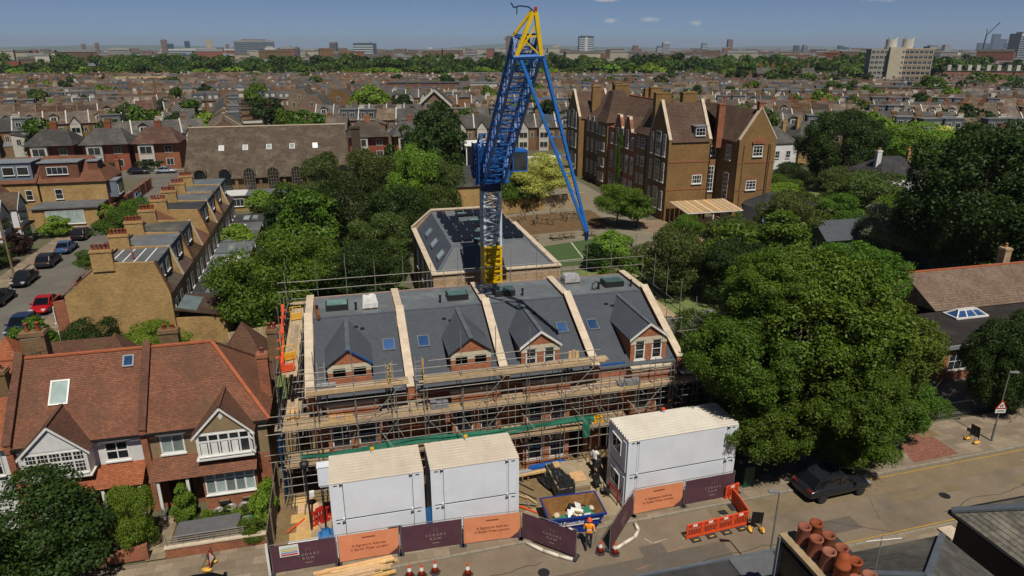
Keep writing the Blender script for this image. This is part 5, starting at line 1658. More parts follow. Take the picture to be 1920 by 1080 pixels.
for k in range(22):
 MB().box(.22 * k, .22 * k + .2, 0, .03, 0, 1.7).obj('fence_board', timber, t)
MB().box(0, 4.84, .03, .07, .3, .38).box(0, 4.84, .03, .07, 1.3, 1.38).obj('rail', timber_old, t)
# row of gabled houses at the left edge, facing the side street
def gable_row_house(i, y0, label):
 h = thing('gabled_house', label, 'house', (-44.5, y0, 0), 0, 'gabled houses facing the side street')
 d = 5.6
 MB().box(-8, 0, .05, d - .05, 0, 5.3).obj('wall', brick_red, h)
 MB().box(-.02, .06, .06, d - .06, 2.9, 5.28).obj('upper_render', render_white, h)
 r = MB()
 courses(r, (.3, 0, 5.2), (.3, d, 5.2), (-3.8, d, 8.6), (-3.8, 0, 8.6), .15)
 courses(r, (-8.2, d, 5.2), (-8.2, 0, 5.2), (-3.8, 0, 8.6), (-3.8, d, 8.6), .15)
 r.poly([(.0, 0, 5.2), (-3.8, 0, 8.6), (-8, 0, 5.2)])
 r.obj('roof', (tile_far, tile_red, tile_far, tile_new, tile_red)[i % 5], h)
 g = MB()
 ga, gz = 1.5, 7.4
 for s in (-1, 1):
  p = [(1.3, 2.6 + s * 1.75, 5.3), (-3, 2.6 + s * 1.75, 5.3), (-3, 2.6, gz), (1.3, 2.6, gz)]
  courses(g, *(p if s > 0 else (p[1], p[0], p[3], p[2])), .15)
 g.obj('bay_roof', (tile_far, tile_new, tile_red, tile_far, tile_red)[i % 5], h)
 MB().box(0, 1.05, 1.05, 4.15, 0, 5.25).obj('bay', render_white, h)
 MB().extr([(1.05, 1.0, 5.25), (1.05, 4.2, 5.25), (1.05, 2.6, gz - .1)], (.06, 0, 0)).obj('gable', render_white, h)
 vb = MB()
 for s in (-1, 1):
  vb.extr([(1.3, 2.6 + s * 1.85, 5.1), (1.3, 2.6 + s * 1.85, 5.35), (1.3, 2.6, gz + .05), (1.3, 2.6, gz - .2)], (.05, 0, 0))
 vb.obj('bargeboard', white, h)
 window(h, 1.1, 1.25, 3.5, 2.7, 1.5, 4, 2, rz=math.pi / 2)
 window(h, 1.1, 1.25, .9, 2.7, 1.5, 4, 2, rz=math.pi / 2)
 window(h, .1, 4.35, 3.5, .9, 1.3, 2, 1, rz=math.pi / 2)
 lb_ = MB().box(0, 1.25, 1.0, d - .1, 2.5, 2.75)
 lb_.obj('porch_roof', tile_red, h)
 chimney(h, -3.8, .1, 7.8, 9.6, .6, 1.2, 3, brick_red, along='y')
 if i in (1, 2, 3):
  rooflight(h, (-1.4, 3.0, 6.7), -R(39.7), 1.0, .8, lead, glass_pale, rz=0).rotation_euler = (0, R(39.7), 0)
 return h
for i in range(6):
 gable_row_house(i, 75.5 + 5.65 * i, ('gabled house at the left edge behind the front parked cars', 'gabled house second along the left edge of the side street', 'gabled house third along the side street', 'gabled house fourth along the side street', 'gabled house fifth along the side street', 'last gabled house before the corner house')[i])
# corner house with loft dormers
h = thing('corner_house', 'stock brick corner house with red hung dormer and garden room', 'house', (-41, 121, 0))
MB().box(-5.2, 4.2, 0, 9, 0, 6.2).obj('wall', brick_yel, h)
MB().box(4.21, 4.26, 0.02, 8.9, 0, 6.0).obj('flank', brick_red, h)
r = MB()
courses(r, (-5.3, -.3, 6.0), (4.5, -.3, 6.0), (1.5, 4.5, 9.6), (-5.3, 4.5, 9.6), .15)
courses(r, (4.5, -.3, 6.0), (4.5, 9.3, 6.0), (1.5, 4.5, 9.6), (1.5, 4.5, 9.6), .15)
r.obj('roof', tile_red, h)
d1 = MB().box(-4.9, .6, .5, 4.8, 6.4, 9.0)
d1 = d1.obj('dormer', tile_red, h)
MB().box(-5.1, .8, .3, 4.9, 9.0, 9.15).obj('dormer_roof', zinc, d1)
window(d1, -3.9, .46, 7.2, 3.0, 1.2, 4, 1, sill=.05)
MB().box(1.6, 3.0, 1.8, 4.6, 7.2, 8.9).obj('dormer', tile_red, h)
MB().box(1.4, 3.2, 1.6, 4.7, 8.9, 9.0).obj('dormer_roof', zinc, h)
window(h, -3.2, -.04, 3.4, 1.1, 1.6, 1, 2)
MB().box(4.2, 5.5, 1.0, 4.0, 3.2, 5.8).obj('oriel', grey_clad, h)
window(h, 5.54, 1.2, 3.6, 2.4, 1.6, 4, 1, rz=math.pi / 2)
MB().box(4.1, 5.65, .9, 4.1, 5.8, 5.92).obj('oriel_roof', zinc, h)
MB().box(-5.0, 3.9, -5.2, 0, 0, 2.9).obj('garden_room', brick_yel, h)
MB().box(-5.3, 4.2, -5.5, .0, 2.9, 3.08).obj('garden_room_roof', felt, h)
window(h, -3.2, -5.24, .5, 5.2, 2.1, 4, 1, gm=glass_pale, sill=.05)
chimney(h, 4.0, 8.7, 6.0, 8.2, .6, .9, 2, brick_red)
h = thing('corner_house', 'grey-clad loft house left of the red hung dormer', 'house', (-51.5, 121, 0))
MB().box(-5, 5, 0, 9, 0, 6.2).obj('wall', brick_yel, h)
r = MB()
courses(r, (-5.1, -.3, 6.1), (5.1, -.3, 6.1), (5.1, 4.5, 9.4), (-5.1, 4.5, 9.4), .15)
r.poly([(5.05, 0, 6), (5.05, 9, 6), (5.05, 4.5, 9.3)])
r.obj('roof', tile_red, h)
d1 = MB().box(-2.4, 4.6, .4, 4.8, 6.2, 9.2).obj('dormer', grey_clad, h)
MB().box(-2.6, 4.8, .2, 4.9, 9.2, 9.34).obj('dormer_roof', zinc, d1)
window(d1, -1.6, .36, 6.5, 1.2, 2.2, 1, 1, sill=.03)
window(d1, .6, .36, 7.3, 1.6, 1.3, 1, 1, sill=.03)
window(d1, 2.6, .36, 7.3, 1.6, 1.3, 1, 1, sill=.03)
window(h, 3.2, -.04, 3.4, 1.0, 1.6, 1, 2)
w_ = MB()
courses(w_, (-2.5, -3.4, 5.0), (1.0, -3.4, 5.0), (-.8, -1.0, 7.2), (-.8, -1.0, 7.2), .15)
courses(w_, (1.0, -3.4, 5.0), (1.0, 1.5, 5.0), (-.8, .5, 7.2), (-.8, -1.0, 7.2), .15)
w_.obj('rear_roof', tile_red, h)
MB().box(-2.4, .9, -3.3, 0, 0, 5.0).obj('rear_wall', brick_yel, h)
chimney(h, -3.6, -.6, 5.5, 8.6, 1.6, .6, 5, brick_yel)
t = thing('boundary_wall', 'long red brick boundary wall running down the side street corner', 'wall', (-36.4, 116, 0))
MB().box(-.12, .12, 0, 30, 0, 2.1).obj('wall', brick_red, t)
for k in range(8):
 MB().box(-.2, .2, 4.2 * k, 4.2 * k + .4, 0, 2.3).obj('pier', brick_red, t)
t = thing('telegraph_pole', 'tall timber telegraph pole on the side street pavement', 'pole', (-39.2, 90.0, .1))
MB().tube((0, 0, 0), (0, 0, 8.4), .14, 8, .09).obj('pole', timber_old, t)
MB().box(-.4, .4, -.05, .05, 7.9, 8.05).obj('cross_arm', timber_old, t)
# ================================================================ new rear block with solar panels
h = thing('rear_block', 'pale brick block with slate mansard and solar panels behind the crane', 'building', (7.2, 58.2, 0))
W_, D_, PZ, TZ2 = 12.0, 17.2, 6.75, 8.5
b = MB()
holes = [(1.2 + 2.6 * k, 2.4 + 2.6 * k, 2.6, 4.6) for k in range(4)]
wall_face(b, 0, W_, 0, PZ, 0, holes, .15)
b.box(.2, W_ - .2, .2, .3, 0, PZ - .3)
b.poly([(0, D_, 0), (0, 0, 0), (0, 0, PZ), (0, D_, PZ)]).poly([(W_, 0, 0), (W_, D_, 0), (W_, D_, PZ), (W_, 0, PZ)])
b.extr([(0, D_, 0), (W_, D_, 0), (W_, D_, PZ), (W_ - 2.3, D_, TZ2 + .2), (2.2, D_, TZ2 + .2), (0, D_, PZ)], (0, .3, 0))
b.obj('wall', brick_pale, h)
for k in range(4):
 window(h, 1.2 + 2.6 * k, .1, 2.6, 1.2, 2.0, 2, 2, gm=glass)
for k in range(3):
 for s in range(2):
  window(h, -.03, 3.0 + 4.5 * k, 1.0 + 3.0 * s, 1.1, 1.9, 2, 2, rz=-math.pi / 2)
for k in range(4):
 MB().tube((-.1, 1.0 + 4.3 * k, 0), (-.1, 1.0 + 4.3 * k, PZ), .05, 6).obj('downpipe', black_m, h)
cp_ = MB().box(-.12, W_ + .12, -.15, .42, PZ, PZ + .1).box(-.12, .42, .42, D_ + .3, PZ, PZ + .1).box(W_ - .42, W_ + .12, .42, D_ + .3, PZ, PZ + .1)
cp_.extr([(-.1, D_ - .08, PZ + .1), (2.2, D_ - .08, TZ2 + .22), (2.2, D_ - .08, TZ2 + .34), (-.1, D_ - .08, PZ + .22)], (0, .45, 0)).box(2.2, W_ - 2.3, D_ - .08, D_ + .37, TZ2 + .22, TZ2 + .34)
cp_.obj('coping', stone, h)
r = MB()
courses(r, (.5, .55, PZ - .05), (W_ - .5, .55, PZ - .05), (W_ - 2.3, 2.4, TZ2), (2.2, 2.4, TZ2), .2, .012)
courses(r, (.5, D_, PZ - .05), (.5, .55, PZ - .05), (2.2, 2.4, TZ2), (2.2, D_, TZ2), .2, .012)
courses(r, (W_ - .5, .55, PZ - .05), (W_ - .5, D_, PZ - .05), (W_ - 2.3, D_, TZ2), (W_ - 2.3, 2.4, TZ2), .2, .012)
r.obj('roof', slate, h)
MB().box(2.2, W_ - 2.3, 2.4, D_, TZ2 - .1, TZ2 + .02).obj('flat_roof', felt_flat, h)
MB().bar((.5, .55, PZ), (2.2, 2.4, TZ2 + .04), .2, .06).obj('hip_capping', lead, h)
MB().bar((W_ - .5, .55, PZ), (W_ - 2.3, 2.4, TZ2 + .04), .2, .06).obj('hip_capping', lead, h)
pv_m = mat('solar_cells', '#15171d', '#101218', rough=.25, spec=.6, brick=(.16, .16, .006), mortar='#2b2f38', scale=1., mid=0, bcon=(0.9, 1.1))
pvf = cached('pvp', lambda: MB().box(0, .93, 0, 1.5, 0, .04).mesh('solar_panel', pv_m))
for row in range(5):
 for col in range(7):
  x, y = 2.55 + 1.01 * col, 4.0 + 2.5 * row
  if (row, col) in ((3, 2), (3, 3), (1, 3), (4, 1)):
   continue
  pn = put('solar_panel', pvf, h, (x, y, TZ2 + .2 + .02 * (col % 2)))
  pn.rotation_euler = (R(9), 0, 0)
  put('panel_foot', cached('pvft', lambda: MB().box(.1, .2, .1, .3, -.2, 0).box(.73, .83, .1, .3, -.2, 0).mesh('panel_foot', block_m)), pn)
for k in range(3):
 o = rooflight(h, (.9, 2.6 + 4.3 * k, PZ + .52), 0, 1.0, 1.5, lead, glass_pale)
 o.rotation_euler = (0, -R(45.5), 0)
for k in range(4):
 o = rooflight(h, (W_ - 1.7, 3.6 + 3.2 * k, TZ2 - .5), 0, 1.0, 1.3, lead, glass_pale)
 o.rotation_euler = (0, R(45.5), 0)
for x, y in ((5.6, 6.6), (5.9, 11.3), (5.0, 3.6), (5.2, 14.6)):
 kb = MB().box(x - .5, x + .6, y - .3, y + .4, TZ2, TZ2 + .35).obj('rooflight_box', steel_dk, h)
 MB().box(x - .45, x + .55, y - .25, y + .35, TZ2 + .351, TZ2 + .38).obj('pane', glass_mat('green_rooflight', '#5c7a72'), kb)
for x, y in ((3.6, 3.3), (3.4, 7.9), (3.1, 14.7), (4.2, 10.2)):
 MB().tube((x, y, TZ2), (x, y, TZ2 + .7), .03, 5).tube((x + .3, y, TZ2), (x + .1, y, TZ2 + .7), .03, 5).obj('roof_anchor', steel, h)
# yard wall beyond, scaffold remnants in front of the block
t = thing('yard_wall', 'pale stock brick yard wall with coping beside the rear block', 'wall', (19.3, 60.0, 0))
MB().box(0, 5.4, 0, .3, 0, 4.0).obj('wall', brick_pale, t)
MB().box(5.1, 5.4, -9.5, 0, 0, 4.0).obj('return_wall', brick_pale, t)
MB().box(-.05, 5.5, -.06, .36, 4.0, 4.1).obj('coping', stone, t)
MB().box(5.02, 5.48, -9.6, -.06, 4.0, 4.1).obj('coping', stone, t)
t = thing('scaffold_tower', 'row of bare scaffold tubes before the pale rear block', 'scaffold', (0, 0, 0))
for k in range(10):
 x = 6.5 + 1.5 * k
 MB().tube((x, 56.9, 0), (x, 56.9, 7.6 + rnd.uniform(-.8, 1.2)), .03, 5).obj('standard', steel, t)
for z in (5.2, 6.0, 6.7):
 MB().tube((-5, 56.9, z), (20.5, 56.9, z + .05), .026, 5).obj('guard_rail', steel, t)
for x in (8.4, 16.6):
 MB().tube((x, 56.8, 3.0), (x + 1.2, 56.8, 7.2), .026, 5).obj('brace', steel, t)
t = thing('yard_wall', 'rough pale wall left of the rear block behind the terrace', 'wall', (-4.5, 57.2, 0))
MB().box(0, 11.6, 0, .3, 0, 3.4).obj('wall', brick_pale, t)
t = thing('garage_block', 'flat grey-roofed garage block right of the terrace', 'garage', (24.6, 44.5, 0))
MB().box(0, 7.5, 0, 7.5, 0, 3.0).obj('wall', brick_brn, t)
MB().box(-.1, 7.6, -.1, 7.6, 3.0, 3.15).obj('flat_roof', mat('olive_felt', '#5c5b50', '#4c4b42', rough=.9, scale=.5, dirt='#77766b', dirt_amt=.5), t)
MB().box(5.2, 6.8, 4.6, 6.9, 3.15, 3.7).obj('roof_hood', zinc, t)
# ================================================================ the hall with the great grey roof
h = thing('hall', 'long brick hall under a steep lichen-grey tiled roof with arched windows', 'hall', (-26.0, 125.6, 0))
HW = 27.2
b = MB().box(0, HW, .4, 19, 0, 5.0)
b.extr([(.0, .4, 5.0), (.0, 19.0, 5.0), (.0, 9.7, 12.2)], (.35, 0, 0)).extr([(HW - .35, .4, 5.0), (HW - .35, 19.0, 5.0), (HW - .35, 9.7, 12.2)], (.35, 0, 0))
b.obj('wall', brick_brn, h)
r = MB()
courses(r, (-.25, -.3, 4.75), (HW + .25, -.3, 4.75), (HW + .05, 9.7, 12.5), (-.05, 9.7, 12.5), .3, .03)
courses(r, (HW + .25, 19.6, 4.75), (-.25, 19.6, 4.75), (-.05, 9.7, 12.5), (HW + .05, 9.7, 12.5), .3, .03)
roof = r.obj('roof', hall_roof, h)
MB().bar((-.1, 9.7, 12.55), (HW + .1, 9.7, 12.55), .35, .15).obj('ridge', stone, roof)
hp = math.atan2(7.75, 10.0)
for k, g in enumerate((white, white, glass_blue, glass_blue, white)):
 t_ = .52
 rooflight(h, (5.2 + 4.0 * k, -.3 + 10 * t_, 4.75 + 7.75 * t_ + .06), hp, .9, 1.3, white, glass_mat('sky_white_glass', '#d5dcdf', var=.1) if g is white else glass_pale)
for k in range(7):
 x = 1.5 + 3.95 * k
 a = MB()
 n = 10
 arc = [(x + 1.0 - 1.0 * math.cos(math.pi * i / n), 5.55 + 1.0 * math.sin(math.pi * i / n)) for i in range(n + 1)]
 a.extr([(px, -.25, pz) for px, pz in arc], (0, 3.4, 0))
 d = a.obj('window_head', hall_roof, h)
 tr = MB()
 for i in range(n):
  (xa, za), (xb, zb) = arc[i], arc[i + 1]
  tr.bar((xa, -.3, za), (xb, -.3, zb), .12, .14)
 tr.obj('arch_trim', timber_old, d)
 wv = MB().extr([(px * .94 + (x + 1) * .06, -.33, pz - .05) for px, pz in arc] , (0, .06, 0))
 wv.box(x + .1, x + 1.9, -.33, -.27, .9, 5.52)
 wv.obj('window_glass', glass, h)
 fr = MB()
 for i in range(5):
  fr.box(x + .1 + .44 * i, x + .16 + .44 * i, -.37, -.33, 1.0, 6.3)
 for i in range(9):
  fr.box(x + .1, x + 1.9, -.375, -.335, 1.0 + .58 * i, 1.05 + .58 * i)
 fr.obj('glazing_bars', steel_dk if k in (0, 1, 5, 6) else timber_old, h)
 MB().box(x + 2.5, x + 3.0, -.05, .42, 0, 4.7).obj('buttress', brick_brn, h)
MB().box(4, 22, -5.0, .3, 0, 2.6).obj('annexe_wall', brick_yel, h)
MB().box(3.7, 22.3, -5.3, .3, 2.6, 2.75).obj('annexe_roof', felt, h)
MB().box(3.7, 10.0, -5.32, -.2, 2.752, 2.79).obj('annexe_roof_patch', bag_m, h)
for k in range(6):
 window(h, 5.0 + 2.8 * k, -5.05, .9, 1.9, 1.3, 3, 1)
t = thing('brick_flue', 'tall dark brick flue standing at the hall\'s right gable', 'chimney', (3.0, 132.0, 0))
MB().box(-.8, .8, -.6, .6, 0, 12.0).obj('stack', brick_drk, t)
MB().box(-.95, .95, -.75, .75, 12.0, 12.4).obj('cap', brick_drk, t)
# ================================================================ the board school
S = thing('school', 'tall three-storey brick school with gables and brown tiled roofs', 'school', (49, 97, 0))
sch_brick = mat('school_brick', '#8f6d3f', '#6f5532', brick=(.225, .075, .008), mortar='#8d7a58', bump=.3, scale=.3, dirt='#4a3a26', dirt_amt=.5, mid=.55)
def gabled_block(x0, x1, y0, y1, ez, rz_, axis, wm, nm='block', cop=True):
 b = MB().box(x0, x1, y0, y1, 0, ez)
 if axis == 'x':
  m = (y0 + y1) / 2
  for x, d in ((x0, .4), (x1 - .4, .4)):
   b.extr([(x, y0, ez), (x, y1, ez), (x, m, rz_ + .25)], (d, 0, 0))
 else:
  m = (x0 + x1) / 2
  for y in (y0, y1 - .4):
   b.extr([(x0, y, ez), (x1, y, ez), (m, y, rz_ + .25)], (0, .4, 0))
 o = b.obj(nm, wm, S)
 r = MB()
 if axis == 'x':
  courses(r, (x0 + .4, y0 - .2, ez - .2), (x1 - .4, y0 - .2, ez - .2), (x1 - .4, m, rz_), (x0 + .4, m, rz_), .25, .025)
  courses(r, (x1 - .4, y1 + .2, ez - .2), (x0 + .4, y1 + .2, ez - .2), (x0 + .4, m, rz_), (x1 - .4, m, rz_), .25, .025)
 else:
  courses(r, (x0 - .2, y1 - .4, ez - .2), (x0 - .2, y0 + .4, ez - .2), (m, y0 + .4, rz_), (m, y1 - .4, rz_), .25, .025)
  courses(r, (x1 + .2, y0 + .4, ez - .2), (x1 + .2, y1 - .4, ez - .2), (m, y1 - .4, rz_), (m, y0 + .4, rz_), .25, .025)
 ro = r.obj('roof', tile_brn, S)
 if cop:
  c = MB()
  for e in ((x0 + .2, x1 - .2) if axis == 'x' else (y0 + .2, y1 - .2)):
   for s in (-1, 1):
    if axis == 'x':
     p, q = (e, m + s * (y1 - y0) / 2, ez + .15), (e, m, rz_ + .4)
    else:
     p, q = (m + s * (x1 - x0) / 2, e, ez + .15), (m, e, rz_ + .4)
    c.bar(p, q, .5, .18)
  c.obj('coping', stone, o)
 return o
gabled_block(0, 7.2, 0, 7.4, 12.5, 18.0, 'x', sch_brick)
gabled_block(10.2, 16.6, -3.0, 20, 12.6, 17.2, 'y', sch_brick)
MB().box(7.2, 10.2, 3.0, 12, 0, 12.2).obj('block', sch_brick, S)
# main range behind the left face
b = MB().box(1.2, 13.2, 7.4, 52, 0, 12.2)
b.obj('block', brick_brn, S)
r = MB()
courses(r, (1.0, 52, 12.0), (1.0, 7.0, 12.0), (7.2, 7.0, 17.2), (7.2, 52, 17.2), .25, .025)
courses(r, (13.4, 3.0, 12.0), (13.4, 52, 12.0), (7.2, 52, 17.2), (7.2, 3.0, 17.2), .25, .025)
r.poly([(1.2, 52, 12), (13.2, 52, 12), (7.2, 52, 17.1)])
r.obj('roof', tile_brn, S)
MB().bar((7.2, 3, 17.25), (7.2, 52, 17.25), .3, .15).obj('ridge', ridge_m, S)
r = MB()
courses(r, (7.0, 2.8, 12.1), (10.3, 2.8, 12.1), (10.3, 8.0, 17.0), (7.0, 8.0, 17.0), .25, .025)
r.obj('roof', tile_brn, S)
def hip_tower(y0, y1, x0, ez, rz_, m):
 MB().box(x0, 6, y0, y1, 0, ez).obj('tower', m, S)
 r = MB()
 mx, my = (x0 + 5) / 2, (y0 + y1) / 2
 z1 = ez + (rz_ - ez) * .35
 i = .5
 pts0 = [(x0 - .4, y1 + .4), (x0 - .4, y0 - .4), (6.4, y0 - .4), (6.4, y1 + .4)]
 pts1 = [(x0 + i, y1 - i), (x0 + i, y0 + i), (5.6, y0 + i), (5.6, y1 - i)]
 pts2 = [(x0 + 1.5, y1 - 1.5), (x0 + 1.5, y0 + 1.5), (4.2, y0 + 1.5), (4.2, y1 - 1.5)]
 for k in range(4):
  j = (k + 1) % 4
  courses(r, (*pts0[k], ez - .1), (*pts0[j], ez - .1), (*pts1[j], z1), (*pts1[k], z1), .25, .025)
  courses(r, (*pts1[k], z1), (*pts1[j], z1), (*pts2[j], rz_), (*pts2[k], rz_), .25, .025)
 r.poly([(*p, rz_) for p in reversed(pts2)])
 r.obj('tower_roof', tile_brn, S)
hip_tower(8.2, 13.2, .4, 12.6, 16.6, sch_brick)
hip_tower(26.5, 31.5, .4, 12.8, 18.4, sch_brick)
gabled_block(-.2, 7, 41.0, 49.0, 12.3, 17.4, 'x', sch_brick)
MB().box(.6, 1.3, 13.4, 26.3, 0, 12.1).obj('red_front', brick_red, S)
for yc in (17.4, 21.6):
 g = MB().extr([(.55, yc - 1.7, 12.0), (.55, yc + 1.7, 12.0), (.55, yc + 1.3, 13.6), (.55, yc + .5, 14.6), (.55, yc - .5, 14.6), (.55, yc - 1.3, 13.6)], (.5, 0, 0))
 go = g.obj('gable', brick_red, S)
 MB().bar((.8, yc - 1.75, 12.05), (.8, yc - .5, 14.7), .55, .14).bar((.8, yc + 1.75, 12.05), (.8, yc + .5, 14.7), .55, .14).obj('coping', stone, go)
 rr = MB()
 for s in (-1, 1):
  p = [(1.0, yc + s * 1.8, 12.0), (5.0, yc + s * 1.8, 12.0), (5.0, yc, 14.5), (1.0, yc, 14.5)]
  courses(rr, *(p if s < 0 else (p[1], p[0], p[3], p[2])), .25)
 rr.obj('roof', tile_brn, S)
# windows of the left face
LW = lambda y, z, w, h_, nx, ny, x=-.04: window(S, x, y + w, z, w, h_, nx, ny, rz=-math.pi / 2, sill=.1, bar=.06, fw=.1)
for z, hh in ((1.6, 3.0), (6.0, 3.0), (10.0, 3.4)):
 for yy, ww, dz in ((1.0, .9, 0), (2.7, 1.7, .35), (5.4, .9, 0)):
  LW(yy, z, ww, hh + dz, 2, 5)
  LW(yy + 41.4, z, ww, hh + dz, 2, 5, -.24)
 for yy in (33.0, 35.6, 38.2):
  LW(yy, z, 1.3, hh - .4, 2, 4, 1.16)
for z in (1.4, 4.2, 7.2, 10.2):
 for y0 in (9.3, 27.6):
  LW(y0, z, 1.4, 1.6, 2, 3, .36)
  LW(y0 + 2.2, z, .7, 1.6, 1, 3, .36)
for yy in (14.2, 16.6, 18.9, 21.1, 23.6):
 LW(yy, 1.2, 1.5, 2.6, 2, 4, .56)
 LW(yy, 5.0, 1.2, 3.0, 2, 5, .56)
 LW(yy + .1, 9.2, 1.1, 3.2 if 16 < yy < 22 else 2.0, 2, 5, .56)
# windows of the faces towards the gardens
for x, y, z, w, h_, nx, ny in ((4.3, -.04, 5.8, 1.7, 1.4, 4, 2), (3.8, -.04, 1.4, 1.6, 1.3, 4, 2), (7.7, 2.96, 3.8, 2.1, 4.2, 4, 6), (7.7, 2.96, 9.6, 2.1, 1.6, 4, 2), (7.7, 2.96, .9, 2.1, 1.4, 4, 2),
                               (12.6, -3.04, 10.2, 1.7, 1.7, 3, 3), (12.0, -3.04, 5.0, 1.8, 1.5, 3, 3), (11.6, -3.04, 1.0, 1.9, 1.4, 3, 2)):
 window(S, x, y, z, w, h_, nx, ny, sill=.1, bar=.06, fw=.12)
 MB().box(x - .15, x + w + .15, y - .02, y + .03, z + h_ + .03, z + h_ + .3).obj('window_arch', brick_red, S)
for z, hh in ((3.2, 4.2), (9.4, 2.4)):
 LW(-1.0, z, 1.5, hh, 3, 6, 10.16)
d = MB().box(4.3, 6.2, .2, 3, 12.9, 14.6).obj('dormer', lead, S)
window(d, 4.45, .16, 13.2, 1.6, 1.2, 3, 2)
MB().box(4.1, 6.4, .0, 3.2, 14.6, 14.75).obj('dormer_roof', zinc, d)
for x, y, z0, z1, sx, sy in ((9.6, 2.2, 11, 17.8, 1.1, .8), (2.0, 7.6, 13, 19.3, 2.6, 1.0), (9.0, 12, 15, 19.0, 2.6, 1.1), (8.6, 24, 15.5, 19.2, 2.4, 1.0), (5.5, 33, 14, 19.3, 3.0, 1.2), (13.4, 19.8, 13, 18.6, 1.6, .8), (13.4, -2.6, 17.0, 18.4, .9, .7), (7.6, 40, 15, 19.4, 2, 1), (3.4, 41.2, 13.5, 18.6, 1.8, .9), (10.4, 31, 14, 18.6, 1.8, .9), (5.0, 14.2, 14, 18.4, 1.6, .9)):
 chimney(S, x, y, z0, z1, sx, sy, 0, brick_red if sx < 1.2 else sch_brick)
for z in (12.0,):
 MB().box(12.4, 14.5, -3.25, -3.0, 12.1, 12.4).extr([(12.3, -3.2, 12.4), (14.6, -3.2, 12.4), (13.45, -3.2, 13.3)], (0, .2, 0)).obj('pediment', brick_red, S)
for x in (11.0, 15.6):
 MB().box(x, x + .3, -3.2, -3.0, 0, 12).obj('pilaster', sch_brick, S)
for x, y in ((7.05, -.1), (10.1, -2.9), (15.3, -3.1)):
 MB().tube((x, y, 0), (x, y, 12), .07, 6).obj('downpipe', black_m, S)
MB().tube((-.1, 7.9, 0), (-.1, 7.9, 12.4), .09, 6).obj('downpipe', black_m, S)
for z in (4.9, 9.2):
 MB().box(-.06, 7.26, -.06, 0, z, z + .22).obj('string_course', brick_red, S)
 MB().box(10.15, 16.65, -3.06, -2.99, z, z + .22).obj('string_course', brick_red, S)
# canopy in front of the school
t = thing('canopy', 'timber slatted canopy on posts against the school wall', 'canopy', (49.3, 90.4, 0))
for k in range(12):
 MB().extr([(.8 * k, 0, 2.75), (.8 * k + .7, 0, 2.75), (.8 * k + .7, 5.8, 3.3), (.8 * k, 5.8, 3.3)], (0, 0, .05)).obj('roof_slat', timber_raw if k % 2 else timber, t)
for x, y in ((.1, .2), (4.6, .2), (9.2, .2), (9.2, 5.5)):
 MB().box(x, x + .15, y, y + .15, 0, 2.75 + y * .09).obj('post', white, t)
MB().box(0, 9.5, 0, .12, 2.6, 2.75).obj('beam', white, t)
MB().box(9.0, 9.5, 1, 5.5, 0, 1.2).obj('screen', white, t)
t = thing('outbuilding', 'pale blue-walled outbuilding with dark pitched roof beside the school', 'outbuilding', (61.0, 88.5, 0))
MB().box(0, 10, 0, 6, 0, 3.0).obj('wall', mat('pale_blue_wall', '#93a6bd', '#8497ae', scale=.6), t)
r = MB()
courses(r, (-.3, -.3, 2.9), (10.3, -.3, 2.9), (7, 3, 5.0), (2.5, 3, 5.0), .25)
courses(r, (-.3, 6.3, 2.9), (-.3, -.3, 2.9), (2.5, 3, 5.0), (2.5, 3, 5.0), .25)
courses(r, (10.3, -.3, 2.9), (10.3, 6.3, 2.9), (7, 3, 5.0), (7, 3, 5.0), .25)
r.obj('roof', felt_dark, t)
# playground: wall, play frames, benches
t = thing('playground_wall', 'old stock brick wall with pale render behind the playground', 'wall', (24.0, 107.6, 0), R(10))
MB().box(0, 9, 0, .4, 0, 2.7).obj('wall', brick_yel, t)
MB().box(9, 17, 0, .4, 0, 2.4).obj('rendered_wall', concrete, t)
for i, (x, y) in enumerate([(28.2, 99), (31.0, 98.5), (34.0, 100.5), (36.5, 101.5), (26.5, 102)]):
 t = thing('climbing_frame', ('log climbing frame on the bark, nearest the crane mast', 'log climbing frame in the middle of the bark', 'log climbing frame towards the golden tree', 'log climbing frame nearest the blue jib tip', 'low log climbing frame before the wall')[i], 'climbing frame', (x, y, .03), rnd.uniform(0, 3))
 for k in range(4):
  MB().tube((k * .9, rnd.uniform(-.6, .6), 0), (k * .9 + rnd.uniform(-.3, .3), rnd.uniform(-.5, .5), rnd.uniform(1.0, 1.9)), .08, 6).obj('post', timber_old, t)
 MB().tube((-.2, 0, 1.0), (3.0, .1, 1.1), .07, 6).obj('beam', timber_old, t)
 MB().tube((0, -.4, .6), (2.6, .5, 1.3), .06, 6).obj('beam', timber_old, t)
for i, x in enumerate((24.6, 28.3, 30.3, 33.5)):
 t = thing('picnic_bench', ('picnic bench beside the pitch, nearest the rear block', 'picnic bench beside the pitch, second along', 'picnic bench beside the pitch, third along', 'picnic bench beside the pitch, farthest from the rear block')[i], 'bench', (x, 90.4 + .25 * i, .03), .1)
 MB().box(0, 1.8, -.35, .35, .7, .76).obj('table_top', timber_old, t)
 MB().box(0, 1.8, -.85, -.6, .42, .47).obj('seat', timber_old, t)
 MB().box(0, 1.8, .6, .85, .42, .47).obj('seat', timber_old, t)
 for xx in (.25, 1.55):
  MB().bar((xx, -.75, 0), (xx, -.2, .7), .08).obj('leg', timber_old, t)
  MB().bar((xx, .75, 0), (xx, .2, .7), .08).obj('leg', timber_old, t)
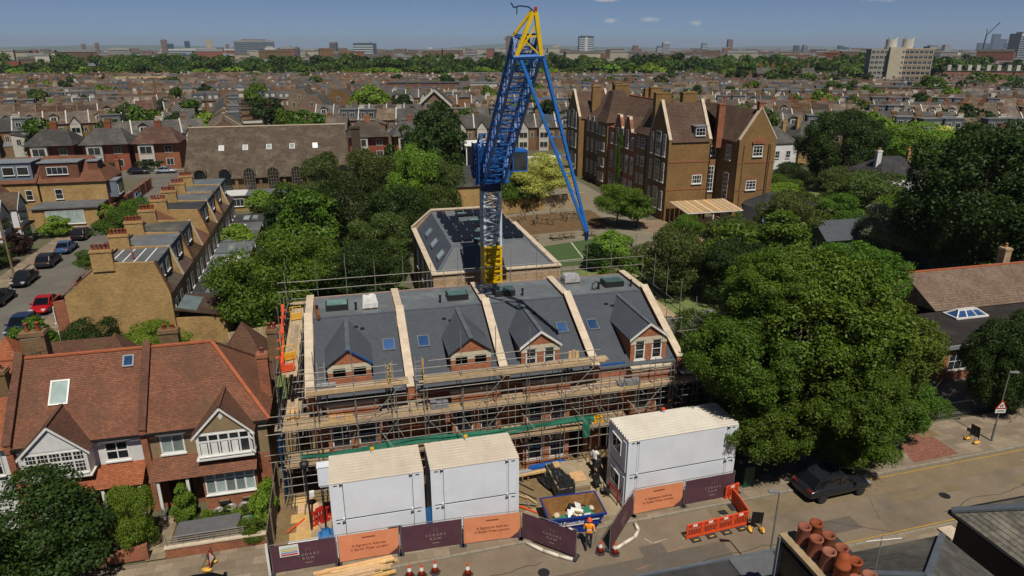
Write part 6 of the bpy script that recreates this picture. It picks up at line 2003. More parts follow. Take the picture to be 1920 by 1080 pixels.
# central low houses behind the trees, glass lift box
t = thing('lodge', 'small stock brick lodge with grey hipped roof beside the crane mast', 'house', (17.0, 110, 0))
MB().box(0, 7.5, 0, 7, 0, 4.6).obj('wall', brick_yel, t)
r = MB()
courses(r, (-.3, -.3, 4.5), (7.8, -.3, 4.5), (4.5, 3.5, 7.4), (3, 3.5, 7.4), .25)
courses(r, (7.8, -.3, 4.5), (7.8, 7.3, 4.5), (4.5, 3.5, 7.4), (4.5, 3.5, 7.4), .25)
courses(r, (-.3, 7.3, 4.5), (-.3, -.3, 4.5), (3, 3.5, 7.4), (3, 3.5, 7.4), .25)
r.obj('roof', slate_far, t)
window(t, 5.2, -.04, 1.8, 1.1, 1.9, 2, 3)
t = thing('glass_lift_tower', 'white-framed glass lift tower left of the crane cab', 'lift tower', (23.0, 128, 0))
MB().box(.1, 3.4, .1, 3.4, 0, 8.4).obj('glazing', glass, t)
f = MB()
for x, y in ((0, 0), (3.35, 0), (0, 3.35), (3.35, 3.35)):
 f.box(x, x + .2, y, y + .2, 0, 8.5)
for z in (0, 4.2, 8.4):
 f.box(.2, 3.35, -.0, .2, z, z + .2).box(-.0, .2, .2, 3.35, z, z + .2)
f.obj('frame', white, t)
MB().extr([(-.2, -.2, 8.6), (3.75, -.2, 8.6), (3.75, 3.7, 9.1), (-.2, 3.7, 9.1)], (0, 0, .12)).obj('roof', white, t)
t = thing('school_annexe', 'low flat-roofed school annexe with mossy roof behind the crane', 'annexe', (27.5, 128, 0))
MB().box(0, 17, 0, 10, 0, 4.2).obj('wall', brick_yel, t)
MB().box(-.3, 17.3, -.3, 10.3, 4.2, 4.4).obj('roof', mat('mossy_felt', '#67613f', '#54503a', rough=.95, scale=.5, dirt='#6e6a58', dirt_amt=.5), t)
for x in (4, 8.5, 13):
 MB().box(x, x + 2.2, 3, 5, 4.4, 5.5).obj('roof_box', white, t)
# ================================================================ tower crane with folded jib
c_blue = mat('crane_blue', '#2365b4', '#1b539c', rough=.45, scale=2., dirt='#20304a', dirt_amt=.3, mid=0.12)
c_dark = mat('crane_dark_blue', '#142a55', '#101f40', rough=.5, scale=2., mid=0.12)
c_grey = mat('crane_grey', '#c8d0d8', '#b4bdc7', rough=.5, scale=2., dirt='#5d6670', dirt_amt=.3, mid=0.12)
c_yel = mat('crane_yellow', '#d6b40f', '#c29f08', rough=.5, scale=2., mid=0.12)
CR = thing('tower_crane', 'blue and yellow luffing tower crane with its jib folded down', 'tower crane', (11.4, 52.8, 0))
def lattice(mb, p, q, w0, w1, chord, lace, n, side=(1, 0, 0), faces=(0, 1, 2, 3), d0=None, d1=None):
 """square lattice from p to q: four chords, zigzag lacing on the faces"""
 p, q = Vector(p), Vector(q)
 d = (q - p).normalized()
 s = Vector(side)
 s = (s - d * s.dot(d)).normalized()
 u = d.cross(s).normalized()
 d0 = w0 if d0 is None else d0
 d1 = w1 if d1 is None else d1
 def cor(t):
  c = p.lerp(q, t)
  w, e = (w0 + (w1 - w0) * t) / 2, (d0 + (d1 - d0) * t) / 2
  return [c - s * w - u * e, c + s * w - u * e, c + s * w + u * e, c - s * w + u * e]
 A, B = cor(0), cor(1)
 for a, b in zip(A, B):
  mb.bar(a, b, chord)
 for k in range(n):
  P, Q = cor(k / n), cor((k + 1) / n)
  for f in faces:
   g = (f + 1) % 4
   if k % 2 == 0:
    mb.bar(P[f], Q[g], lace)
   else:
    mb.bar(P[g], Q[f], lace)
   mb.bar(Q[f], Q[g], lace)
 return A, B
segs = [(0, 3.8, c_grey, 'mast_section'), (3.8, 7.6, c_grey, 'mast_section'), (7.6, 10.8, c_yel, 'climbing_section'), (10.8, 15.3, c_grey, 'mast_section')]
for z0, z1, m, nm in segs:
 b = MB()
 lattice(b, (0, 0, z0 + .02), (0, 0, z1 - .02), 1.32, 1.32, .19, .11 if m is c_yel else .085, 6 if m is c_yel else 8)
 b.obj(nm, m, CR)
# yellow side panel, cross beams and added backing panel of the climbing section
MB().box(-.76, -.72, -.7, .7, 7.7, 10.7).obj('side_panel', c_yel, CR)
b = MB()
for z in (7.7, 9.2, 10.65):
 b.box(-.74, .74, -.78, -.7, z, z + .16)
b.obj('cross_beam', c_yel, CR)
MB().box(-.56, .56, -.5, -.45, 7.8, 10.6).obj('added_backing_panel', c_yel, CR)  # added close behind the front lacing, stands in for sunlit inner faces
# ladder in the mast
b = MB()
b.box(-.2, -.17, .3, .34, 0, 15.2).box(.17, .2, .3, .34, 0, 15.2)
for k in range(50):
 b.box(-.17, .17, .3, .33, .3 * k + .2, .3 * k + .23)
b.obj('ladder', c_grey, CR)
# slewing ring and machine deck
MB().lathe([(.8, 15.3), (.85, 15.4), (.85, 15.85), (.95, 15.9), (.95, 16.05)], n=16).obj('slewing_ring', c_dark, CR)
b = MB()
b.box(-1.0, 1.25, -1.2, 3.0, 16.05, 16.25)
b.obj('machine_deck', c_blue, CR)
MB().box(-.95, .7, 2.0, 3.3, 16.26, 18.3).obj('counterweight', c_dark, CR)
MB().box(-.6, .8, .5, 1.7, 16.26, 17.6).obj('winch_housing', c_blue, CR)
MB().tube((-.7, -.2, 16.8), (.9, -.2, 16.8), .32, 12).obj('winch_drum', c_dark, CR)
b = MB()
lattice(b, (-.1, 1.0, 16.2), (.1, -.6, 19.4), 2.2, 1.8, .14, .07, 4, d0=2.2, d1=1.2)
b.obj('tower_head', c_blue, CR)
b = MB()
lattice(b, (-.15, .3, 16.0), (-.1, .2, 18.8), 1.9, 2.1, .16, .07, 5, d0=1.8, d1=2.0)
b.obj('tower_head', c_dark, CR)
# platform rails and cab
b = MB()
for x in (-1.15,):
 for z in (17.0, 17.6, 18.2, 18.9):
  b.tube((x, -1.2, z), (x, 1.6, z), .03, 5)
 for y in (-1.2, -.2, .8, 1.6):
  b.tube((x, y, 16.1), (x, y, 18.9), .03, 5)
b.obj('handrail', c_blue, CR)
cab = MB()
cab.box(1.5, 2.7, -1.3, .2, 16.9, 17.0).box(1.5, 2.7, -1.3, .2, 18.4, 18.55)
for x, y in ((1.5, -1.3), (2.64, -1.3), (1.5, .14), (2.64, .14)):
 cab.box(x, x + .06, y, y + .06, 17.0, 18.4)
cab.box(1.25, 1.55, -.6, .1, 16.4, 16.9)
co = cab.obj('cab', c_blue, CR)
MB().box(1.53, 2.67, -1.27, .17, 17.02, 18.38).obj('cab_glazing', glass, co)
# main jib
J0, J1 = (.1, -.4, 16.6), (-1.62, -16.8, 26.1)
b = MB()
A, B = lattice(b, J0, J1, 1.55, 1.32, .15, .065, 17, d0=1.7, d1=1.2)
b.obj('jib', c_blue, CR)
P0, P1 = Vector(J0), Vector(J1)
for k in range(30):
 c = P0.lerp(P1, (k + .5) / 30)
 MB().bar(c + Vector((-.5, 0, .1)), c + Vector((.5, 0, .1)), .05).obj('walkway_rung', c_dark, CR)
# yellow head frame
top = Vector((-1.35, -17.1, 27.75))
b = MB()
for k, c in enumerate(B):
 b.bar(c, top + (c - Vector(J1)) * .12, .2 if k < 2 else .13)
b.bar(B[0].lerp(top, .45), B[1].lerp(top, .45), .09)
b.bar(B[0], B[1].lerp(top, .7), .09).bar(B[1], B[0].lerp(top, .4), .07)
b.obj('head_frame', c_yel, CR)
MB().bar(B[0], B[1], .17).bar(B[2], B[3], .15).tube(B[0] + Vector((-.15, 0, 0)), B[1] + Vector((.15, 0, 0)), .12, 8).obj('head_joint', c_blue, CR)
MB().box(-1.75, -1.5, -16.9, -16.6, 26.2, 26.6).obj('head_motor', c_dark, CR)
b = MB()
b.path([top, top + Vector((-.3, 0, .2)), top + Vector((-.75, 0, .24)), top + Vector((-1.05, 0, .15)), top + Vector((-1.2, 0, .38))], .035, 5)
b.tube(top + Vector((-.9, 0, .2)), top + Vector((-.9, 0, -.15)), .03, 5)
b.obj('wind_gauge', c_dark, CR)
MB().lathe([(.0, 0), (.08, .02), (.08, .14), (0, .18)], top + Vector((.08, 0, .05)), 8).obj('warning_lamp', red_pl, CR)
# folded outer jib hanging from the head to its tip
tip = Vector((2.0, -16.8, 16.05))
b = MB()
L0, R0, K0 = B[0] + Vector((.25, 0, -.1)), B[1] + Vector((.1, 0, 0)), (B[2] + B[3]) / 2 + Vector((.35, .2, -.1))
R1 = R0 + Vector((.12, .55, -.05))
for p, w in ((L0, .15), (R0, .15), (R1, .14)):
 b.bar(p, tip + (p - Vector(J1)) * .05, w)
n = 14
for k in range(1, n):
 t0, t1 = k / n, (k + 1) / n
 l0, r0, s0 = L0.lerp(tip, t0), R0.lerp(tip, t0), R1.lerp(tip, t0)
 l1, r1, s1 = L0.lerp(tip, t1), R0.lerp(tip, t1), R1.lerp(tip, t1)
 b.bar(r0, s1, .045).bar(s0, r1, .04).bar(r0, s0, .05)
 if k % 3 == 0:
  b.bar(l0, r0, .05).bar(l0, s0, .04)
 if k % 3 == 1 and k > 3:
  b.bar(l0, r1, .045)
b.obj('folded_jib', mat('crane_light_blue', '#2670c4', '#1f62b0', rough=.45, scale=2.), CR)
MB().lathe([(.0, -.5), (.1, -.4), (.14, 0), (.1, .15), (0, .2)], tip + Vector((0, 0, -.1)), 8).obj('jib_tip', c_dark, CR)
b = MB()
for dx in (-.35, .35):
 b.tube(tuple(tip + Vector((0, 0, 0))), tuple(tip + Vector((dx, 0, .1))), .03, 5)
b.obj('tip_sheave', steel_dk, CR)
# pendant lines from the tower head to the jib head
b = MB()
for s in (-.4, .4):
 b.tube((s, -.4, 19.3), tuple(Vector(J1) + Vector((s, 0, .5))), .02, 4)
b.obj('pendant_line', c_dark, CR)
# ================================================================ trees and plants
def crown_data(seed, n_lobe, n_leaf, leaf, lobe_r=(.22, .4), shape='round', droop=0.):
 """leaf faces gathered in lobes spread through a unit crown (radius 1, z from -1 to 1)"""
 rs = np.random.RandomState(seed)
 d = rs.normal(size=(n_lobe, 3))
 d /= np.linalg.norm(d, axis=1)[:, None]
 rad = rs.uniform(.4 if n_lobe < 150 else .5, .86, n_lobe) ** .8
 c = d * rad[:, None]
 lr = rs.uniform(lobe_r[0], lobe_r[1], n_lobe)
 if shape == 'round':
  c[:, 2] = np.where(c[:, 2] < 0, c[:, 2] * .85, c[:, 2])
 elif shape == 'cone':
  f = 1.0 - .8 * (c[:, 2] + 1) / 2
  c[:, :2] *= f[:, None] * 1.2
  lr *= np.clip(f + .2, .3, 1)
 elif shape == 'column':
  c[:, :2] *= .8
 elif shape == 'flat':
  c[:, 2] = c[:, 2] * .6 + .1
 elif shape == 'box':
  c = rs.uniform(-.85, .85, (n_lobe, 3))
 w = lr ** 2
 idx = rs.choice(n_lobe, n_leaf, p=w / w.sum())
 e = rs.normal(size=(n_leaf, 3))
 e[:, 2] += .35
 e += c[idx] * .9
 e /= np.linalg.norm(e, axis=1)[:, None]
 r = lr[idx] * rs.uniform(.55, 1.08, n_leaf) ** .6
 # ragged edge: a share of the leaves sits on shoots that poke out
 out = rs.rand(n_leaf) < .07
 r = np.where(out, r * rs.uniform(1.05, 1.4, n_leaf), r)
 p = c[idx] + e * r[:, None] * np.array([1.12, 1.12, .68])
 p[:, 2] -= droop * np.abs(rs.normal(size=n_leaf)) * .2
 nrm = e + rs.normal(size=(n_leaf, 3)) * .75
 nrm[:, 2] += .25
 nrm /= np.linalg.norm(nrm, axis=1)[:, None]
 t = np.cross(nrm, rs.normal(size=(n_leaf, 3)))
 t /= np.linalg.norm(t, axis=1)[:, None]
 b = np.cross(nrm, t)
 s = leaf * rs.uniform(.55, 1.25, n_leaf)[:, None]
 k = rs.uniform(.3, .62, n_leaf)[:, None]
 q = np.stack([p - t * s, p - b * s * k + nrm * s * .15, p + t * s, p + b * s * k + nrm * s * .15], 1)
 return q.reshape(-1, 3)
def leaf_mesh(key, m, *a, **kw):
 def mk():
  v = crown_data(*a, **kw)
  n = len(v) // 4
  me = bpy.data.meshes.new('crown')
  me.vertices.add(len(v))
  me.vertices.foreach_set('co', v.astype(np.float32).ravel())
  me.loops.add(4 * n)
  me.loops.foreach_set('vertex_index', np.arange(4 * n, dtype=np.int32))
  me.polygons.add(n)
  me.polygons.foreach_set('loop_start', np.arange(0, 4 * n, 4, dtype=np.int32))
  me.update(calc_edges=True)
  me.materials.append(m)
  return me
 return cached(('crown', key), mk)
CROWNS = {   # seed, lobes, leaves, leaf half length
 'big': (3, 190, 70000, .024, (.09, .2)),
 'near_a': (5, 60, 26000, .032, (.18, .36)),
 'near_b': (6, 46, 24000, .034, (.22, .4)),
 'mid_a': (7, 34, 6500, .068, (.24, .42)),
 'mid_b': (8, 26, 6000, .072, (.26, .45)),
 'mid_c': (9, 44, 6500, .066, (.18, .36)),
 'far_a': (12, 20, 1500, .14, (.28, .48)),
 'far_b': (13, 16, 1400, .15, (.3, .5)),
}
def crown_of(kind, m):
 base, _, shp = kind.partition(':')
 a = CROWNS[base]
 return leaf_mesh(kind, m, a[0] + len(shp), a[1], a[2], a[3], lobe_r=a[4], shape=shp or 'round', droop=.6 if base == 'big' else .2)
def trunk_mesh(key, hgt, r, limbs, seed, m, spread):
 def mk():
  r2 = random.Random(seed)
  b = MB()
  p = Vector((0, 0, -.1))
  for k in range(4):
   q = p + Vector((r2.uniform(-.05, .05) * hgt, r2.uniform(-.05, .05) * hgt, hgt / 4))
   b.tube(p, q, r * (1 - .15 * k), 8, r * (1 - .15 * (k + 1)), cap=False)
   p = q
  for k in range(limbs):
   a = 2 * math.pi * k / limbs + r2.uniform(-.3, .3)
   z = hgt * r2.uniform(.55, 1.0)
   s = Vector((0, 0, z))
   e = Vector((math.cos(a) * spread * r2.uniform(.45, .75), math.sin(a) * spread * r2.uniform(.45, .75), z + spread * r2.uniform(.35, .9)))
   mid = s.lerp(e, .5) + Vector((0, 0, spread * .08))
   b.tube(s, mid, r * .42, 6, r * .28, cap=False)
   b.tube(mid, e, r * .28, 6, r * .08, cap=False)
   for _ in range(2):
    f = e + Vector((r2.uniform(-.3, .3) * spread, r2.uniform(-.3, .3) * spread, r2.uniform(.05, .3) * spread))
    b.tube(mid.lerp(e, .5), f, r * .16, 5, r * .04, cap=False)
  return b.mesh('trunk', m, True)
 return cached(('trunk', key, m.name), mk)
def leafy(name, kind, lm, parent, loc, scale):
 o = put(name, crown_of(kind, lm), parent, loc, 0, scale)
 o.material_slots[0].link = 'OBJECT'
 o.material_slots[0].material = lm
 return o
def tree(name, label, x, y, r, top, bottom, kind, lm, group=None, bm=None, trunk_r=None, cat='tree', rx=None):
 """crown between bottom and top, radius r"""
 t = thing(name, label, cat, (x, y, 0), rnd.uniform(0, 6.28), group)
 hz = (top - bottom) / 2
 leafy('crown', kind, lm, t, (0, 0, bottom + hz), (r, rx or r, hz))
 tr = trunk_r or max(.1, .035 * top)
 hgt = bottom + hz * .5
 hk = round(hgt / 2) * 2 or 1
 me = trunk_mesh((hk, round(tr, 1), int(r)), hk, max(.12, round(tr, 1)), 5, int(hk * 7 + r), bm or bark, r)
 put('trunk', me, t, (0, 0, 0), 0, (1, 1, hgt / hk))
 return t
def bush(name, label, x, y, r, h, kind, lm, group=None, ry=None, cat='shrub', rz=None, z=0.0):
 t = thing(name, label, cat, (x, y, z), rnd.uniform(0, 6.28) if rz is None else rz, group)
 leafy('foliage', kind, lm, t, (0, 0, h * .48), (r, ry or r, h * .56))
 b = MB()
 for k in range(3):
  b.tube((.1 * k - .1, 0, -.05), (r * .3 * (k - 1), r * .2 * (1 - k), h * .6), .04, 5, .015)
 b.obj('stems', bark, t)
 return t
# the great plane tree by the road and its companions
tree('plane_tree', 'great spreading green tree beside the road right of the cabins', 28.2, 34.4, 5.6, 14.6, 6.0, 'big', leaf_a, trunk_r=.45, rx=5.6)
leaf_c2 = leaf_mat('yellow_green_plane_leaves', '#557a1c', '#8fa83a')  # yellower green for some of the crown's clumps
PT = bpy.data.objects['plane_tree']
PT.rotation_euler = (0, 0, .1)
for dx, dy, dz, ax, ay, az in ((5.6, -.6, 7.6, 3.9, 4.0, 3.0), (-5.0, -.2, 8.2, 3.7, 3.8, 2.8), (.4, -3.2, 6.6, 4.4, 3.4, 2.6), (5.4, -1.8, 4.0, 4.0, 3.2, 2.3), (-3.6, -1.6, 4.4, 3.8, 3.2, 2.4), (3.4, .6, 12.2, 3.6, 3.4, 2.3), (-2.4, .8, 12.0, 3.4, 3.4, 2.4), (1.2, -2.6, 3.0, 3.6, 3.0, 1.9), (2.4, -1.6, 9.6, 3.4, 3.2, 2.2)):
 leafy('crown', 'big', leaf_a if dx * 10 % 3 < 1.6 else leaf_c2, PT, (dx, dy, dz), (ax, ay, az)).rotation_euler = (0, 0, dx * 1.7)
bush('understorey_shrub', 'dark shrubs under the great tree behind the parking sign', 24.3, 37.5, 2.2, 3.0, 'near_b', leaf_b)
tree('plane_tree', 'lower green tree leaning over the scaffold end beside the great tree', 24.6, 40.5, 3.0, 8.6, 1.5, 'near_a', leaf_a)
tree('chestnut_tree', 'huge dark chestnut tree filling the right picture edge', 69.5, 60, 9.4, 19.3, 2.0, 'big', leaf_b, trunk_r=.5)
tree('chestnut_tree', 'dark chestnut tree behind the huge one, beyond the right edge', 84, 68, 8.5, 17, 2.0, 'near_a', leaf_b, trunk_r=.5)
tree('chestnut_tree', 'tall dark chestnut tree right of the school', 93.5, 113, 8.4, 15.8, 1.0, 'big', leaf_b, trunk_r=.5)
tree('lime_tree', 'bright round green tree between the two dark chestnuts', 122, 126, 9.0, 11.0, 1.0, 'near_b', leaf_c)
tree('robinia_tree', 'pale yellow-green tree beyond the bright round one', 136, 131, 5, 9, 1, 'mid_a', leaf_e)
tree('willow_tree', 'silvery green tree over the slate shed roofs', 67.0, 68.5, 4.6, 8.6, .8, 'near_a', leaf_f)
tree('olive_green_tree', 'loose olive green tree before the white house', 78.5, 87.0, 7.0, 8.6, .6, 'near_a', leaf_d)
tree('mixed_tree', 'sparse olive tree beside the pale blue outbuilding', 57.5, 77.5, 4.4, 8.6, .8, 'near_a', leaf_d)
tree('mixed_tree', 'green tree behind the great tree, left of the willow', 52, 71, 4.2, 7.0, .4, 'mid_a', leaf_a)
tree('mixed_tree', 'thin green tree in front of the school canopy', 50.5, 79.5, 2.8, 5.6, .4, 'mid_c', leaf_d)
bush('yellow_shrub', 'bright yellow flowering shrub by the slate shed', 64.8, 76, 1.8, 3.4, 'mid_b', leaf_mat('yellow_flowers', '#b59a22', '#d0b93a'))
tree('conifer', 'dark dense tree over the right-hand pavement fence', 46.6, 35.6, 3.0, 7.8, .4, 'big', leaf_b, trunk_r=.25)
tree('conifer', 'dark tree at the right picture edge above the lamp', 52.0, 37.0, 3.0, 7.4, .4, 'near_a', leaf_b, trunk_r=.25)
for lb, x, y, r, h, m in [('green shrub mass right of the school\'s far wing', 74, 104, 4.5, 5.5, leaf_a), ('dark shrub mass before the white slate-roofed house', 82, 112, 4.5, 6.0, leaf_b), ('olive tree before the tall dark chestnut', 84, 100, 4.6, 7.0, leaf_d), ('green tree between outbuilding and slate shed', 69, 83, 4.2, 6.5, leaf_a),
                          ('bright low tree behind the pale blue outbuilding', 70, 96, 3.8, 5.5, leaf_c), ('dark tree left of the white hipped-roof house', 83, 93, 3.6, 5.6, leaf_b), ('olive tree between the great tree and the school canopy', 47, 74, 3.6, 6.2, leaf_d), ('green tree beside the school yard fence', 45.5, 83, 2.8, 4.6, leaf_a), ('broad tree behind the slate shed', 75, 76, 4.6, 7.4, leaf_a)]:
 tree('yard_tree', lb, x, y, r, h, .2, 'near_a', m, 'trees and shrubs right of the school')
# young bare street tree
t = thing('street_tree', 'young thin street tree in its pavement pit', 'tree', (38.9, 34.2, .1))
b = MB()
b.tube((0, 0, 0), (.1, .1, 3.6), .07, 6, .03)
for k in range(9):
 z = 1.4 + .25 * k
 a = k * 2.4
 b.tube((.03, .03, z), (.03 + .9 * math.cos(a), .03 + .9 * math.sin(a), z + .55), .022, 5, .006)
b.obj('trunk', bark, t)
put('crown', leaf_mesh('sparse', leaf_d, 31, 12, 160, .09, lobe_r=(.3, .5)), t, (0, 0, 2.9), 0, (1.0, 1.0, 1.1))
sheet('tree_pit', rect(38.2, 39.6, 33.6, 34.8), .118, earth)
# gardens behind the terrace
for nm, lb, x, y, r, h, b0, k, m in [
 ('garden_tree', 'broad green tree behind the scaffold\'s ladder end', -7.8, 66.0, 4.7, 9.4, .3, 'near_b', leaf_a),
 ('garden_tree', 'dark green tree left of the pale rear block', 1.6, 70.5, 4.2, 7.2, .2, 'near_a', leaf_b),
 ('garden_tree', 'green tree left of the dark one in the gardens', -3.5, 74.5, 4.2, 6.6, .2, 'near_b', leaf_a),
 ('garden_tree', 'olive tree against the rear block\'s flank', 3.6, 79, 3.8, 8.2, .2, 'near_a', leaf_d),
 ('garden_tree', 'mid green tree in the middle of the gardens', -4.4, 88, 4.6, 7.6, .3, 'mid_a', leaf_a),
 ('garden_tree', 'dark green tree in the middle of the gardens', 1.0, 93, 5.4, 8.4, .3, 'near_b', leaf_b),
 ('birch_tree', 'tall olive birch before the hall\'s right half', -2.5, 106, 4.6, 9.6, .6, 'near_a', leaf_d),
 ('birch_tree', 'tall olive birch right of the hall', 3.8, 108, 5.4, 9.8, .6, 'near_a', leaf_d),
 ('lime_tree', 'vivid yellow-green tree left of the crane', 10.2, 100, 4.4, 11.0, .4, 'near_a', leaf_c),
 ('garden_tree', 'dark tree in front of the vivid yellow-green one', 6.8, 88, 4.2, 8.0, .2, 'near_a', leaf_b),
 ('birch_tree', 'loose brownish birch beside the lodge', 13.8, 99, 3.9, 9.2, .5, 'near_a', leaf_d),
 ('garden_tree', 'dark tall tree behind the vivid yellow-green one', 12.0, 122, 4.8, 11.5, .5, 'mid_c', leaf_b),
 ('garden_tree', 'dark green tree standing left of the glass lift tower', 19.5, 132, 5.0, 12.5, .5, 'mid_a', leaf_b),
 ('garden_tree', 'green tree behind the lodge roof', 15.4, 120, 3.6, 7.6, .5, 'mid_b', leaf_a),
 ('garden_tree', 'green tree behind the crane mast, right of the lodge', 26.5, 111.5, 3.4, 7.0, .3, 'mid_a', leaf_a),
 ('golden_tree', 'round golden-leaved tree behind the playground wall', 32.6, 111.5, 5.0, 9.0, 1.6, 'near_b', leaf_e),
 ('garden_tree', 'dark green tree under the golden one', 29.0, 110.5, 3.0, 4.6, .3, 'mid_b', leaf_b),
 ('playground_tree', 'small round tree in the school playground', 40.2, 94.8, 3.7, 7.0, 1.4, 'near_a', leaf_a),
 ('playground_tree', 'second small tree touching the playground one', 43.2, 94.0, 2.6, 5.2, 1.2, 'mid_a', leaf_a),
 ('garden_tree', 'olive tree behind the scaffold\'s plane tree end', 34.6, 65.5, 4.4, 8.0, .3, 'near_a', leaf_d),
 ('garden_tree', 'green tree right of the yard wall', 29.2, 66, 2.6, 5.2, .2, 'mid_c', leaf_a),
 ('garden_tree', 'dark tree between scaffold and great tree', 39.5, 61, 3.8, 7.4, .2, 'near_a', leaf_b),
 ('garden_tree', 'green tree behind the garage block', 43.5, 68, 4.0, 7.0, .2, 'mid_a', leaf_a),
 ('garden_tree', 'bright tree beside the sports pitch', 32.5, 77.5, 2.6, 4.4, .1, 'mid_b', leaf_c),
 ('garden_tree', 'dark tree beside the sports pitch', 29.8, 76.0, 2.0, 3.6, .1, 'mid_c', leaf_b),
 ('garden_tree', 'dense green tree before the hall annexe', -8.6, 113, 3.4, 4.8, .1, 'mid_a', leaf_a),
 ('garden_tree', 'bright shrub-like tree before the hall\'s middle', -13.0, 116, 2.6, 3.6, .1, 'mid_b', leaf_c),
 ('garden_tree', 'dark tree at the end of the terrace gardens', -8.2, 99, 3.6, 5.2, .1, 'mid_c', leaf_b),
 ('garden_tree', 'dark tree by the terrace extensions', -8.4, 79, 2.6, 5.0, .1, 'mid_a', leaf_b)]:
 if y > 84 and x < 18:
  h, r = h * 1.22, r * .94
 tree(nm, lb, x, y, r, h, b0, k, m, 'garden trees behind the terrace')
# bushes below the bare gable, hedges and street trees
for lb, x, y, r, h, k, m in [('round dark bush before the bare gable, left of the flowering one', -21.9, 60.6, 2.5, 4.4, 'near_a', leaf_b), ('wide flowering bush before the bare gable', -17.0, 60.0, 3.0, 3.6, 'near_a', leaf_c),
                             ('clipped pale hedge at the side street corner', -27.4, 61.0, 2.4, 2.6, 'near_b', leaf_a), ('tall rounded shrub above the clipped hedge', -27.5, 63.6, 1.9, 3.6, 'mid_a', leaf_a),
                             ('dark hedge beside the parked red car', -28.7, 58.5, 1.8, 1.8, 'mid_b', leaf_a), ('dark shrub at the far left edge behind the parked cars', -42.8, 70.5, 2.2, 2.6, 'mid_a', leaf_b),
                             ('low hedge behind the far left parked car', -42.0, 78, 1.8, 2.2, 'mid_b', leaf_b), ('low garden hedge beside the telegraph pole', -42.6, 86.5, 1.8, 2.2, 'mid_b', leaf_a),
                             ('dark shrub before the gabled houses', -42.6, 95, 2.0, 3.0, 'mid_a', leaf_b), ('red-brown shrub before the gabled houses', -42.8, 101, 1.8, 3.0, 'mid_c', leaf_mat('copper_leaves', '#3a211c', '#54302a')),
                             ('bright shrub before the garden room', -41.0, 110, 2.4, 2.8, 'mid_a', leaf_c), ('olive shrub on the garden room wall', -37.0, 117.5, 1.6, 3.0, 'mid_b', leaf_c)]:
 bush('garden_shrub', lb, x, y, r, h, k, m, 'shrubs of the side street')
for lb, x, y, r, h in [('street tree by the terrace chimneys, largest of three', -29.6, 101.5, 3.8, 5.6), ('street tree behind the largest one', -29.4, 111, 3.2, 5.0), ('small street tree beside the nearer parked cars', -29.4, 87.5, 2.2, 3.6)]:
 tree('street_tree', lb, x, y, r, h, .8, 'near_a', leaf_a, 'street trees of the side street')
# front gardens
bush('front_tree', 'big dark tree in front of the white-rendered house', -16.7, 33.3, 3.5, 5.6, 'near_b', leaf_b, cat='tree')
bush('front_tree', 'dark tree at the lower left picture corner', -20.8, 32.0, 3.0, 4.6, 'near_b', leaf_b, cat='tree')
bush('front_shrub', 'tall bright green shrub hanging over the gate pier', -12.5, 34.7, 1.35, 4.2, 'near_a', leaf_c, ry=1.2)
bush('front_shrub', 'round glossy bush beside the tan house porch', -10.3, 36.3, .75, 2.5, 'mid_a', leaf_c)
bush('front_shrub', 'bright hedge mass against the hoarding boards', -5.95, 36.2, .7, 1.8, 'mid_b', leaf_c, ry=1.7, rz=0)
bush('front_shrub', 'leafy hedge on the red garden wall by the hoarding', -6.4, 33.8, .95, 1.5, 'mid_a', leaf_a, ry=.5, rz=0)
for i in range(8):
 bush('bed_plant', 'low green plant in the bed below the tan house bay', -9.8 + .55 * i, 36.2 + .3 * (i % 2), .35, .7, 'mid_c', (leaf_a, leaf_c, leaf_d)[i % 3], 'low plants in the front bed', cat='plant')
sheet('front_garden', rect(19, 60, 60, 76), .018, grass_m)
tree('mixed_tree', 'pale green tree left of the terrace\'s scaffold rails', -14.0, 92, 2.4, 4.6, .2, 'mid_b', leaf_c)
# ================================================================ houses on the near side of the road (seen from above)
t = thing('near_house', 'dark-roofed house at the picture bottom below the barriers', 'house', (7.5, 6, 0))
MB().box(0, 8.6, 0, 10.9, 0, 8.9).obj('wall', brick_drk, t)
MB().box(-.2, 8.8, -.2, 11.05, 8.9, 9.0).obj('flat_roof', felt_dark, t)
MB().box(-.2, 8.8, 11.05, 11.15, 8.85, 9.06).obj('eaves_edge', lead, t)
MB().extr([(4.6, 8.6, 9.0), (6.3, 8.6, 9.0), (6.3, 11.05, 9.0), (4.6, 11.05, 9.0)], (0, 0, .05)).obj('roof_patch', felt, t)
t = thing('chimney_wall', 'long brick chimney stack carrying a double row of clay pots', 'chimney', (12.25, 14.05, 0))
MB().box(-.5, .45, -7.5, 0, 0, 12.4).obj('stack', mat('sooty_brick', '#6b5637', '#4d3d28', brick=(.225, .075, .012), mortar='#a08d6a', bump=.5, scale=.8, dirt='#231c14', dirt_amt=.7, streak=.4), t)
MB().box(-.58, -.5, -7.5, -.0, 11.0, 11.12).box(-.62, -.5, -7.5, -.0, 12.1, 12.25).obj('string_course', brick_drk, t)
MB().box(-.62, .55, -7.5, .12, 12.4, 12.52).obj('capping', mat('mortar_flaunching', '#a08c6e', '#857155', rough=.95, scale=1.5, bump=.6, bscale=10., dirt='#4e4331', dirt_amt=.5), t)
MB().box(-.66, -.5, .0, .1, 9.0, 12.46).obj('flashing', zinc, t)
MB().box(.45, 1.25, -7.5, .1, 9.0, 12.2).obj('lead_apron', felt_dark, t)
pot_big = MB().lathe([(.2, 0), (.2, .06), (.17, .5), (.19, .53), (.19, .6), (.15, .6), (.14, .3)], n=14, cap=False).mesh('chimney_pot', pot_m, True)
pot_tall = MB().lathe([(.21, 0), (.19, .5), (.21, .52), (.21, .6), (.18, .62), (.17, .85), (.1, .95), (.0, .98)], n=14, cap=False).mesh('chimney_pot', pot_m, True)
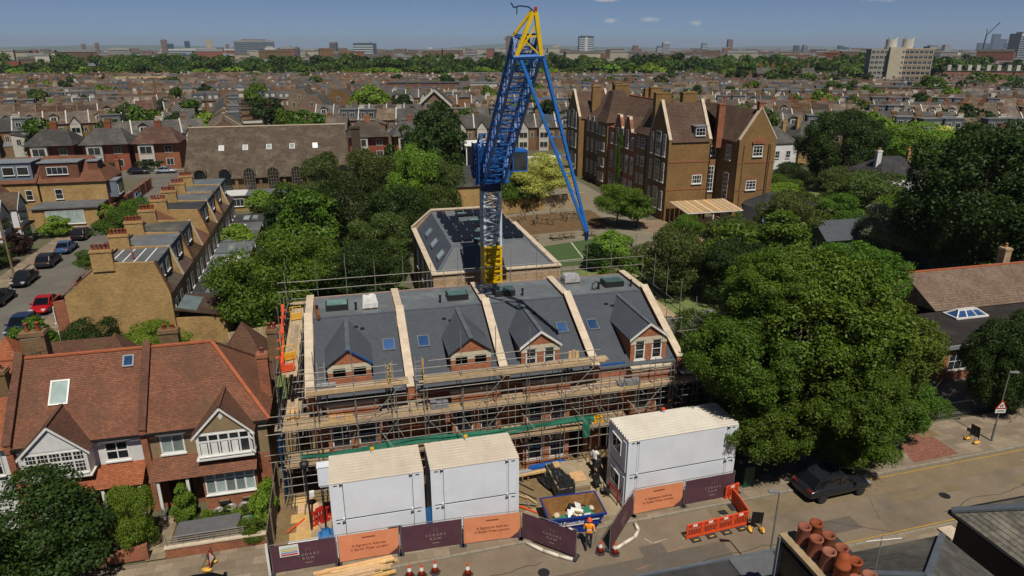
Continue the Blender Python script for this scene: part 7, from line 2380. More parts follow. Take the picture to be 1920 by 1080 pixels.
for k in range(10):
 put('chimney_pot', pot_tall if k == 3 else pot_big, t, (-.2, -.38 - .53 * k, 12.5))
 put('chimney_pot', pot_big, t, (.23, -.33 - .53 * k, 12.5))
t = thing('near_house', 'slate hipped roof with aerials right of the clay pots', 'house', (13.6, 6, 0))
MB().box(.05, 7.4, 0, 10.7, 0, 8.4).obj('wall', brick_drk, t)
r = MB()
courses(r, (7.6, 10.9, 8.4), (0, 10.9, 8.4), (3.3, 7.6, 10.3), (3.3, 7.6, 10.3), .22)
courses(r, (0, 10.9, 8.4), (0, -2, 8.4), (3.3, -2, 10.3), (3.3, 7.6, 10.3), .22)
courses(r, (7.6, -2, 8.4), (7.6, 10.9, 8.4), (3.3, 7.6, 10.3), (3.3, -2, 10.3), .22)
r.obj('roof', slate_old, t)
MB().bar((3.3, 7.6, 10.33), (7.6, 10.9, 8.45), .22, .08).obj('hip_ridge', lead, t)
MB().bar((3.3, 7.6, 10.33), (0, 10.9, 8.45), .22, .08).obj('hip_ridge', lead, t)
MB().bar((3.3, -2, 10.34), (3.3, 7.6, 10.34), .22, .08).obj('ridge', lead, t)
for lb, x, y in (('white television aerial above the slate hipped roof, farther one', 16.2, 14.9), ('white television aerial above the slate hipped roof, nearer one', 15.8, 12.6)):
 a = thing('tv_aerial', lb, 'aerial', (x, y, 9.4))
 MB().tube((0, 0, 0), (0, 0, 1.5), .02, 5).obj('mast', steel, a)
 b = MB().tube((-.6, 0, 1.45), (.7, -.1, 1.4), .014, 4)
 for k in range(7):
  b.tube((-.5 + .18 * k, -.22, 1.44 - .006 * k), (-.5 + .18 * k, .22, 1.44 - .006 * k), .008, 3)
 b.obj('boom', white, a)
t = thing('near_house', 'lichened slate hipped roof at the lower right picture corner', 'house', (23.3, 6, 0))
MB().box(.15, 12, 0, 12.2, 0, 7.95).obj('wall', brick_drk, t)
r = MB()
lich = mat('lichened_slate', '#6e6a62', '#55524b', rough=.85, brick=(.3, .22, .012), mortar='#2e2c29', bump=.5, scale=1.2, dirt='#a39d8c', dirt_amt=.6, bscale=9.)
courses(r, (0, 12.45, 7.95), (0, -3, 7.95), (5.0, -3, 11.3), (5.0, 7.4, 11.3), .22)
courses(r, (12.3, 12.45, 7.95), (0, 12.45, 7.95), (5.0, 7.4, 11.3), (7.5, 7.4, 11.3), .22)
r.obj('roof', lich, t)
MB().bar((5.0, 7.4, 11.33), (0, 12.45, 8.02), .3, .1).obj('hip_ridge', lead, t)
MB().box(-.12, 0, -3, 12.5, 7.83, 7.94).box(0, 12, 12.46, 12.58, 7.83, 7.94).obj('gutter', black_m, t)
t = thing('gate_pier', 'stone-capped brick pier beside the leafy shrub near the road', 'gate pier', (29.9, 23.4, .11))
MB().box(-.35, .35, -.35, .35, 0, 1.5).obj('pier', brick_pale, t)
MB().box(-.45, .45, -.45, .45, 1.5, 1.62).obj('cap', stone, t)
MB().box(.35, 4, -.12, .12, 0, 1.0).obj('wall', brick_pale, t)
bush('front_shrub', 'leafy green shrub beside the stone-capped pier', 30.8, 22.4, 1.0, 2.4, 'near_a', leaf_c)
bush('front_shrub', 'small shrub against the lichened slate house', 32.6, 22.6, .8, 2.1, 'mid_a', leaf_a)
# ================================================================ low building and houses on the right
t = thing('low_building', 'long low building with brown tiled roof and dark flat roof at right', 'building', (45.6, 40.6, 0))
b = MB()
wall_face(b, 0, 30, 0, 3.1, 0, [(1.4 + 3.4 * k, 3.4 + 3.4 * k, .9, 2.5) for k in range(8)], .15)
b.box(0, 30, .3, 6.2, 0, 3.1)
b.obj('wall', brick_red, t)
for k in range(8):
 window(t, 1.4 + 3.4 * k, .1, .9, 2.0, 1.6, 3, 2)
MB().box(-.2, 30, -.2, 6.4, 3.1, 3.25).obj('flat_roof', mat('black_bitumen', '#2c2725', '#211d1b', rough=.7, scale=.5, dirt='#4b4642', dirt_amt=.5), t)
MB().box(-.35, 30, -.4, -.2, 3.0, 3.3).obj('fascia', zinc, t)
r = MB()
courses(r, (6.0, 6.4, 3.3), (30, 6.4, 3.3), (30, 10.8, 5.6), (6.0, 10.8, 5.6), .3, .03)
r.poly([(6.0, 6.4, 3.3), (6.0, 10.8, 5.6), (6.0, 10.8, 3.0)])
courses(r, (30, 15, 3.3), (6.0, 15, 3.3), (6.0, 10.8, 5.6), (30, 10.8, 5.6), .3, .03)
r.obj('roof', mat('brown_concrete_tile', '#7d6a5c', '#69574a', rough=.9, brick=(.3, .3, .03), mortar='#4a3c32', bump=.6, scale=.4, dirt='#8c7b6c', dirt_amt=.4), t)
MB().bar((6.0, 10.8, 5.63), (30, 10.8, 5.63), .25, .12).obj('ridge', ridge_m, t)
lan = MB()
p0 = [(6.2, 4.3), (9.6, 4.3), (9.6, 5.8), (6.2, 5.8)]
p1 = [(6.9, 4.9), (8.9, 4.9), (8.9, 5.2), (6.9, 5.2)]
for k in range(4):
 j = (k + 1) % 4
 lan.poly([(*p0[k], 3.35), (*p0[j], 3.35), (*p1[j], 3.85), (*p1[k], 3.85)])
lan.poly([(*p, 3.85) for p in p1])
lo = lan.obj('roof_lantern', glass_blue, t)
lf = MB()
for k in range(4):
 j = (k + 1) % 4
 lf.bar((*p0[k], 3.37), (*p0[j], 3.37), .12, .16).bar((*p0[k], 3.38), (*p1[k], 3.88), .1, .1).bar((*p1[k], 3.88), (*p1[j], 3.88), .1, .1)
for f in (.33, .66):
 lf.bar((6.2 + 3.4 * f, 4.3, 3.38), (6.9 + 2 * f, 4.9, 3.88), .08, .08)
lf.obj('lantern_frame', white, lo)
chimney(t, 18.2, 11.2, 4.5, 7.2, .8, .8, 1, brick_pale, pot_y)
t = thing('playground_fence', 'dark metal railings along the right-hand pavement', 'railing', (33.5, 35.5, .1))
for k in range(60):
 put('bar', cached('fbar', lambda: MB().box(-.012, .012, -.012, .012, 0, 1.3).mesh('bar', steel_dk)), t, (.2 * k, 0, 0))
MB().box(0, 12, -.02, .02, 1.2, 1.25).obj('rail', steel_dk, t)
MB().box(0, 12, -.02, .02, .12, .17).obj('rail', steel_dk, t)
for lb, x, y, w, d, ez, rz_, wm, rm in [('white-rendered house with dark hipped roof before the dark chestnuts', 87.5, 95, 9.5, 9, 5.6, 8.4, render_white, felt_dark),
                                      ('white house with slate roof just right of the school', 88.5, 132, 9, 9, 6.4, 9.6, render_white, slate_old),
                                      ('stock brick house with slate roof behind the tall chestnut', 104, 140, 9, 9, 6.4, 9.6, brick_yel, slate_old)]:
 t = thing('detached_house', lb, 'house', (x, y, 0))
 MB().box(0, w, 0, d, 0, ez).obj('wall', wm, t)
 r = MB()
 courses(r, (-.3, -.3, ez), (w + .3, -.3, ez), (w * .7, d / 2, rz_), (w * .3, d / 2, rz_), .25)
 courses(r, (w + .3, -.3, ez), (w + .3, d + .3, ez), (w * .7, d / 2, rz_), (w * .7, d / 2, rz_), .25)
 courses(r, (-.3, d + .3, ez), (-.3, -.3, ez), (w * .3, d / 2, rz_), (w * .3, d / 2, rz_), .25)
 r.obj('roof', rm, t)
 for k in range(3):
  window(t, .9 + w * .3 * k, -.04, 3.2, 1.1, 1.6, 2, 2)
 chimney(t, w * .15, d * .4, ez, rz_ + 1.2, .9, .6, 2, wm if wm is render_white else brick_yel, pot_y)
 chimney(t, w * .9, d * .5, ez, rz_ + 1.0, .9, .6, 2, brick_yel, pot_y)
t = thing('slate_shed', 'green-walled shed with slate gable roof behind the great tree', 'shed', (59.0, 71.5, 0))
MB().box(0, 10, 0, 5, 0, 3.0).extr([(0, 0, 3.0), (0, 5, 3.0), (0, 2.5, 4.8)], (.15, 0, 0)).obj('wall', mat('sage_paint', '#5d6b5c', '#505e50', scale=.8), t)
r = MB()
courses(r, (-.3, -.3, 2.9), (10.2, -.3, 2.9), (10.2, 2.5, 4.9), (-.3, 2.5, 4.9), .22)
courses(r, (10.2, 5.3, 2.9), (-.3, 5.3, 2.9), (-.3, 2.5, 4.9), (10.2, 2.5, 4.9), .22)
r.obj('roof', slate, t)
window(t, -.04, 3.4, 1.6, 1.6, .9, 2, 1, rz=-math.pi / 2)
t = thing('slate_shed', 'second slate-roofed shed half hidden by the willow', 'shed', (69.5, 66, 0))
MB().box(0, 6, 0, 5, 0, 2.8).obj('wall', MATS['sage_paint'], t)
r = MB()
courses(r, (-.3, -.3, 2.7), (6.3, -.3, 2.7), (6.3, 2.5, 4.4), (-.3, 2.5, 4.4), .22)
courses(r, (6.3, 5.3, 2.7), (-.3, 5.3, 2.7), (-.3, 2.5, 4.4), (6.3, 2.5, 4.4), .22)
r.obj('roof', slate, t)
t = thing('garden_hedge', 'clipped dark hedge behind the long low building', 'hedge', (60, 54, 0))
leafy('foliage', 'near_b:box', leaf_b, t, (0, 0, .9), (7.5, .7, 1.1))
t = thing('creeper', 'green creeper climbing the school\'s shaded red front', 'creeper', (49.3, 117, 0))
leafy('foliage', 'mid_c:box', leaf_c, t, (0, 0, 6.6), (.35, 1.1, 5.2))
# ================================================================ cars
def car_body(L, Wd, H, belt, style):
 """lofted body: sections along the length, nose at +x"""
 b = MB()
 hw = Wd / 2
 st = {'suv': [(-.5, .42, .72, .86), (-.485, .3, .9, .95), (-.36, .24, belt + .02, 1.0), (0, .22, belt, 1.0), (.2, .22, belt - .02, 1.0), (.36, .24, belt - .12, .97), (.455, .28, belt - .22, .9), (.5, .38, .62, .76)],
          'saloon': [(-.5, .4, .66, .84), (-.48, .3, .84, .93), (-.36, .22, belt, .99), (0, .2, belt - .02, 1.0), (.18, .2, belt - .04, 1.0), (.36, .22, belt - .14, .96), (.46, .28, belt - .24, .88), (.5, .38, .56, .74)]}[style]
 rings = []
 for fx, zb, zt, wf in st:
  x = fx * L
  w = hw * wf
  rings.append([(x, -w * .88, zb), (x, -w, zb + (zt - zb) * .35), (x, -w * .985, zb + (zt - zb) * .8), (x, -w * .88, zt), (x, 0, zt + .03), (x, w * .88, zt), (x, w * .985, zb + (zt - zb) * .8), (x, w, zb + (zt - zb) * .35), (x, w * .88, zb)])
 pts = [p for r_ in rings for p in r_]
 n = 9
 fs = []
 for i in range(len(rings) - 1):
  for j in range(n - 1):
   fs.append((i * n + j, i * n + j + 1, (i + 1) * n + j + 1, (i + 1) * n + j))
  fs.append((i * n + n - 1, i * n, (i + 1) * n, (i + 1) * n + n - 1))
 fs.append(tuple(range(n - 1, -1, -1)))
 fs.append(tuple(range((len(rings) - 1) * n, len(rings) * n)))
 b.faces(pts, fs)
 return b
def car_top(L, Wd, H, belt, style):
 g, r = MB(), MB()
 hw = Wd / 2
 st = [(-.44, belt, .84), (-.34, H - .1, .74), (-.12, H, .76), (.06, H - .03, .75), (.25, belt - .03, .86)] if style == 'suv' else [(-.38, belt - .02, .84), (-.22, H - .06, .72), (-.06, H, .73), (.06, H - .04, .73), (.24, belt - .06, .85)]
 lo = [(fx * L, belt - .06, hw * .9) for fx, z, w in st]
 hi = [(fx * L, z, hw * w) for fx, z, w in st]
 for i in range(len(st) - 1):
  (xa, za, wa), (xb, zb, wb) = hi[i], hi[i + 1]
  for s in (-1, 1):
   q = [(xa, s * lo[i][2], lo[i][1]), (xb, s * lo[i + 1][2], lo[i + 1][1]), (xb, s * wb, zb), (xa, s * wa, za)]
   g.poly(q if s < 0 else q[::-1])
  q = [(xa, -wa, za), (xb, -wb, zb), (xb, wb, zb), (xa, wa, za)]
  (r if 0 < i < len(st) - 2 else g).poly(q)
  if 0 < i < len(st) - 2:      # roof skin
   for s in (-1, 1):
    r.bar((xa, s * wa, za - .02), (xb, s * wb, zb - .02), .07, .07)
 for s in (-1, 1):                # pillars
  for i in (0, 3):
   r.bar((hi[i][0], s * hi[i][2] * 1.0, hi[i][1]), (hi[i + 1][0], s * hi[i + 1][2], hi[i + 1][1]), .07, .07)
  r.bar((-.02 * L, s * hw * .905, belt - .05), (-.03 * L, s * hw * .77, H - .04), .08, .04)
 return g, r
tyre_m = mat('tyre', '#1a1a1a', '#131313', rough=.9)
rim_m = mat('alloy', '#6a6c70', '#505256', rough=.35, metal=.7)
car_glass = glass_mat('car_glass', '#14171a', var=.3)
lamp_w = mat('headlamp', '#c8ccd0', '#a8acb0', rough=.2)
lamp_r = mat('tail_lamp', '#8c1a14', '#6a120e', rough=.3)
def car(label, x, y, rz, colour, style='saloon', L=4.3, z=.01, group=None):
 Wd, H, belt = (1.86, 1.58, 1.0) if style == 'suv' else (1.76, 1.45, .92)
 cm = mat('car_paint_' + colour[1:], colour, tuple(c * .9 for c in lin(colour)[:3]), rough=.25, spec=.6, scale=.7, metal=.2)
 t = thing('parked_car', label, 'car', (x, y, z), rz, group)
 bo = put('body', cached(('cb', style, L, colour), lambda: car_body(L, Wd, H, belt, style).mesh('body', cm, True)), t, None, 0, (1.03, 1.04, 1.0))
 sb = bo.modifiers.new('round', 'SUBSURF')
 sb.levels = sb.render_levels = 2
 g, r = cached(('ct', style, L), lambda: car_top(L, Wd, H, belt, style))
 put('windows', cached(('cg', style, L), lambda: g.mesh('windows', car_glass)), t)
 put('roof', cached(('cr', style, L, colour), lambda: r.mesh('roof', cm)), t)
 tm = cached('tyre', lambda: MB().tube((0, -.11, 0), (0, .11, 0), .33, 16).mesh('tyre', tyre_m))
 def rim_():
  b = MB().tube((0, -.02, 0), (0, .02, 0), .06, 8)
  for k in range(5):
   a = k * 2 * math.pi / 5
   b.bar((0, 0, 0), (.22 * math.cos(a), 0, .22 * math.sin(a)), .06, .03)
  for k in range(12):
   a, c = k * math.pi / 6, (k + 1) * math.pi / 6
   b.bar((.22 * math.cos(a), 0, .22 * math.sin(a)), (.22 * math.cos(c), 0, .22 * math.sin(c)), .03, .04)
  return b.mesh('rim', rim_m)
 rm = cached('rim', rim_)
 for fx in (-.31, .31):
  for s in (-1, 1):
   w = put('wheel', tm, t, (fx * L, s * (Wd / 2 - .09), .33))
   put('rim', rm, w, (0, s * .125, 0))
 for s in (-1, 1):
  put('headlight', cached(('hl', L), lambda: MB().box(-.1, .06, -.2, .2, -.06, .06).mesh('headlight', lamp_w)), t, (L * .475, s * Wd * .33, .7))
  put('tail_light', cached(('tl', L), lambda: MB().box(-.04, .08, -.2, .2, -.07, .07).mesh('tail_light', lamp_r)), t, (-L * .49, s * Wd * .34, .82))
  put('mirror', cached(('mi', colour), lambda: MB().box(-.08, .08, -.1, .1, -.07, .07).mesh('mirror', cm)), t, (.19 * L, s * (Wd / 2 + .08), belt + .05))
 put('number_plate', cached('plate', lambda: MB().box(-.01, .01, -.26, .26, -.055, .055).mesh('number_plate', yellow_pl)), t, (-L * .505, 0, .6))
 return t
car('black crossover car parked in the great tree\'s shade', 27.9, 30.05, R(3), '#24272d', 'suv', 4.5)
car('black car roof at the bottom edge beside the corner banner', -8.1, 29.2, R(2), '#15171a', 'suv', 4.4)
g = 'cars parked along the side street'
for lb, x, y, a, c, s in [('dark blue hatchback nearest on the left of the side street', -37.0, 80.6, 90, '#1d2732', 'suv'), ('black car second along the left of the side street', -37.0, 87.2, -90, '#1c1c1f', 'saloon'), ('dark grey car third along the left of the side street', -37.0, 94.6, 90, '#2a2c30', 'suv'),
                          ('blue car fourth along the left of the side street', -37.0, 101, 90, '#3e5f8a', 'saloon'), ('black car fifth along the left of the side street', -37.2, 108, 90, '#1b1b1e', 'suv'), ('dark car beside the boundary wall, nearer one', -36.9, 128.5, 90, '#1e2328', 'saloon'),
                          ('light blue car beside the boundary wall, farther one', -36.9, 135, 90, '#6f8cae', 'suv'), ('bright red car by the bare gable', -31.4, 77, -90, '#b3161c', 'saloon'), ('dark blue car under the corner hedge', -31.3, 71, -90, '#22355a', 'suv'),
                          ('white car behind the terrace chimneys', -31.6, 130, 90, '#d8d8d6', 'saloon'), ('navy car near the crossing, behind the terrace', -31.8, 144, 90, '#2a3f63', 'saloon'),
                          ('black car across the end of the side street', -43.0, 164.4, 0, '#18191c', 'suv'), ('silver car across the end of the side street', -37.6, 164.4, 0, '#9aa2ac', 'saloon')]:
 car(lb, x, y, R(a), c, s, 4.3, .015, g)
# ================================================================ people
def person(label, x, y, rz, J, top_m, leg_m, hat=None, vest=False, z=.06, hair=None):
 """J: named joints; one skinned body, coloured by region"""
 t = thing('person', label, 'person', (x, y, z), rz)
 names = ['pelvis', 'waist', 'chest', 'neck', 'head', 'crown']
 V, E_, Rr = [], [], []
 def add(p, r, par=None):
  V.append(p)
  Rr.append(r)
  if par is not None:
   E_.append((par, len(V) - 1))
  return len(V) - 1
 pel = add(J['pelvis'], .16)
 wa = add(J['waist'], .15, pel)
 chs = add(J['chest'], .17, wa)
 nk = add(J['neck'], .06, chs)
 hd = add(J['head'], .1, nk)
 add(J['crown'], .085, hd)
 for s in ('l', 'r'):
  sh = add(J[s + 'sho'], .075, chs)
  el = add(J[s + 'elb'], .055, sh)
  wr = add(J[s + 'wri'], .038, el)
  d = (Vector(J[s + 'wri']) - Vector(J[s + 'elb'])).normalized()
  pa = add(tuple(Vector(J[s + 'wri']) + d * .06), .035, wr)
  side = Vector((1, 0, 0))
  for k in range(4):
   add(tuple(Vector(V[pa]) + d * (.075 - .008 * abs(k - 1)) + side * (.018 * (k - 1.5))), .01, pa)
  add(tuple(Vector(V[wr]) + d * .04 + Vector((0, -.05, 0))), .011, wr)
  hp = add(J[s + 'hip'], .105, pel)
  kn = add(J[s + 'kne'], .075, hp)
  an = add(J[s + 'ank'], .05, kn)
  add(J[s + 'toe'], .045, an)
 me = bpy.data.meshes.new('body')
 me.from_pydata(V, E_, [])
 o = bpy.data.objects.new('body', me)
 COL.objects.link(o)
 o.modifiers.new('skin', 'SKIN')
 for i, sv in enumerate(me.skin_vertices[0].data):
  sv.radius = (Rr[i], Rr[i] * (.75 if i in (1, 2) else 1.0))
  sv.use_root = (i == 0)
 sm = o.modifiers.new('sub', 'SUBSURF')
 sm.levels = sm.render_levels = 2
 dg = bpy.context.evaluated_depsgraph_get()
 ev = bpy.data.meshes.new_from_object(o.evaluated_get(dg))
 bpy.data.objects.remove(o)
 ev.name = 'body'
 skin = mat('skin', '#b98a6c', '#a97a5c', rough=.6)
 boots = black_m
 ev.materials.clear()
 for m in (skin, top_m, leg_m, boots, white):
  ev.materials.append(m)
 zn, zp, za = J['neck'][2], J['pelvis'][2], .16
 for p in ev.polygons:
  c = p.center
  if c.z > zn - .0:
   k = 0
  elif c.z < za:
   k = 3
  elif c.z < zp + .03 and min((Vector(J[s + 'wri']) - c).length for s in 'lr') > .13:
   k = 2
  elif min((Vector(J[s + 'wri']) - c).length for s in 'lr') < .12:
   k = 0
  else:
   k = 1
   if vest and (abs(c.z - (J['waist'][2] + .05)) < .035 or abs(c.z - J['chest'][2]) < .0):
    k = 4
  p.material_index = k
  p.use_smooth = True
 b = put('body', ev, t)
 hx, hy, hz = J['head']
 if hat:
  MB().lathe([(.155, -.01), (.15, .02), (.125, .03), (.12, .09), (.08, .15), (0, .17)], (hx, hy, hz + .03), 14).obj('hard_hat', hat, t, smooth=True)
 if hair:
  MB().lathe([(.1, -.05), (.115, .02), (.105, .09), (.06, .14), (0, .15)], (hx, hy + .015, hz + .02), 12).obj('hair', hair, t, smooth=True)
 return t
walk = dict(pelvis=(0, 0, .98), waist=(0, .0, 1.14), chest=(0, -.02, 1.36), neck=(0, -.03, 1.53), head=(0, -.05, 1.64), crown=(0, -.05, 1.74),
   lsho=(-.2, -.02, 1.44), lelb=(-.27, .1, 1.18), lwri=(-.27, -.03, .98), rsho=(.2, -.02, 1.44), relb=(.27, -.06, 1.17), rwri=(.25, -.2, 1.02),
   lhip=(-.1, 0, .92), lkne=(-.11, -.12, .52), lank=(-.11, .0, .1), ltoe=(-.11, -.14, .05), rhip=(.1, 0, .92), rkne=(.11, .06, .5), rank=(.12, .26, .14), rtoe=(.12, .16, .05))
walk = {k: (v[0] * 1.08, v[1] * 1.08, v[2] * 1.1) for k, v in walk.items()}
stand = dict(walk)
for s, sx in (('l', -1), ('r', 1)):
 stand[s + 'kne'] = (sx * .12, -.02, .55)
 stand[s + 'ank'] = (sx * .13, .02, .1)
 stand[s + 'toe'] = (sx * .14, -.13, .05)
 stand[s + 'elb'] = (sx * .3, .03, 1.26)
 stand[s + 'wri'] = (sx * .28, -.1, 1.04)
hi_vis = mat('hi_vis_orange', '#ee931c', '#e08414', rough=.6)
person('worker in orange hi-vis vest and helmet walking out by the skip', 11.5, 28.75, R(160), walk, hi_vis, mat('dark_jeans', '#2c3138', '#23272d', rough=.9), orange_pl, True, .012)
person('person in a white shirt standing by the right-hand cabins', 14.3, 35.3, R(120), stand, white, black_m, None, False, .06, black_m)
person('person in dark clothes standing in the shade by the right-hand cabins', 14.15, 34.4, R(30), stand, mat('dark_jacket', '#26282c', '#1c1e21'), black_m, None, False, .06, black_m)
for i, (x, y, a) in enumerate([(13.9, 33.7, .3), (14.2, 32.9, 1.2)]):
 t = thing('folding_chair', ('dark folding chair by the cabins, next to the people', 'dark folding chair by the cabins, next to the red notice')[i], 'chair', (x, y, .06), a)
 MB().box(-.22, .22, -.22, .22, .42, .46).obj('seat', steel_dk, t)
 MB().box(-.22, .22, .2, .24, .46, .9).obj('backrest', steel_dk, t)
 for sx in (-1, 1):
  MB().bar((sx * .2, -.25, 0), (sx * .2, .2, .85), .03).obj('leg', steel_dk, t)
  MB().bar((sx * .2, .25, 0), (sx * .2, -.2, .44), .03).obj('leg', steel_dk, t)
# ================================================================ the town behind: terraces row on row
brick_far = mat('far_stock_brick', '#765c40', '#5a4731', scale=.3, dirt='#4d3f2d', dirt_amt=.5, objvar=.3, bscale=8.)
brick_farr = mat('far_red_brick', '#8c5238', '#70402c', scale=.3, dirt='#4d3024', dirt_amt=.5, objvar=.2, bscale=8.)
white_far = mat('far_white', '#bdb9b0', '#a6a299', scale=.5, objvar=.12)
clad_far = mat('far_grey_cladding', '#585f68', '#474d55', scale=.5, objvar=.3)
flat_far = mat('far_flat_roof', '#6a6d70', '#585b5e', scale=.4, objvar=.25)
pot_far = mat('far_clay_pot', '#8d6a4c', '#76563c', scale=2., objvar=.25)
def far_window(parent, x, y, z, w, h, rz=0., fm=None):
 """frame with one pane and a transom, one mesh of a few faces"""
 fm = fm or white_far
 def mk():
  b = MB()
  b.mt(0).box(0, w, -.06, .02, 0, h)
  b.mt(1)
  b.poly([(.12, -.065, .1), (w / 2 - .04, -.065, .1), (w / 2 - .04, -.065, h - .1), (.12, -.065, h - .1)])
  b.poly([(w / 2 + .04, -.065, .1), (w - .12, -.065, .1), (w - .12, -.065, h - .1), (w / 2 + .04, -.065, h - .1)])
  return b.mesh('window', [fm, glass])
 return put('window', cached(('fw', w, h, fm.name), mk), parent, (x, y, z), rz)
def far_chimney(parent, x, y, z0, z1, bm, n=4):
 def mk():
  b = MB()
  h = z1 - z0
  b.mt(0).box(-.7, .7, -.28, .28, 0, h - .1).box(-.76, .76, -.34, .34, h - .25, h)
  b.mt(1)
  for k in range(n):
   b.lathe([(.12, h), (.09, h + .4)], (-.5 + 1.0 * k / max(1, n - 1), 0, 0), 6)
  return b.mesh('chimney', [bm, pot_far])
 return put('chimney', cached(('fc', round(z1 - z0, 1), bm.name, n), mk), parent, (x, y, z0))
def proto(kind, rm, bm, W=5.5):
 """terraced house 9 m deep, face or back towards -y, origin at its lower left front corner"""
 h = bpy.data.objects.new('terraced_house', None)
 COL.objects.link(h)
 ez, rz_, D = 6.0, 9.0, 8.6
 w = MB().box(.02, W - .02, 0, D, 0, ez)
 w.extr([(.02, 0, ez), (.02, D, ez), (.02, D / 2, rz_)], (.2, 0, 0))
 w.obj('wall', bm, h)
 r = MB()
 courses(r, (0, -.3, ez - .1), (W, -.3, ez - .1), (W, D / 2, rz_), (0, D / 2, rz_), .75, .03)
 courses(r, (W, D + .3, ez - .1), (0, D + .3, ez - .1), (0, D / 2, rz_), (W, D / 2, rz_), 1.5, .03)
 r.obj('roof', rm, h)
 MB().extr([(-.15, -.3, ez + .05), (.15, -.3, ez + .05), (.15, D / 2, rz_ + .2), (-.15, D / 2, rz_ + .2)], (0, 0, .12)).obj('coping', white_far if kind in (0, 3) else bm, h)
 if kind != 3:
  far_chimney(h, .9, D / 2, rz_ - 1.2, rz_ + .9, bm, 4 if kind % 2 else 5)
 if kind == 0:          # front with white gabled bay
  MB().box(.7, 3.3, -1.0, 0, 0, ez - .2).obj('bay', white_far, h)
  g = MB()
  g.mt(0).poly([(.6, -1.05, ez - .2), (3.4, -1.05, ez - .2), (2.0, -1.05, ez + 1.7)])
  g.mt(1)
  g.poly([(3.6, -1.3, ez - .3), (3.6, 2.4, ez - .3), (2.0, 2.4, ez + 1.85), (2.0, -1.3, ez + 1.85)])
  g.poly([(.4, 2.4, ez - .3), (.4, -1.3, ez - .3), (2.0, -1.3, ez + 1.85), (2.0, 2.4, ez + 1.85)])
  g.obj('gable', [white_far, rm], h)
  for z in (3.4, .9):
   far_window(h, .9, -1.0, z, 2.2, 1.5)
  far_window(h, 3.9, -.02, 3.4, 1.0, 1.5)
 elif kind == 1:        # plain front, bay on the ground floor
  for x in (.9, 3.3):
   far_window(h, x, -.02, 3.5, 1.2, 1.7)
  MB().box(.6, 2.9, -.9, 0, 0, 2.7).obj('bay', white_far, h)
  far_window(h, .8, -.92, .8, 1.9, 1.6)
 elif kind == 2:        # back with loft dormer and rear wing
  d = MB().box(.4, W - .3, .5, D / 2, ez + .2, rz_ - .1).obj('dormer', clad_far, h)
  MB().box(.3, W - .2, .35, D / 2, rz_ - .1, rz_ + .05).obj('dormer_roof', flat_far, d)
  far_window(d, .9, .48, ez + .8, 1.3, 1.3)
  far_window(d, 3.1, .48, ez + .8, 1.5, 1.3)
  MB().extr([(.1, 0, 0), (2.9, 0, 0), (2.9, 0, 4.95), (.1, 0, 5.68)], (0, -5.2, 0)).obj('rear_wing', bm, h)
  q = MB()
  q.extr([(-.05, -5.4, 5.7), (-.05, 0, 5.7), (3.1, 0, 4.9), (3.1, -5.4, 4.9)], (0, 0, .1))
  q.obj('wing_roof', rm, h)
  far_window(h, 1.0, -5.22, 2.9, 1.1, 1.5)
  far_window(h, 3.7, -.02, 3.3, 1.0, 1.6)
 elif kind == 3:        # front with bargeboarded dormer in the slope
  for x in (.9, 3.3):
   far_window(h, x, -.02, 3.4, 1.3, 1.7)
  d = MB().box(1.6, 3.6, 1.0, 4.0, ez + .3, ez + 2.0).obj('dormer', white_far, h)
  g = MB()
  g.poly([(3.8, .8, ez + 1.9), (3.8, 4.2, ez + 1.9), (2.6, 4.2, ez + 2.7), (2.6, .8, ez + 2.7)])
  g.poly([(1.4, 4.2, ez + 1.9), (1.4, .8, ez + 1.9), (2.6, .8, ez + 2.7), (2.6, 4.2, ez + 2.7)])
  g.poly([(1.6, .98, ez + 1.9), (3.6, .98, ez + 1.9), (2.6, .98, ez + 2.6)])
  g.obj('dormer_roof', rm, d)
  far_window(d, 1.9, .98, ez + .6, 1.4, 1.2)
 elif kind == 4:        # back, two rear wings under monopitch roofs
  MB().extr([(.1, 0, 0), (2.7, 0, 0), (2.7, 0, 5.15), (.1, 0, 6.22)], (0, -5.6, 0)).obj('rear_wing', bm, h)
  MB().extr([(-.05, -5.8, 6.3), (-.05, 1.4, 6.3), (2.9, 1.4, 5.1), (2.9, -5.8, 5.1)], (0, 0, .1)).obj('wing_roof', rm, h)
  far_window(h, .9, -5.62, 3.1, 1.0, 1.5)
  far_window(h, 3.6, -.02, 3.3, 1.0, 1.6)
  MB().box(2.7, W - .1, -3.0, 0, 0, 2.6).obj('lean_to', brick_far, h)
  MB().extr([(2.7, -3.1, 2.5), (W, -3.1, 2.5), (W, 0, 3.2), (2.7, 0, 3.2)], (0, 0, .08)).obj('lean_to_roof', flat_far, h)
 return h
sand_far = mat('pale_concrete_tile', '#64574a', '#50453a', rough=.9, brick=(.3, .3, .02), mortar='#4f443a', scale=.4, dirt='#9a8f7e', dirt_amt=.5, objvar=.3)
PROTO = {}
for kd in range(5):
 for ri, rm in enumerate((tile_far, slate_far, sand_far)):
  for bi, bm in enumerate((brick_far, brick_farr, white_far)):
   PROTO[kd, ri, bi] = proto(kd, rm, bm)
USED = set()
N_IND = [0]
kind_txt = ['white-gabled bay front', 'plain bay-windowed front', 'grey rear loft dormer', 'dormered front', 'narrow rear wing']
roof_txt = ['brown tiled', 'grey slate', 'sandy tiled']
brk_txt = ['stock brick', 'red brick', 'white rendered']
late = []          # houses past the first three hundred, merged further down
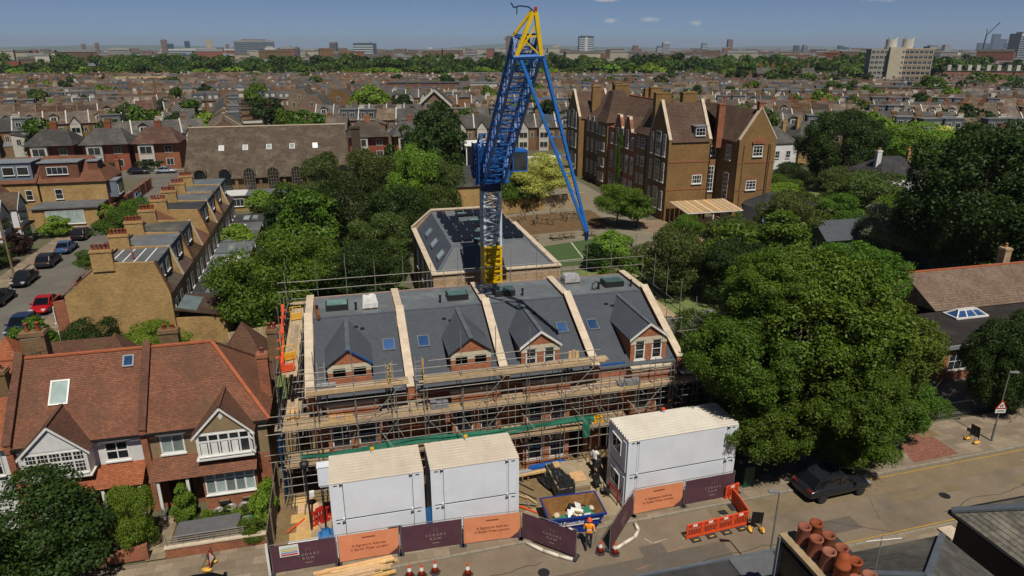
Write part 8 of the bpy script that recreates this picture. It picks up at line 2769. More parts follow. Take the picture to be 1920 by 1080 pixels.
def place(k, x, y, rz, zone, big=True):
 if N_IND[0] >= 300 or not big:
  late.append((k, x, y, rz))
  return
 N_IND[0] += 1
 o = PROTO[k]
 if k in USED:
  o = copy_tree(o)
 USED.add(k)
 o.location = (x, y, 0)
 o.rotation_euler = (0, 0, rz)
 tag(o, '%s house, %s roof, %s, %s' % (brk_txt[k[2]], roof_txt[k[1]], kind_txt[k[0]], zone), 'house', 'terraced houses ' + zone)
def seen(x, y, m=8):
 return -.44 * y - m < x < 1.27 * y + m
r3 = random.Random(21)
BLOCK = []         # footprints kept free of terraces (x0,x1,y0,y1)
BLOCK += [(-70, -32, 160, 184), (-30, 8, 122, 147), (44, 76, 90, 146), (21, 50, 100, 142), (80, 112, 88, 146), (20, 62, 228, 262), (20, 84, 335, 372), (-20, 36, 236, 306),
          (318, 362, 360, 396), (258, 302, 388, 420), (268, 312, 360, 380), (395, 470, 380, 415), (-138, -102, 482, 505), (-56, -30, 118, 134), (-10, 22, 168, 190), (112, 135, 118, 140), (84, 104, 104, 124), (228, 262, 262, 296)]
def blocked(x, y):
 return any(a < x + 2.7 < b and c < y + 4 < d for a, b, c, d in BLOCK)
CAND = []
def district(ang, inside, zone, cx, cy, rad, seed):
 """streets of one district, turned by ang: backs and fronts alternate, kept where inside(x, y) holds"""
 rr = random.Random(seed)
 c, s = math.cos(R(ang)), math.sin(R(ang))
 v, i = -rad, 0
 while v < rad:
  front = i % 2 == 1
  ri, b0 = rr.randint(0, 2), rr.choice([0, 0, 1]) if front else 0
  fk = rr.choice([0, 0, 0, 1, 3])
  u = -rad + rr.uniform(0, 8)
  while u < rad:
   x, y = cx + u * c - v * s, cy + u * s + v * c
   if rr.random() < .22:
    ri = rr.randint(0, 2)
   if rr.random() < .05:
    u += rr.choice([5.5, 8, 14])
    continue
   if inside(x, y) and seen(x, y) and not blocked(x, y):
    kd = (fk if rr.random() < .7 else rr.choice([0, 1, 3])) if front else rr.choice([2, 2, 4, 4, 3])
    bi = 2 if rr.random() < .13 else b0
    CAND.append((math.hypot(x, y), (kd, ri, bi), x, y, R(ang), zone))
   u += 5.5
  v += 15.0 if i % 2 == 0 else 25.0
  i += 1
dep = lambda x, y: x * .242 + y * .97          # distance along the view
district(14, lambda x, y: x < -.2 * y and 184 < y and dep(x, y) < 520, 'in the left-hand rows', -110, 330, 330, 1)
district(97, lambda x, y: -.2 * y <= x < -8 and 184 < y < 300, 'in the rows behind the hall', -40, 240, 130, 2)
district(4, lambda x, y: -.2 * y <= x < .12 * y and y >= 300 and dep(x, y) < 535, 'in the rows behind the hall', -20, 420, 230, 3)
district(-8, lambda x, y: -8 <= x and x < .46 * y and 172 < y and dep(x, y) < 520, 'in the middle rows', 90, 330, 290, 4)
district(-24, lambda x, y: x >= .46 * y and 147 < y and dep(x, y) < 560, 'in the right-hand rows', 300, 280, 420, 5)
district(-14, lambda x, y: 100 < x and 118 < y <= 147 and x < 1.2 * y, 'in the right-hand rows', 150, 135, 70, 6)
CAND.sort()
for _, k, x, y, rz, zone in CAND:
 place(k, x, y, rz, zone)
for k in PROTO:
 if k not in USED:
  for ch in list(PROTO[k].children):
   for g2 in list(ch.children):
    bpy.data.objects.remove(g2)
   bpy.data.objects.remove(ch)
  bpy.data.objects.remove(PROTO[k])
# the remaining far terraces: one mass of roofs
fm_slots = [brick_far, tile_far, white_far, pot_far, clad_far, slate_far, sand_far, brick_farr]
cnt = [MB() for _ in range(8)]
for (kd, ri, bi), x, y, rz in late:
 b = cnt[r3.randint(0, 7)]
 c, s = math.cos(rz), math.sin(rz)
 T = lambda px, py, pz: (x + px * c - py * s, y + px * s + py * c, pz)
 W, D, ez, rr = 5.5, 8.6, 6.0 + r3.uniform(-.4, .6), 9.0 + r3.uniform(-.4, .5)
 def bx(x0, x1, y0, y1, z0, z1):
  b.faces([T(x0, y0, z0), T(x1, y0, z0), T(x1, y1, z0), T(x0, y1, z0), T(x0, y0, z1), T(x1, y0, z1), T(x1, y1, z1), T(x0, y1, z1)], [(4, 5, 6, 7), (0, 1, 5, 4), (1, 2, 6, 5), (3, 0, 4, 7)])
 b.mt((0, 7, 2)[bi])
 bx(0, W, 0, D, 0, ez)
 b.poly([T(0, 0, ez), T(0, D / 2, rr), T(0, D, ez)])
 b.poly([T(W, 0, ez), T(W, D, ez), T(W, D / 2, rr)])
 b.mt((1, 5, 6)[ri])
 b.poly([T(0, -.3, ez), T(W, -.3, ez), T(W, D / 2, rr), T(0, D / 2, rr)])
 b.poly([T(W, D, ez), T(0, D, ez), T(0, D / 2, rr), T(W, D / 2, rr)])
 b.mt((0, 7, 2)[bi])
 if r3.random() < .6:
  bx(.2, 1.5, D / 2 - .25, D / 2 + .25, rr - 1, rr + .8)
  b.mt(3)
  bx(.3, 1.4, D / 2 - .1, D / 2 + .1, rr + .8, rr + 1.1)
 if kd == 0:
  b.mt(2)
  bx(.7, 3.3, -1, 0, 0, ez - .2)
  b.poly([T(.6, -1.05, ez - .2), T(3.4, -1.05, ez - .2), T(2, -1.05, ez + 1.6)])
  b.mt((1, 5, 6)[ri])
  b.poly([T(3.6, -1.2, ez - .3), T(3.6, 2.4, ez - .3), T(2, 2.4, ez + 1.7), T(2, -1.2, ez + 1.7)])
  b.poly([T(.4, 2.4, ez - .3), T(.4, -1.2, ez - .3), T(2, -1.2, ez + 1.7), T(2, 2.4, ez + 1.7)])
 elif kd == 2:
  b.mt(4)
  bx(.4, W - .3, .5, D / 2, ez, rr - .1)
  b.mt(2)
  bx(1.0, 2.2, .42, .5, ez + .7, ez + 1.9)
  bx(3.2, 4.6, .42, .5, ez + .7, ez + 1.9)
 elif kd == 3:
  b.mt(2)
  bx(1.6, 3.5, 1, 4, ez + .3, ez + 2.1)
 else:
  b.mt((0, 7, 2)[bi])
  bx(.1, 2.8, -5, 0, 0, 5)
  b.mt((1, 5, 6)[ri])
  b.poly([T(0, -5.2, 5.0), T(2.9, -5.2, 5.0), T(2.9, 1, 6), T(0, 1, 6)])
 b.mt(2)
 for px in (.9, 3.4):
  bx(px, px + 1.2, -.05, 0, 3.4, 4.9)
for k, b in enumerate(cnt):
 if b.v:
  o = b.obj('far_terraces', fm_slots)
  tag(o, 'distant mass of small terraced roofs reaching to the tree belt', 'houses', 'distant terraced roofs', 'stuff')
# ================================================================ single buildings that stand out
def block(name, label, x, y, w, d, h, rz, wm, rows=0, cols=0, roof=None, ww=1.4, wh=1.5, z0=1.5, cat='building', wm2=None, side=0, group=None):
 """flat-roofed block, origin at centre of the front, with its windows as parts"""
 t = thing(name, label, cat, (x, y, 0), rz, group)
 MB().box(-w / 2, w / 2, 0, d, 0, h).obj('wall', wm, t)
 MB().box(-w / 2 - .2, w / 2 + .2, -.2, d + .2, h, h + .4).obj('roof', roof or flat_far, t)
 for r_ in range(rows):
  z = z0 + (h - z0 - .6) * r_ / rows
  for c in range(cols):
   xx = -w / 2 + w * (c + .5) / cols
   far_window(t, xx - ww / 2, -.02, z, ww, min(wh, (h - z0) / rows * .7), 0, wm2)
  for c in range(side):
   far_window(t, -w / 2 - .02, d * (c + .8) / side, z, min(ww, d / side * .7), min(wh, (h - z0) / rows * .7), -math.pi / 2, wm2)
 return t
block('long_school_building', 'long three-storey brown brick block with white windows in the middle distance', 42, 347, 35, 10, 9.8, R(-9), mat('purple_brown_brick', '#6e5347', '#5a4338', scale=.4), 3, 13, roof=slate_far, ww=1.3, wh=1.7)
# yellow gabled hall with square tower
t = thing('gabled_church', 'yellow brick gabled hall with white bargeboard and small tower', 'church', (32, 236, 0), R(-10))
MB().box(-8, 8, 0, 18, 0, 5.5).extr([(-8, 0, 5.5), (8, 0, 5.5), (0, 0, 12.6)], (0, .4, 0)).obj('wall', brick_far, t)
r = MB()
courses(r, (8.5, -.5, 5.2), (8.5, 18, 5.2), (0, 18, 12.8), (0, -.5, 12.8), .5)
courses(r, (-8.5, 18, 5.2), (-8.5, -.5, 5.2), (0, -.5, 12.8), (0, 18, 12.8), .5)
r.obj('roof', slate_far, t)
MB().bar((-8.7, -.6, 5.0), (0, -.6, 12.8), .25, .7).bar((8.7, -.6, 5.0), (0, -.6, 12.8), .25, .7).obj('bargeboard', white_far, t)
for k in range(5):
 far_window(t, -3.1 + 1.25 * k, -.02, 6.6, 1.0, 2.0)
far_window(t, -5.5, -.02, 2.2, 1.5, 2.0)
MB().box(8.2, 12.0, 0, 4, 0, 10.5).obj('tower', brick_far, t)
r = MB()
tp = [(7.9, -.3), (12.3, -.3), (12.3, 4.3), (7.9, 4.3)]
for k in range(4):
 j = (k + 1) % 4
 r.poly([(*tp[k], 10.4), (*tp[j], 10.4), (10.1, 2, 12.6)])
r.obj('tower_roof', slate_far, t)
MB().box(-14, -8, 1, 9, 0, 6.5).obj('side_wing', brick_far, t)
block('modern_house', 'white flat-roofed modern house with wide dark windows', 74, 357, 14, 10, 8.8, R(-12), white_far, 2, 3, ww=3.4, wh=2.2)
for lb, x, y, w, h_ in (('yellow brick gabled house behind the hall, left of the round tree', -8, 248, 9, 8.0), ('yellow brick gabled house second behind the hall', 1, 272, 10, 8.6), ('wide yellow brick gabled house behind the round tree', 15, 292, 14, 8.2), ('yellow brick gabled house far behind the hall', -14, 290, 9, 8.0)):
 t = thing('gabled_house', lb, 'house', (x, y, 0), R(-12))
 MB().box(-w / 2, w / 2, 0, 12, 0, h_ - .5).extr([(-w / 2, 0, h_ - .5), (w / 2, 0, h_ - .5), (w * .2, 0, h_ + 2.8), (-w * .2, 0, h_ + 2.8)], (0, .4, 0)).obj('wall', brick_far, t)
 r = MB()
 courses(r, (w / 2 + .3, .2, h_ - .6), (w / 2 + .3, 12, h_ - .6), (w * .2, 12, h_ + 2.7), (w * .2, .2, h_ + 2.7), .5)
 courses(r, (-w / 2 - .3, 12, h_ - .6), (-w / 2 - .3, .2, h_ - .6), (-w * .2, .2, h_ + 2.7), (-w * .2, 12, h_ + 2.7), .5)
 r.poly([(-w * .2, .2, h_ + 2.7), (w * .2, .2, h_ + 2.7), (w * .2, 12, h_ + 2.7), (-w * .2, 12, h_ + 2.7)])
 r.obj('roof', slate_far, t)
 far_window(t, -.6, -.02, 7.2, 1.2, 1.6)
 far_window(t, -w * .3, -.02, 4.0, 1.2, 1.8)
 far_window(t, w * .1, -.02, 4.0, 1.2, 1.8)
 far_chimney(t, w * .3, 6, h_ + .5, h_ + 4.2, brick_far, 5)
# semi-detached pair beyond the hall with bay windows
for lb, x, y in (('red brick bay house across the side street end, hipped grey roof', -50.5, 170.5), ('red brick bay house across the side street end, next to the hall', -40.0, 170.0), ('red brick bay house at the left beyond the corner house', -61.5, 171), ('red brick bay house just right of the dark flue', 7.0, 170.5), ('red brick bay house second right of the dark flue', 17.5, 170.0)):
 t = thing('bay_house', lb, 'house', (x, y, 0))
 MB().box(-4.6, 4.6, 0, 9, 0, 6.0).obj('wall', brick_farr, t)
 MB().box(-3.6, -.4, -1.0, 0, 0, 5.9).obj('bay', white_far, t)
 for z in (.9, 3.7):
  far_window(t, -3.3, -1.02, z, 2.6, 1.7)
  far_window(t, 1.6, -.02, z, 1.6, 1.6)
 r = MB()
 courses(r, (-5, -1.3, 5.9), (5, -1.3, 5.9), (2.5, 4.5, 9), (-2.5, 4.5, 9), .5)
 courses(r, (5, -1.3, 5.9), (5, 9.3, 5.9), (2.5, 4.5, 9), (2.5, 4.5, 9), .5)
 courses(r, (-5, 9.3, 5.9), (-5, -1.3, 5.9), (-2.5, 4.5, 9), (-2.5, 4.5, 9), .5)
 r.obj('roof', tile_far if -45 < x < 10 else slate_far, t)
 far_chimney(t, 0, 4.5, 8.0, 10.4, brick_farr, 4)
# white tower block
t = thing('tower_block', 'white eight-storey tower block with drum tanks on its roof at right', 'tower block', (339, 372, 0), R(-28))
pan = mat('grey_spandrel', '#98968e', '#84827b', scale=.4)
MB().box(-17, -7, 0, 14, 0, 25.5).obj('wing', pan, t)
MB().box(-7, 1.5, -3, 14, 0, 26.5).obj('core', mat('cream_concrete', '#b8b09a', '#a59d87', scale=.3), t)
MB().box(1.5, 18, 0, 14, 0, 25.8).obj('wing', white_far, t)
band = mat('tan_band', '#97836c', '#83705a', scale=.4)
for f in range(8):
 z = 1.2 + 3.05 * f
 MB().box(1.6, 18.05, -.12, 0, z + 2.0, z + 2.95).obj('floor_band', band, t)
 for k in range(6):
  far_window(t, 2.0 + 2.65 * k, -.05, z + .3, 2.4, 1.6)
 for k in range(4):
  far_window(t, -16.6 + 2.4 * k, -.05, z + .5, 2.0, 1.5)
 far_window(t, -.2, -3.02, z + .6, 1.2, 1.4)
for x, y in ((-5.5, 4), (4.0, 5)):
 b = MB()
 b.lathe([(3.2, 25.6), (3.2, 31.0)], (x, y, 0), 20)
 o = b.obj('roof_drum', white_far, t)
 MB().extr([(x - 3.0, y - 1.6, 31), (x - 1.2, y - 2.6, 31), (x - 2.6, y - 1.9, 32.6)], (0, .3, 0)).extr([(x + 3.0, y - 1.6, 31), (x + 1.2, y - 2.6, 31), (x + 2.6, y - 1.9, 32.6)], (0, .3, 0)).obj('roof_fin', white_far, o)
block('white_low_block', 'low white flat-roofed block left of the tower block', 291, 366, 36, 10, 7.2, R(-22), white_far, 2, 12, ww=2.0, wh=1.4)
# dark red brick school far right of the crane
t = thing('red_brick_building', 'dark red brick building with tall chimneys far behind the school', 'building', (280, 400, 0), R(-18))
MB().box(-18, 18, 0, 12, 0, 10.5).obj('wall', mat('dark_red_brick', '#4d3028', '#3d251f', scale=.4), t)
MB().box(3, 9, -3, 0, 0, 9.5).obj('front_wing', brick_farr, t)
r = MB()
courses(r, (-18.3, -.3, 10.4), (18.3, -.3, 10.4), (18.3, 5, 14.0), (-18.3, 5, 14.0), .6)
r.obj('roof', slate_far, t)
for k in range(9):
 far_window(t, -16.5 + 4 * k, -.02, 6.6, 1.8, 1.8)
 far_window(t, -16.5 + 4 * k, -.02, 3.0, 1.8, 1.8)
for k in range(5):
 far_chimney(t, -15 + 7.4 * k, 5, 12, 17, brick_farr, 3)
# mansion blocks with white chimneys
for k in range(4):
 t = thing('mansion_block', ('red brick mansion block with white chimneys, nearest the tower block', 'red brick mansion block with white chimneys, second from the tower block', 'red brick mansion block with white chimneys, third from the tower block', 'red brick mansion block with white chimneys at the picture edge')[k], 'mansion block', (386 + 21 * k, 408 - 11 * k, 0), R(-27))
 MB().box(-11.6, 11.6, 0, 12, 0, 11.2).obj('wall', brick_far if k == 0 else brick_farr, t)
 MB().box(-11.8, 11.8, -.3, 12, 11.2, 11.6).obj('roof', slate_far, t)
 for z in (1.2, 4.6, 8.0):
  for c in range(7):
   far_window(t, -10.8 + 3.2 * c, -.02, z, 1.4, 2.0)
 for c in range(4):
  MB().box(-9.6 + 6.2 * c, -7.4 + 6.2 * c, 3, 6, 11.6, 15.2).obj('chimney', white_far, t)
block('grey_slab', 'pale grey slab with window bands beyond the mansion blocks', 635, 600, 31, 12, 17, R(-40), mat('grey_slab_wall', '#a5a49e', '#8e8d88', scale=.3), 5, 9, ww=2.4, wh=1.7)
block('dark_block', 'long dark low block behind the white tower block', 585, 600, 44, 14, 13.5, R(-40), mat('dark_block_wall', '#4b4641', '#3d3935', scale=.3), 3, 14, ww=2.0, wh=1.4)
block('red_brick_block', 'plain orange brick block in the trees at far left', -268, 700, 13, 10, 15, R(12), mat('orange_brick_far', '#8f4e2e', '#7c4126', scale=.3), 0, 0)
block('red_brick_block', 'small orange brick block at the far left edge', -300, 690, 9, 10, 11, R(12), MATS['orange_brick_far'], 0, 0)
t = thing('long_roofed_block', 'long low block with sandy roof and yellow centre in the left rows', 'building', (-118, 486, 0), R(8))
MB().box(-16, 16, 0, 10, 0, 5.6).obj('wall', brick_farr, t)
MB().box(-3, 3, -.6, 0, 0, 7.2).obj('centre_bay', mat('yellow_far', '#b49455', '#9f8146'), t)
r = MB()
courses(r, (-16.4, -.4, 5.4), (16.4, -.4, 5.4), (15, 5, 9.2), (-15, 5, 9.2), .6)
r.obj('roof', mat('sandy_roof', '#93805e', '#806e4f', scale=.4), t)
for k in range(10):
 far_window(t, -14.8 + 3.1 * k, -.7 if 3 < k < 6 else -.02, 2.2, 1.6, 1.6)
for k in (0, 1, 3, 4, 6, 7):
 d = MB().box(-13.4 + 4.0 * k - (2 if k > 4 else 0), -11.6 + 4.0 * k - (2 if k > 4 else 0), .5, 4, 6.2, 7.8).obj('dormer', white_far, t)
block('blue_grey_shed', 'pale blue-grey box building in front of the tree belt', -15, 612, 13, 10, 8.4, R(10), mat('pale_blue_clad', '#9aa6b4', '#8a96a4', scale=.4), 0, 0)
block('white_terrace', 'long white block left of the blue-grey box', -55, 640, 42, 10, 7.0, R(-8), white_far, 1, 14, ww=1.6, wh=1.6)
block('white_terrace', 'white stuccoed block just behind the folded crane jib', 159, 462, 26, 10, 8.6, R(-10), white_far, 2, 7)
block('white_terrace', 'white stuccoed terrace behind the school roofs', 181, 330, 24, 9, 6.8, R(-14), white_far, 2, 8, ww=1.3, wh=1.7)
block('yellow_block', 'yellow brick block with grey loft storey before the tower block', 250, 272, 34, 11, 8.8, R(-25), brick_far, 2, 10, roof=slate_far)
for lb, x, y, w in (('brown brick terrace end beyond the left rows', -170, 560, 26), ('pale terrace far beyond the golden tree', 230, 520, 30), ('brick terrace beneath the tree belt, right of the crane', 205, 545, 40), ('brick terrace beneath the tree belt, left of the crane', 95, 585, 44)):
 block('brick_block', lb, x, y, w, 10, 8.5, R(-10), brick_far, 2, int(w / 3.5), roof=tile_far)
for i, (x, y, w, h_, a, m) in enumerate([(-150, 400, 22, 8, 14, 2), (-95, 330, 16, 7.5, 14, 0), (-60, 440, 26, 8.5, 5, 1), (60, 420, 24, 9, -8, 0), (130, 400, 20, 8, -8, 2), (150, 300, 18, 8, -10, 1), (210, 240, 22, 8, -24, 0), (300, 300, 26, 9, -24, 2), (195, 440, 30, 9, -14, 0), (-190, 470, 28, 8, 14, 0), (100, 500, 34, 9, -8, 2), (260, 210, 20, 8.5, -26, 2)]):
 block('small_block', '%s flat-roofed block standing among the terraced rows' % ('stock brick', 'red brick', 'white rendered')[m], x, y, w, 10, h_, R(a), (brick_far, brick_farr, white_far)[m], 2, int(w / 3), ww=1.5, wh=1.6, group='flat-roofed blocks among the rows')
# ---------------------------------------------------------------- the skyline
sky_mats = [mat('tower_concrete', '#8f9296', '#7d8084', scale=.1), mat('tower_white', '#b9bcbd', '#a4a7a9', scale=.1), mat('tower_brown', '#75655d', '#62544d', scale=.1), mat('tower_glass', '#3f5568', '#33475a', rough=.3, scale=.1), mat('tower_pale', '#a69f90', '#928b7c', scale=.1)]
SKY = [  # label, x, y, width, height, material, floors
 ('broad grey office slab on the left skyline', -154, 1584, 79, 43, 0, 9), ('small pale block beside the office slab', -116, 1472, 19, 29, 1, 5), ('twin pale block right of the office slab, nearer one', -88, 1516, 19, 29.5, 1, 5), ('twin brown block right of the office slab, farther one', -72, 1524, 12, 29, 2, 5),
 ('dark glass building on the skyline left of the crane', 68, 1632, 44, 38, 3, 6), ('grey-brown tower left of the dark glass building', 4, 2266, 21, 44, 2, 6), ('concrete lift tower just left of the crane head', 358, 1457, 16, 51, 2, 0),
 ('blue and white tower right of the crane head', 512, 1418, 30, 51, 3, 10), ('white slab tower on the right skyline', 1078, 2205, 23, 46, 1, 8), ('green-grey tower beside the white slab tower', 1057, 2210, 18, 33, 3, 5), ('brown tower above the long brown skyline block', 775, 1765, 13, 34, 2, 0), ('long brown block on the skyline', 745, 1772, 84, 21, 2, 3),
 ('thin stepped tower on the right skyline', 1603, 2692, 20, 61, 2, 0), ('blue-grey tower left of the thin stepped one', 1500, 2718, 20, 45, 3, 6), ('narrow dark twin tower on the right skyline, left', 1992, 2801, 14, 39, 3, 0), ('narrow dark twin tower on the right skyline, right', 2069, 2885, 10, 38, 2, 0), ('pale square tower right of the narrow twins', 1908, 2616, 18, 39, 0, 5),
 ('low hazy glass tower at the start of the city cluster', 5676, 5284, 70, 71, 3, 0), ('hazy glass block in the city cluster', 5831, 5348, 75, 67, 3, 0), ('tallest hazy tower of the city cluster', 5785, 5257, 58, 145, 3, 0), ('second tallest hazy tower of the city cluster', 6115, 5484, 70, 107, 3, 0), ('hazy stepped tower in the city cluster', 5893, 5230, 36, 68, 3, 0), ('last hazy tower of the city cluster', 6309, 5538, 40, 80, 3, 0),
 ('white grid tower at the right picture edge', 838, 716, 22, 45, 1, 14), ('hazy tower pair on the right horizon, taller', 3077, 3871, 30, 42, 3, 0), ('hazy tower pair on the right horizon, shorter', 3113, 3861, 24, 32, 3, 0), ('first of three hazy blocks right of the drums', 3459, 3775, 14, 36, 3, 0), ('second of three hazy blocks right of the drums', 3482, 3770, 16, 35, 3, 0), ('third of three hazy blocks right of the drums', 3507, 3763, 27, 32, 3, 0), ('grey tower left of the city cluster', 2892, 2886, 29, 41, 0, 0),
 ('grey slab behind the dark red block on the right skyline', 1215, 1243, 24, 31, 0, 4), ('dark red block on the right skyline', 968, 995, 28, 25, 2, 4),
 ('leaning dark tower on the left skyline', -381, 1847, 13, 46, 2, 0), ('blue-grey tower beside the leaning one', -410, 2060, 15, 38, 3, 0), ('dark tower in the left skyline middle', -502, 2805, 18, 51, 3, 0), ('pale stepped tower left of the office slab', -278, 1821, 15, 47, 4, 0), ('small dark tower left of the office slab', -348, 2663, 11, 40, 2, 0), ('far grey tower on the left horizon, first', -865, 2895, 12, 41, 2, 0), ('far grey tower on the left horizon, second', -818, 2883, 12, 45, 2, 0),
 ('low dark curved roof before the pale stepped tower', -232, 1398, 74, 17, 3, 2), ('long pale block behind the dark curved roof', -311, 1933, 160, 26, 1, 4), ('yellow block left of the concrete lift tower', 395, 1757, 36, 24, 4, 3), ('pale green tower right of the crane head', 543, 1720, 21, 34, 4, 5), ('hazy white tower behind the left tree belt', 331, 2494, 15, 31, 1, 0), ('long low pale block on the left horizon', -685, 2644, 62, 27, 4, 3)]
for lb, x, y, w, hgt, mi, fl in SKY:
 t = thing('skyline_building', lb, 'tower' if hgt > w else 'building', (x, y, 0), R(-14) if x > -100 else R(8))
 d = min(w, 40)
 MB().box(-w / 2, w / 2, 0, d, 0, hgt - 2).obj('shaft', sky_mats[mi], t)
 MB().box(-w * .3, w * .3, d * .2, d * .8, hgt - 2, hgt).obj('plant_room', sky_mats[0 if mi != 0 else 2], t)
 for f in range(fl):
  z = 4 + (hgt - 8) * f / fl
  MB().box(-w / 2 + .5, w / 2 - .5, -.35, -.05, z, z + (hgt - 8) / fl * .5).obj('window_band', sky_mats[3] if mi != 3 else sky_mats[1], t)
 if 'blue and white' in lb:
  MB().box(-3, 3, -.6, 0, 0, hgt - 4).obj('white_core', sky_mats[1], t)
 if 'lift tower' in lb:
  MB().box(-w * .8, w * .8, 3, d - 3, hgt - 10, hgt - 4).obj('viewing_deck', sky_mats[0], t)
t = thing('distant_crane', 'distant luffing crane beside the hazy city cluster', 'crane', (1330, 1240, 0), R(-45))
MB().bar((0, 0, 0), (3, 0, 52), 2.4).obj('mast', steel_dk, t)
MB().bar((2, 0, 50), (22, 0, 76), 1.6).obj('jib', steel_dk, t)
MB().bar((3, 0, 52), (2, 0, 64), 1.4).obj('tower_head', steel_dk, t)
# low hazy city beyond the tree belt: uncountable roofs
rs = np.random.RandomState(5)
for gi in range(4):
 b = MB()
 for _ in range(620):
  d = 780 + 5200 * rs.rand() ** 1.6
  a = R(-26 + 80 * rs.rand())
  x, y = d * math.sin(a), d * math.cos(a)
  w = rs.uniform(9, 34) * (1 + d / 4000)
  dp = rs.uniform(8, 16)
  hh = rs.uniform(6, 12) + (rs.rand() < .08) * rs.uniform(4, 14)
  rz = -a + rs.uniform(-.4, .4)
  c, s = math.cos(rz), math.sin(rz)
  T = lambda px, py, pz: (x + px * c - py * s, y + px * s + py * c, pz)
  b.mt(rs.choice([0, 0, 1, 2, 4]))
  b.faces([T(-w / 2, 0, 0), T(w / 2, 0, 0), T(w / 2, dp, 0), T(-w / 2, dp, 0), T(-w / 2, 0, hh), T(w / 2, 0, hh), T(w / 2, dp, hh), T(-w / 2, dp, hh)], [(0, 1, 5, 4), (1, 2, 6, 5), (3, 0, 4, 7)])
  b.mt(rs.choice([3, 5, 6]))
  b.poly([T(-w / 2, -.3, hh), T(w / 2, -.3, hh), T(w / 2, dp / 2, hh + 2.5), T(-w / 2, dp / 2, hh + 2.5)])
  b.poly([T(w / 2, dp, hh), T(-w / 2, dp, hh), T(-w / 2, dp / 2, hh + 2.5), T(w / 2, dp / 2, hh + 2.5)])
 tag(b.obj('far_city', [brick_far, white_far, sky_mats[4], flat_far, brick_farr, tile_far, slate_far]), 'hazy low city spreading to the horizon beyond the tree belt', 'city', 'distant city', 'stuff')
# ================================================================ tree belt and scattered trees of the town
def far_tree(label, x, y, r, h, m, group, kind=None, nm='belt_tree'):
 t = thing(nm, label, 'tree', (x, y, 0), r3.uniform(0, 6.28), group)
 leafy('crown', kind or r3.choice(['far_a', 'far_b']), m, t, (0, 0, h * .54), (r, r, h * .5))
 put('trunk', cached('ftrunk', lambda: MB().tube((0, 0, -.2), (0, 0, 1), .045, 6, .03).mesh('trunk', bark)), t, (0, 0, 0), 0, (h * .6, h * .6, h * .5))
 return t
cx, sx_ = math.cos(R(14)), math.sin(R(14))
n = 0
for rowi, (dist, hh) in enumerate(((548, 14), (585, 16.5), (630, 18.5), (690, 20))):
 s = -600.0 - rowi * 40
 while s < 330 + rowi * 40:
  d = dist + r3.uniform(-18, 18) - (30 if s > 150 else 0)
  x, y = d * sx_ + s * cx, d * cx - s * sx_
  k = hh * r3.uniform(.8, 1.12)
  if s < -380 and rowi == 2:
   k *= .8
  far_tree('rounded green tree of the long tree belt below the skyline', x, y, r3.uniform(7.5, 12), k, r3.choice([leaf_g, leaf_g, leaf_g, leaf_a, leaf_b, leaf_c] if rowi == 0 else [leaf_g, leaf_g, leaf_b]), 'trees of the long tree belt')
  s += r3.uniform(13, 19)
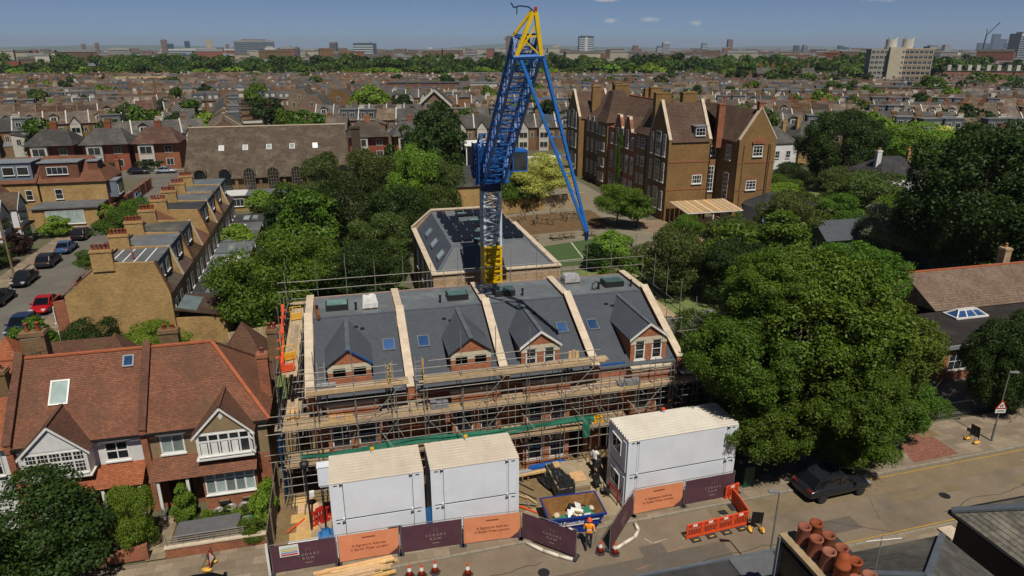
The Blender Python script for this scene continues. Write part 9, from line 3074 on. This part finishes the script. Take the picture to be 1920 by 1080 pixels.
for lb, x, y, r, h, m in [('large round bright green tree behind the hall', 11.7, 250, 6.6, 13.6, leaf_c), ('round dark green tree beside the bright one behind the hall', 21.6, 240, 5.4, 10.6, leaf_b), ('dark green tree left of the yellow gabled houses', -22, 252, 7.4, 9.6, leaf_b),
                          ('tall dark tree behind the lodge', 23.4, 166, 5.2, 13.6, leaf_b), ('green tree left of the crane jib', 36.8, 206, 6.6, 9.4, leaf_a), ('round green tree before the tower block', 267, 272, 8.2, 14.6, leaf_a), ('slim green tree in the left rows, right one', -57, 261, 3.4, 9, leaf_b), ('slim green tree in the left rows, left one', -89, 288, 3.0, 9.4, leaf_b),
                          ('round tree behind the school roof', 170, 282, 7.4, 9.4, leaf_b), ('dark tree before the dark red brick building, left', 181, 373, 6, 12, leaf_b), ('dark tree before the dark red brick building, right', 246, 356, 7, 12, leaf_b), ('green tree left of the white low block', 226, 285, 6.6, 11, leaf_a), ('bright green tree at the far left', -222, 590, 9, 13, leaf_c),
                          ('big round tree behind the mansion blocks', 470, 470, 12, 19, leaf_b), ('green tree beside the white low block', 262, 352, 7, 12, leaf_a), ('pair tree beside the white low block', 276, 350, 6, 11, leaf_b), ('green tree right of the tower block', 330, 300, 8, 11, leaf_a), ('tree at the right edge before the mansion blocks', 420, 340, 10, 12, leaf_a)]:
 far_tree(lb, x, y, r, h, m, None, r3.choice(['mid_a', 'mid_b', 'mid_c']), 'town_tree')
for k in range(190):
 d = r3.uniform(185, 540)
 a = R(r3.uniform(-21, 50))
 x, y = d * math.sin(a), d * math.cos(a)
 if blocked(x - 2.7, y - 4) or (y < 190 and x < 60):
  continue
 far_tree('small green garden tree among the terraced rows', x, y, r3.uniform(2.6, 5.4), r3.uniform(7, 12.5), r3.choice([leaf_a, leaf_b, leaf_b, leaf_c, leaf_d]), 'garden trees among the terraced rows', None, 'garden_tree')
for k in range(46):
 d = r3.uniform(420, 900)
 a = R(r3.uniform(28, 51))
 far_tree('dark tree on the right-hand middle distance', d * math.sin(a), d * math.cos(a), r3.uniform(6, 11), r3.uniform(11, 17), r3.choice([leaf_g, leaf_b]), 'trees of the right-hand middle distance')
for k in range(90):
 d = r3.uniform(850, 2600)
 a = R(r3.uniform(-23, 51))
 far_tree('distant dark tree in the hazy city', d * math.sin(a), d * math.cos(a), r3.uniform(10, 22), r3.uniform(10, 15), r3.choice([leaf_g, leaf_b]), 'trees of the hazy city')
# ================================================================ the air
hz = MB().box(-9000, 14500, -300, 15000, -2.5, 170)
haze = put('haze', hz.mesh('haze', []), None)
hm = bpy.data.materials.new('haze')
hm.use_nodes = True
nt = hm.node_tree
nt.nodes.clear()
ho = nt.nodes.new('ShaderNodeOutputMaterial')
hv = nt.nodes.new('ShaderNodeVolumePrincipled')
hv.inputs['Color'].default_value = (.62, .74, .95, 1)
hv.inputs['Density'].default_value = .00007
hv.inputs['Anisotropy'].default_value = .2
nt.links.new(hv.outputs[0], ho.inputs['Volume'])
haze.data.materials.append(hm)
tag(haze, 'pale blue summer haze lying over the whole town', 'haze', None, 'stuff')
for lb, x in (('clipped hedge before the red bay house next to the hall', -41.5), ('clipped hedge before the hipped grey bay house', -50.5), ('clipped hedge left of the parked black car', -60)):
 t = thing('clipped_hedge', lb, 'hedge', (x, 167.6, .1))
 leafy('foliage', 'mid_a:box', leaf_b, t, (0, 0, 1.0), (2.6, .6, 1.2))
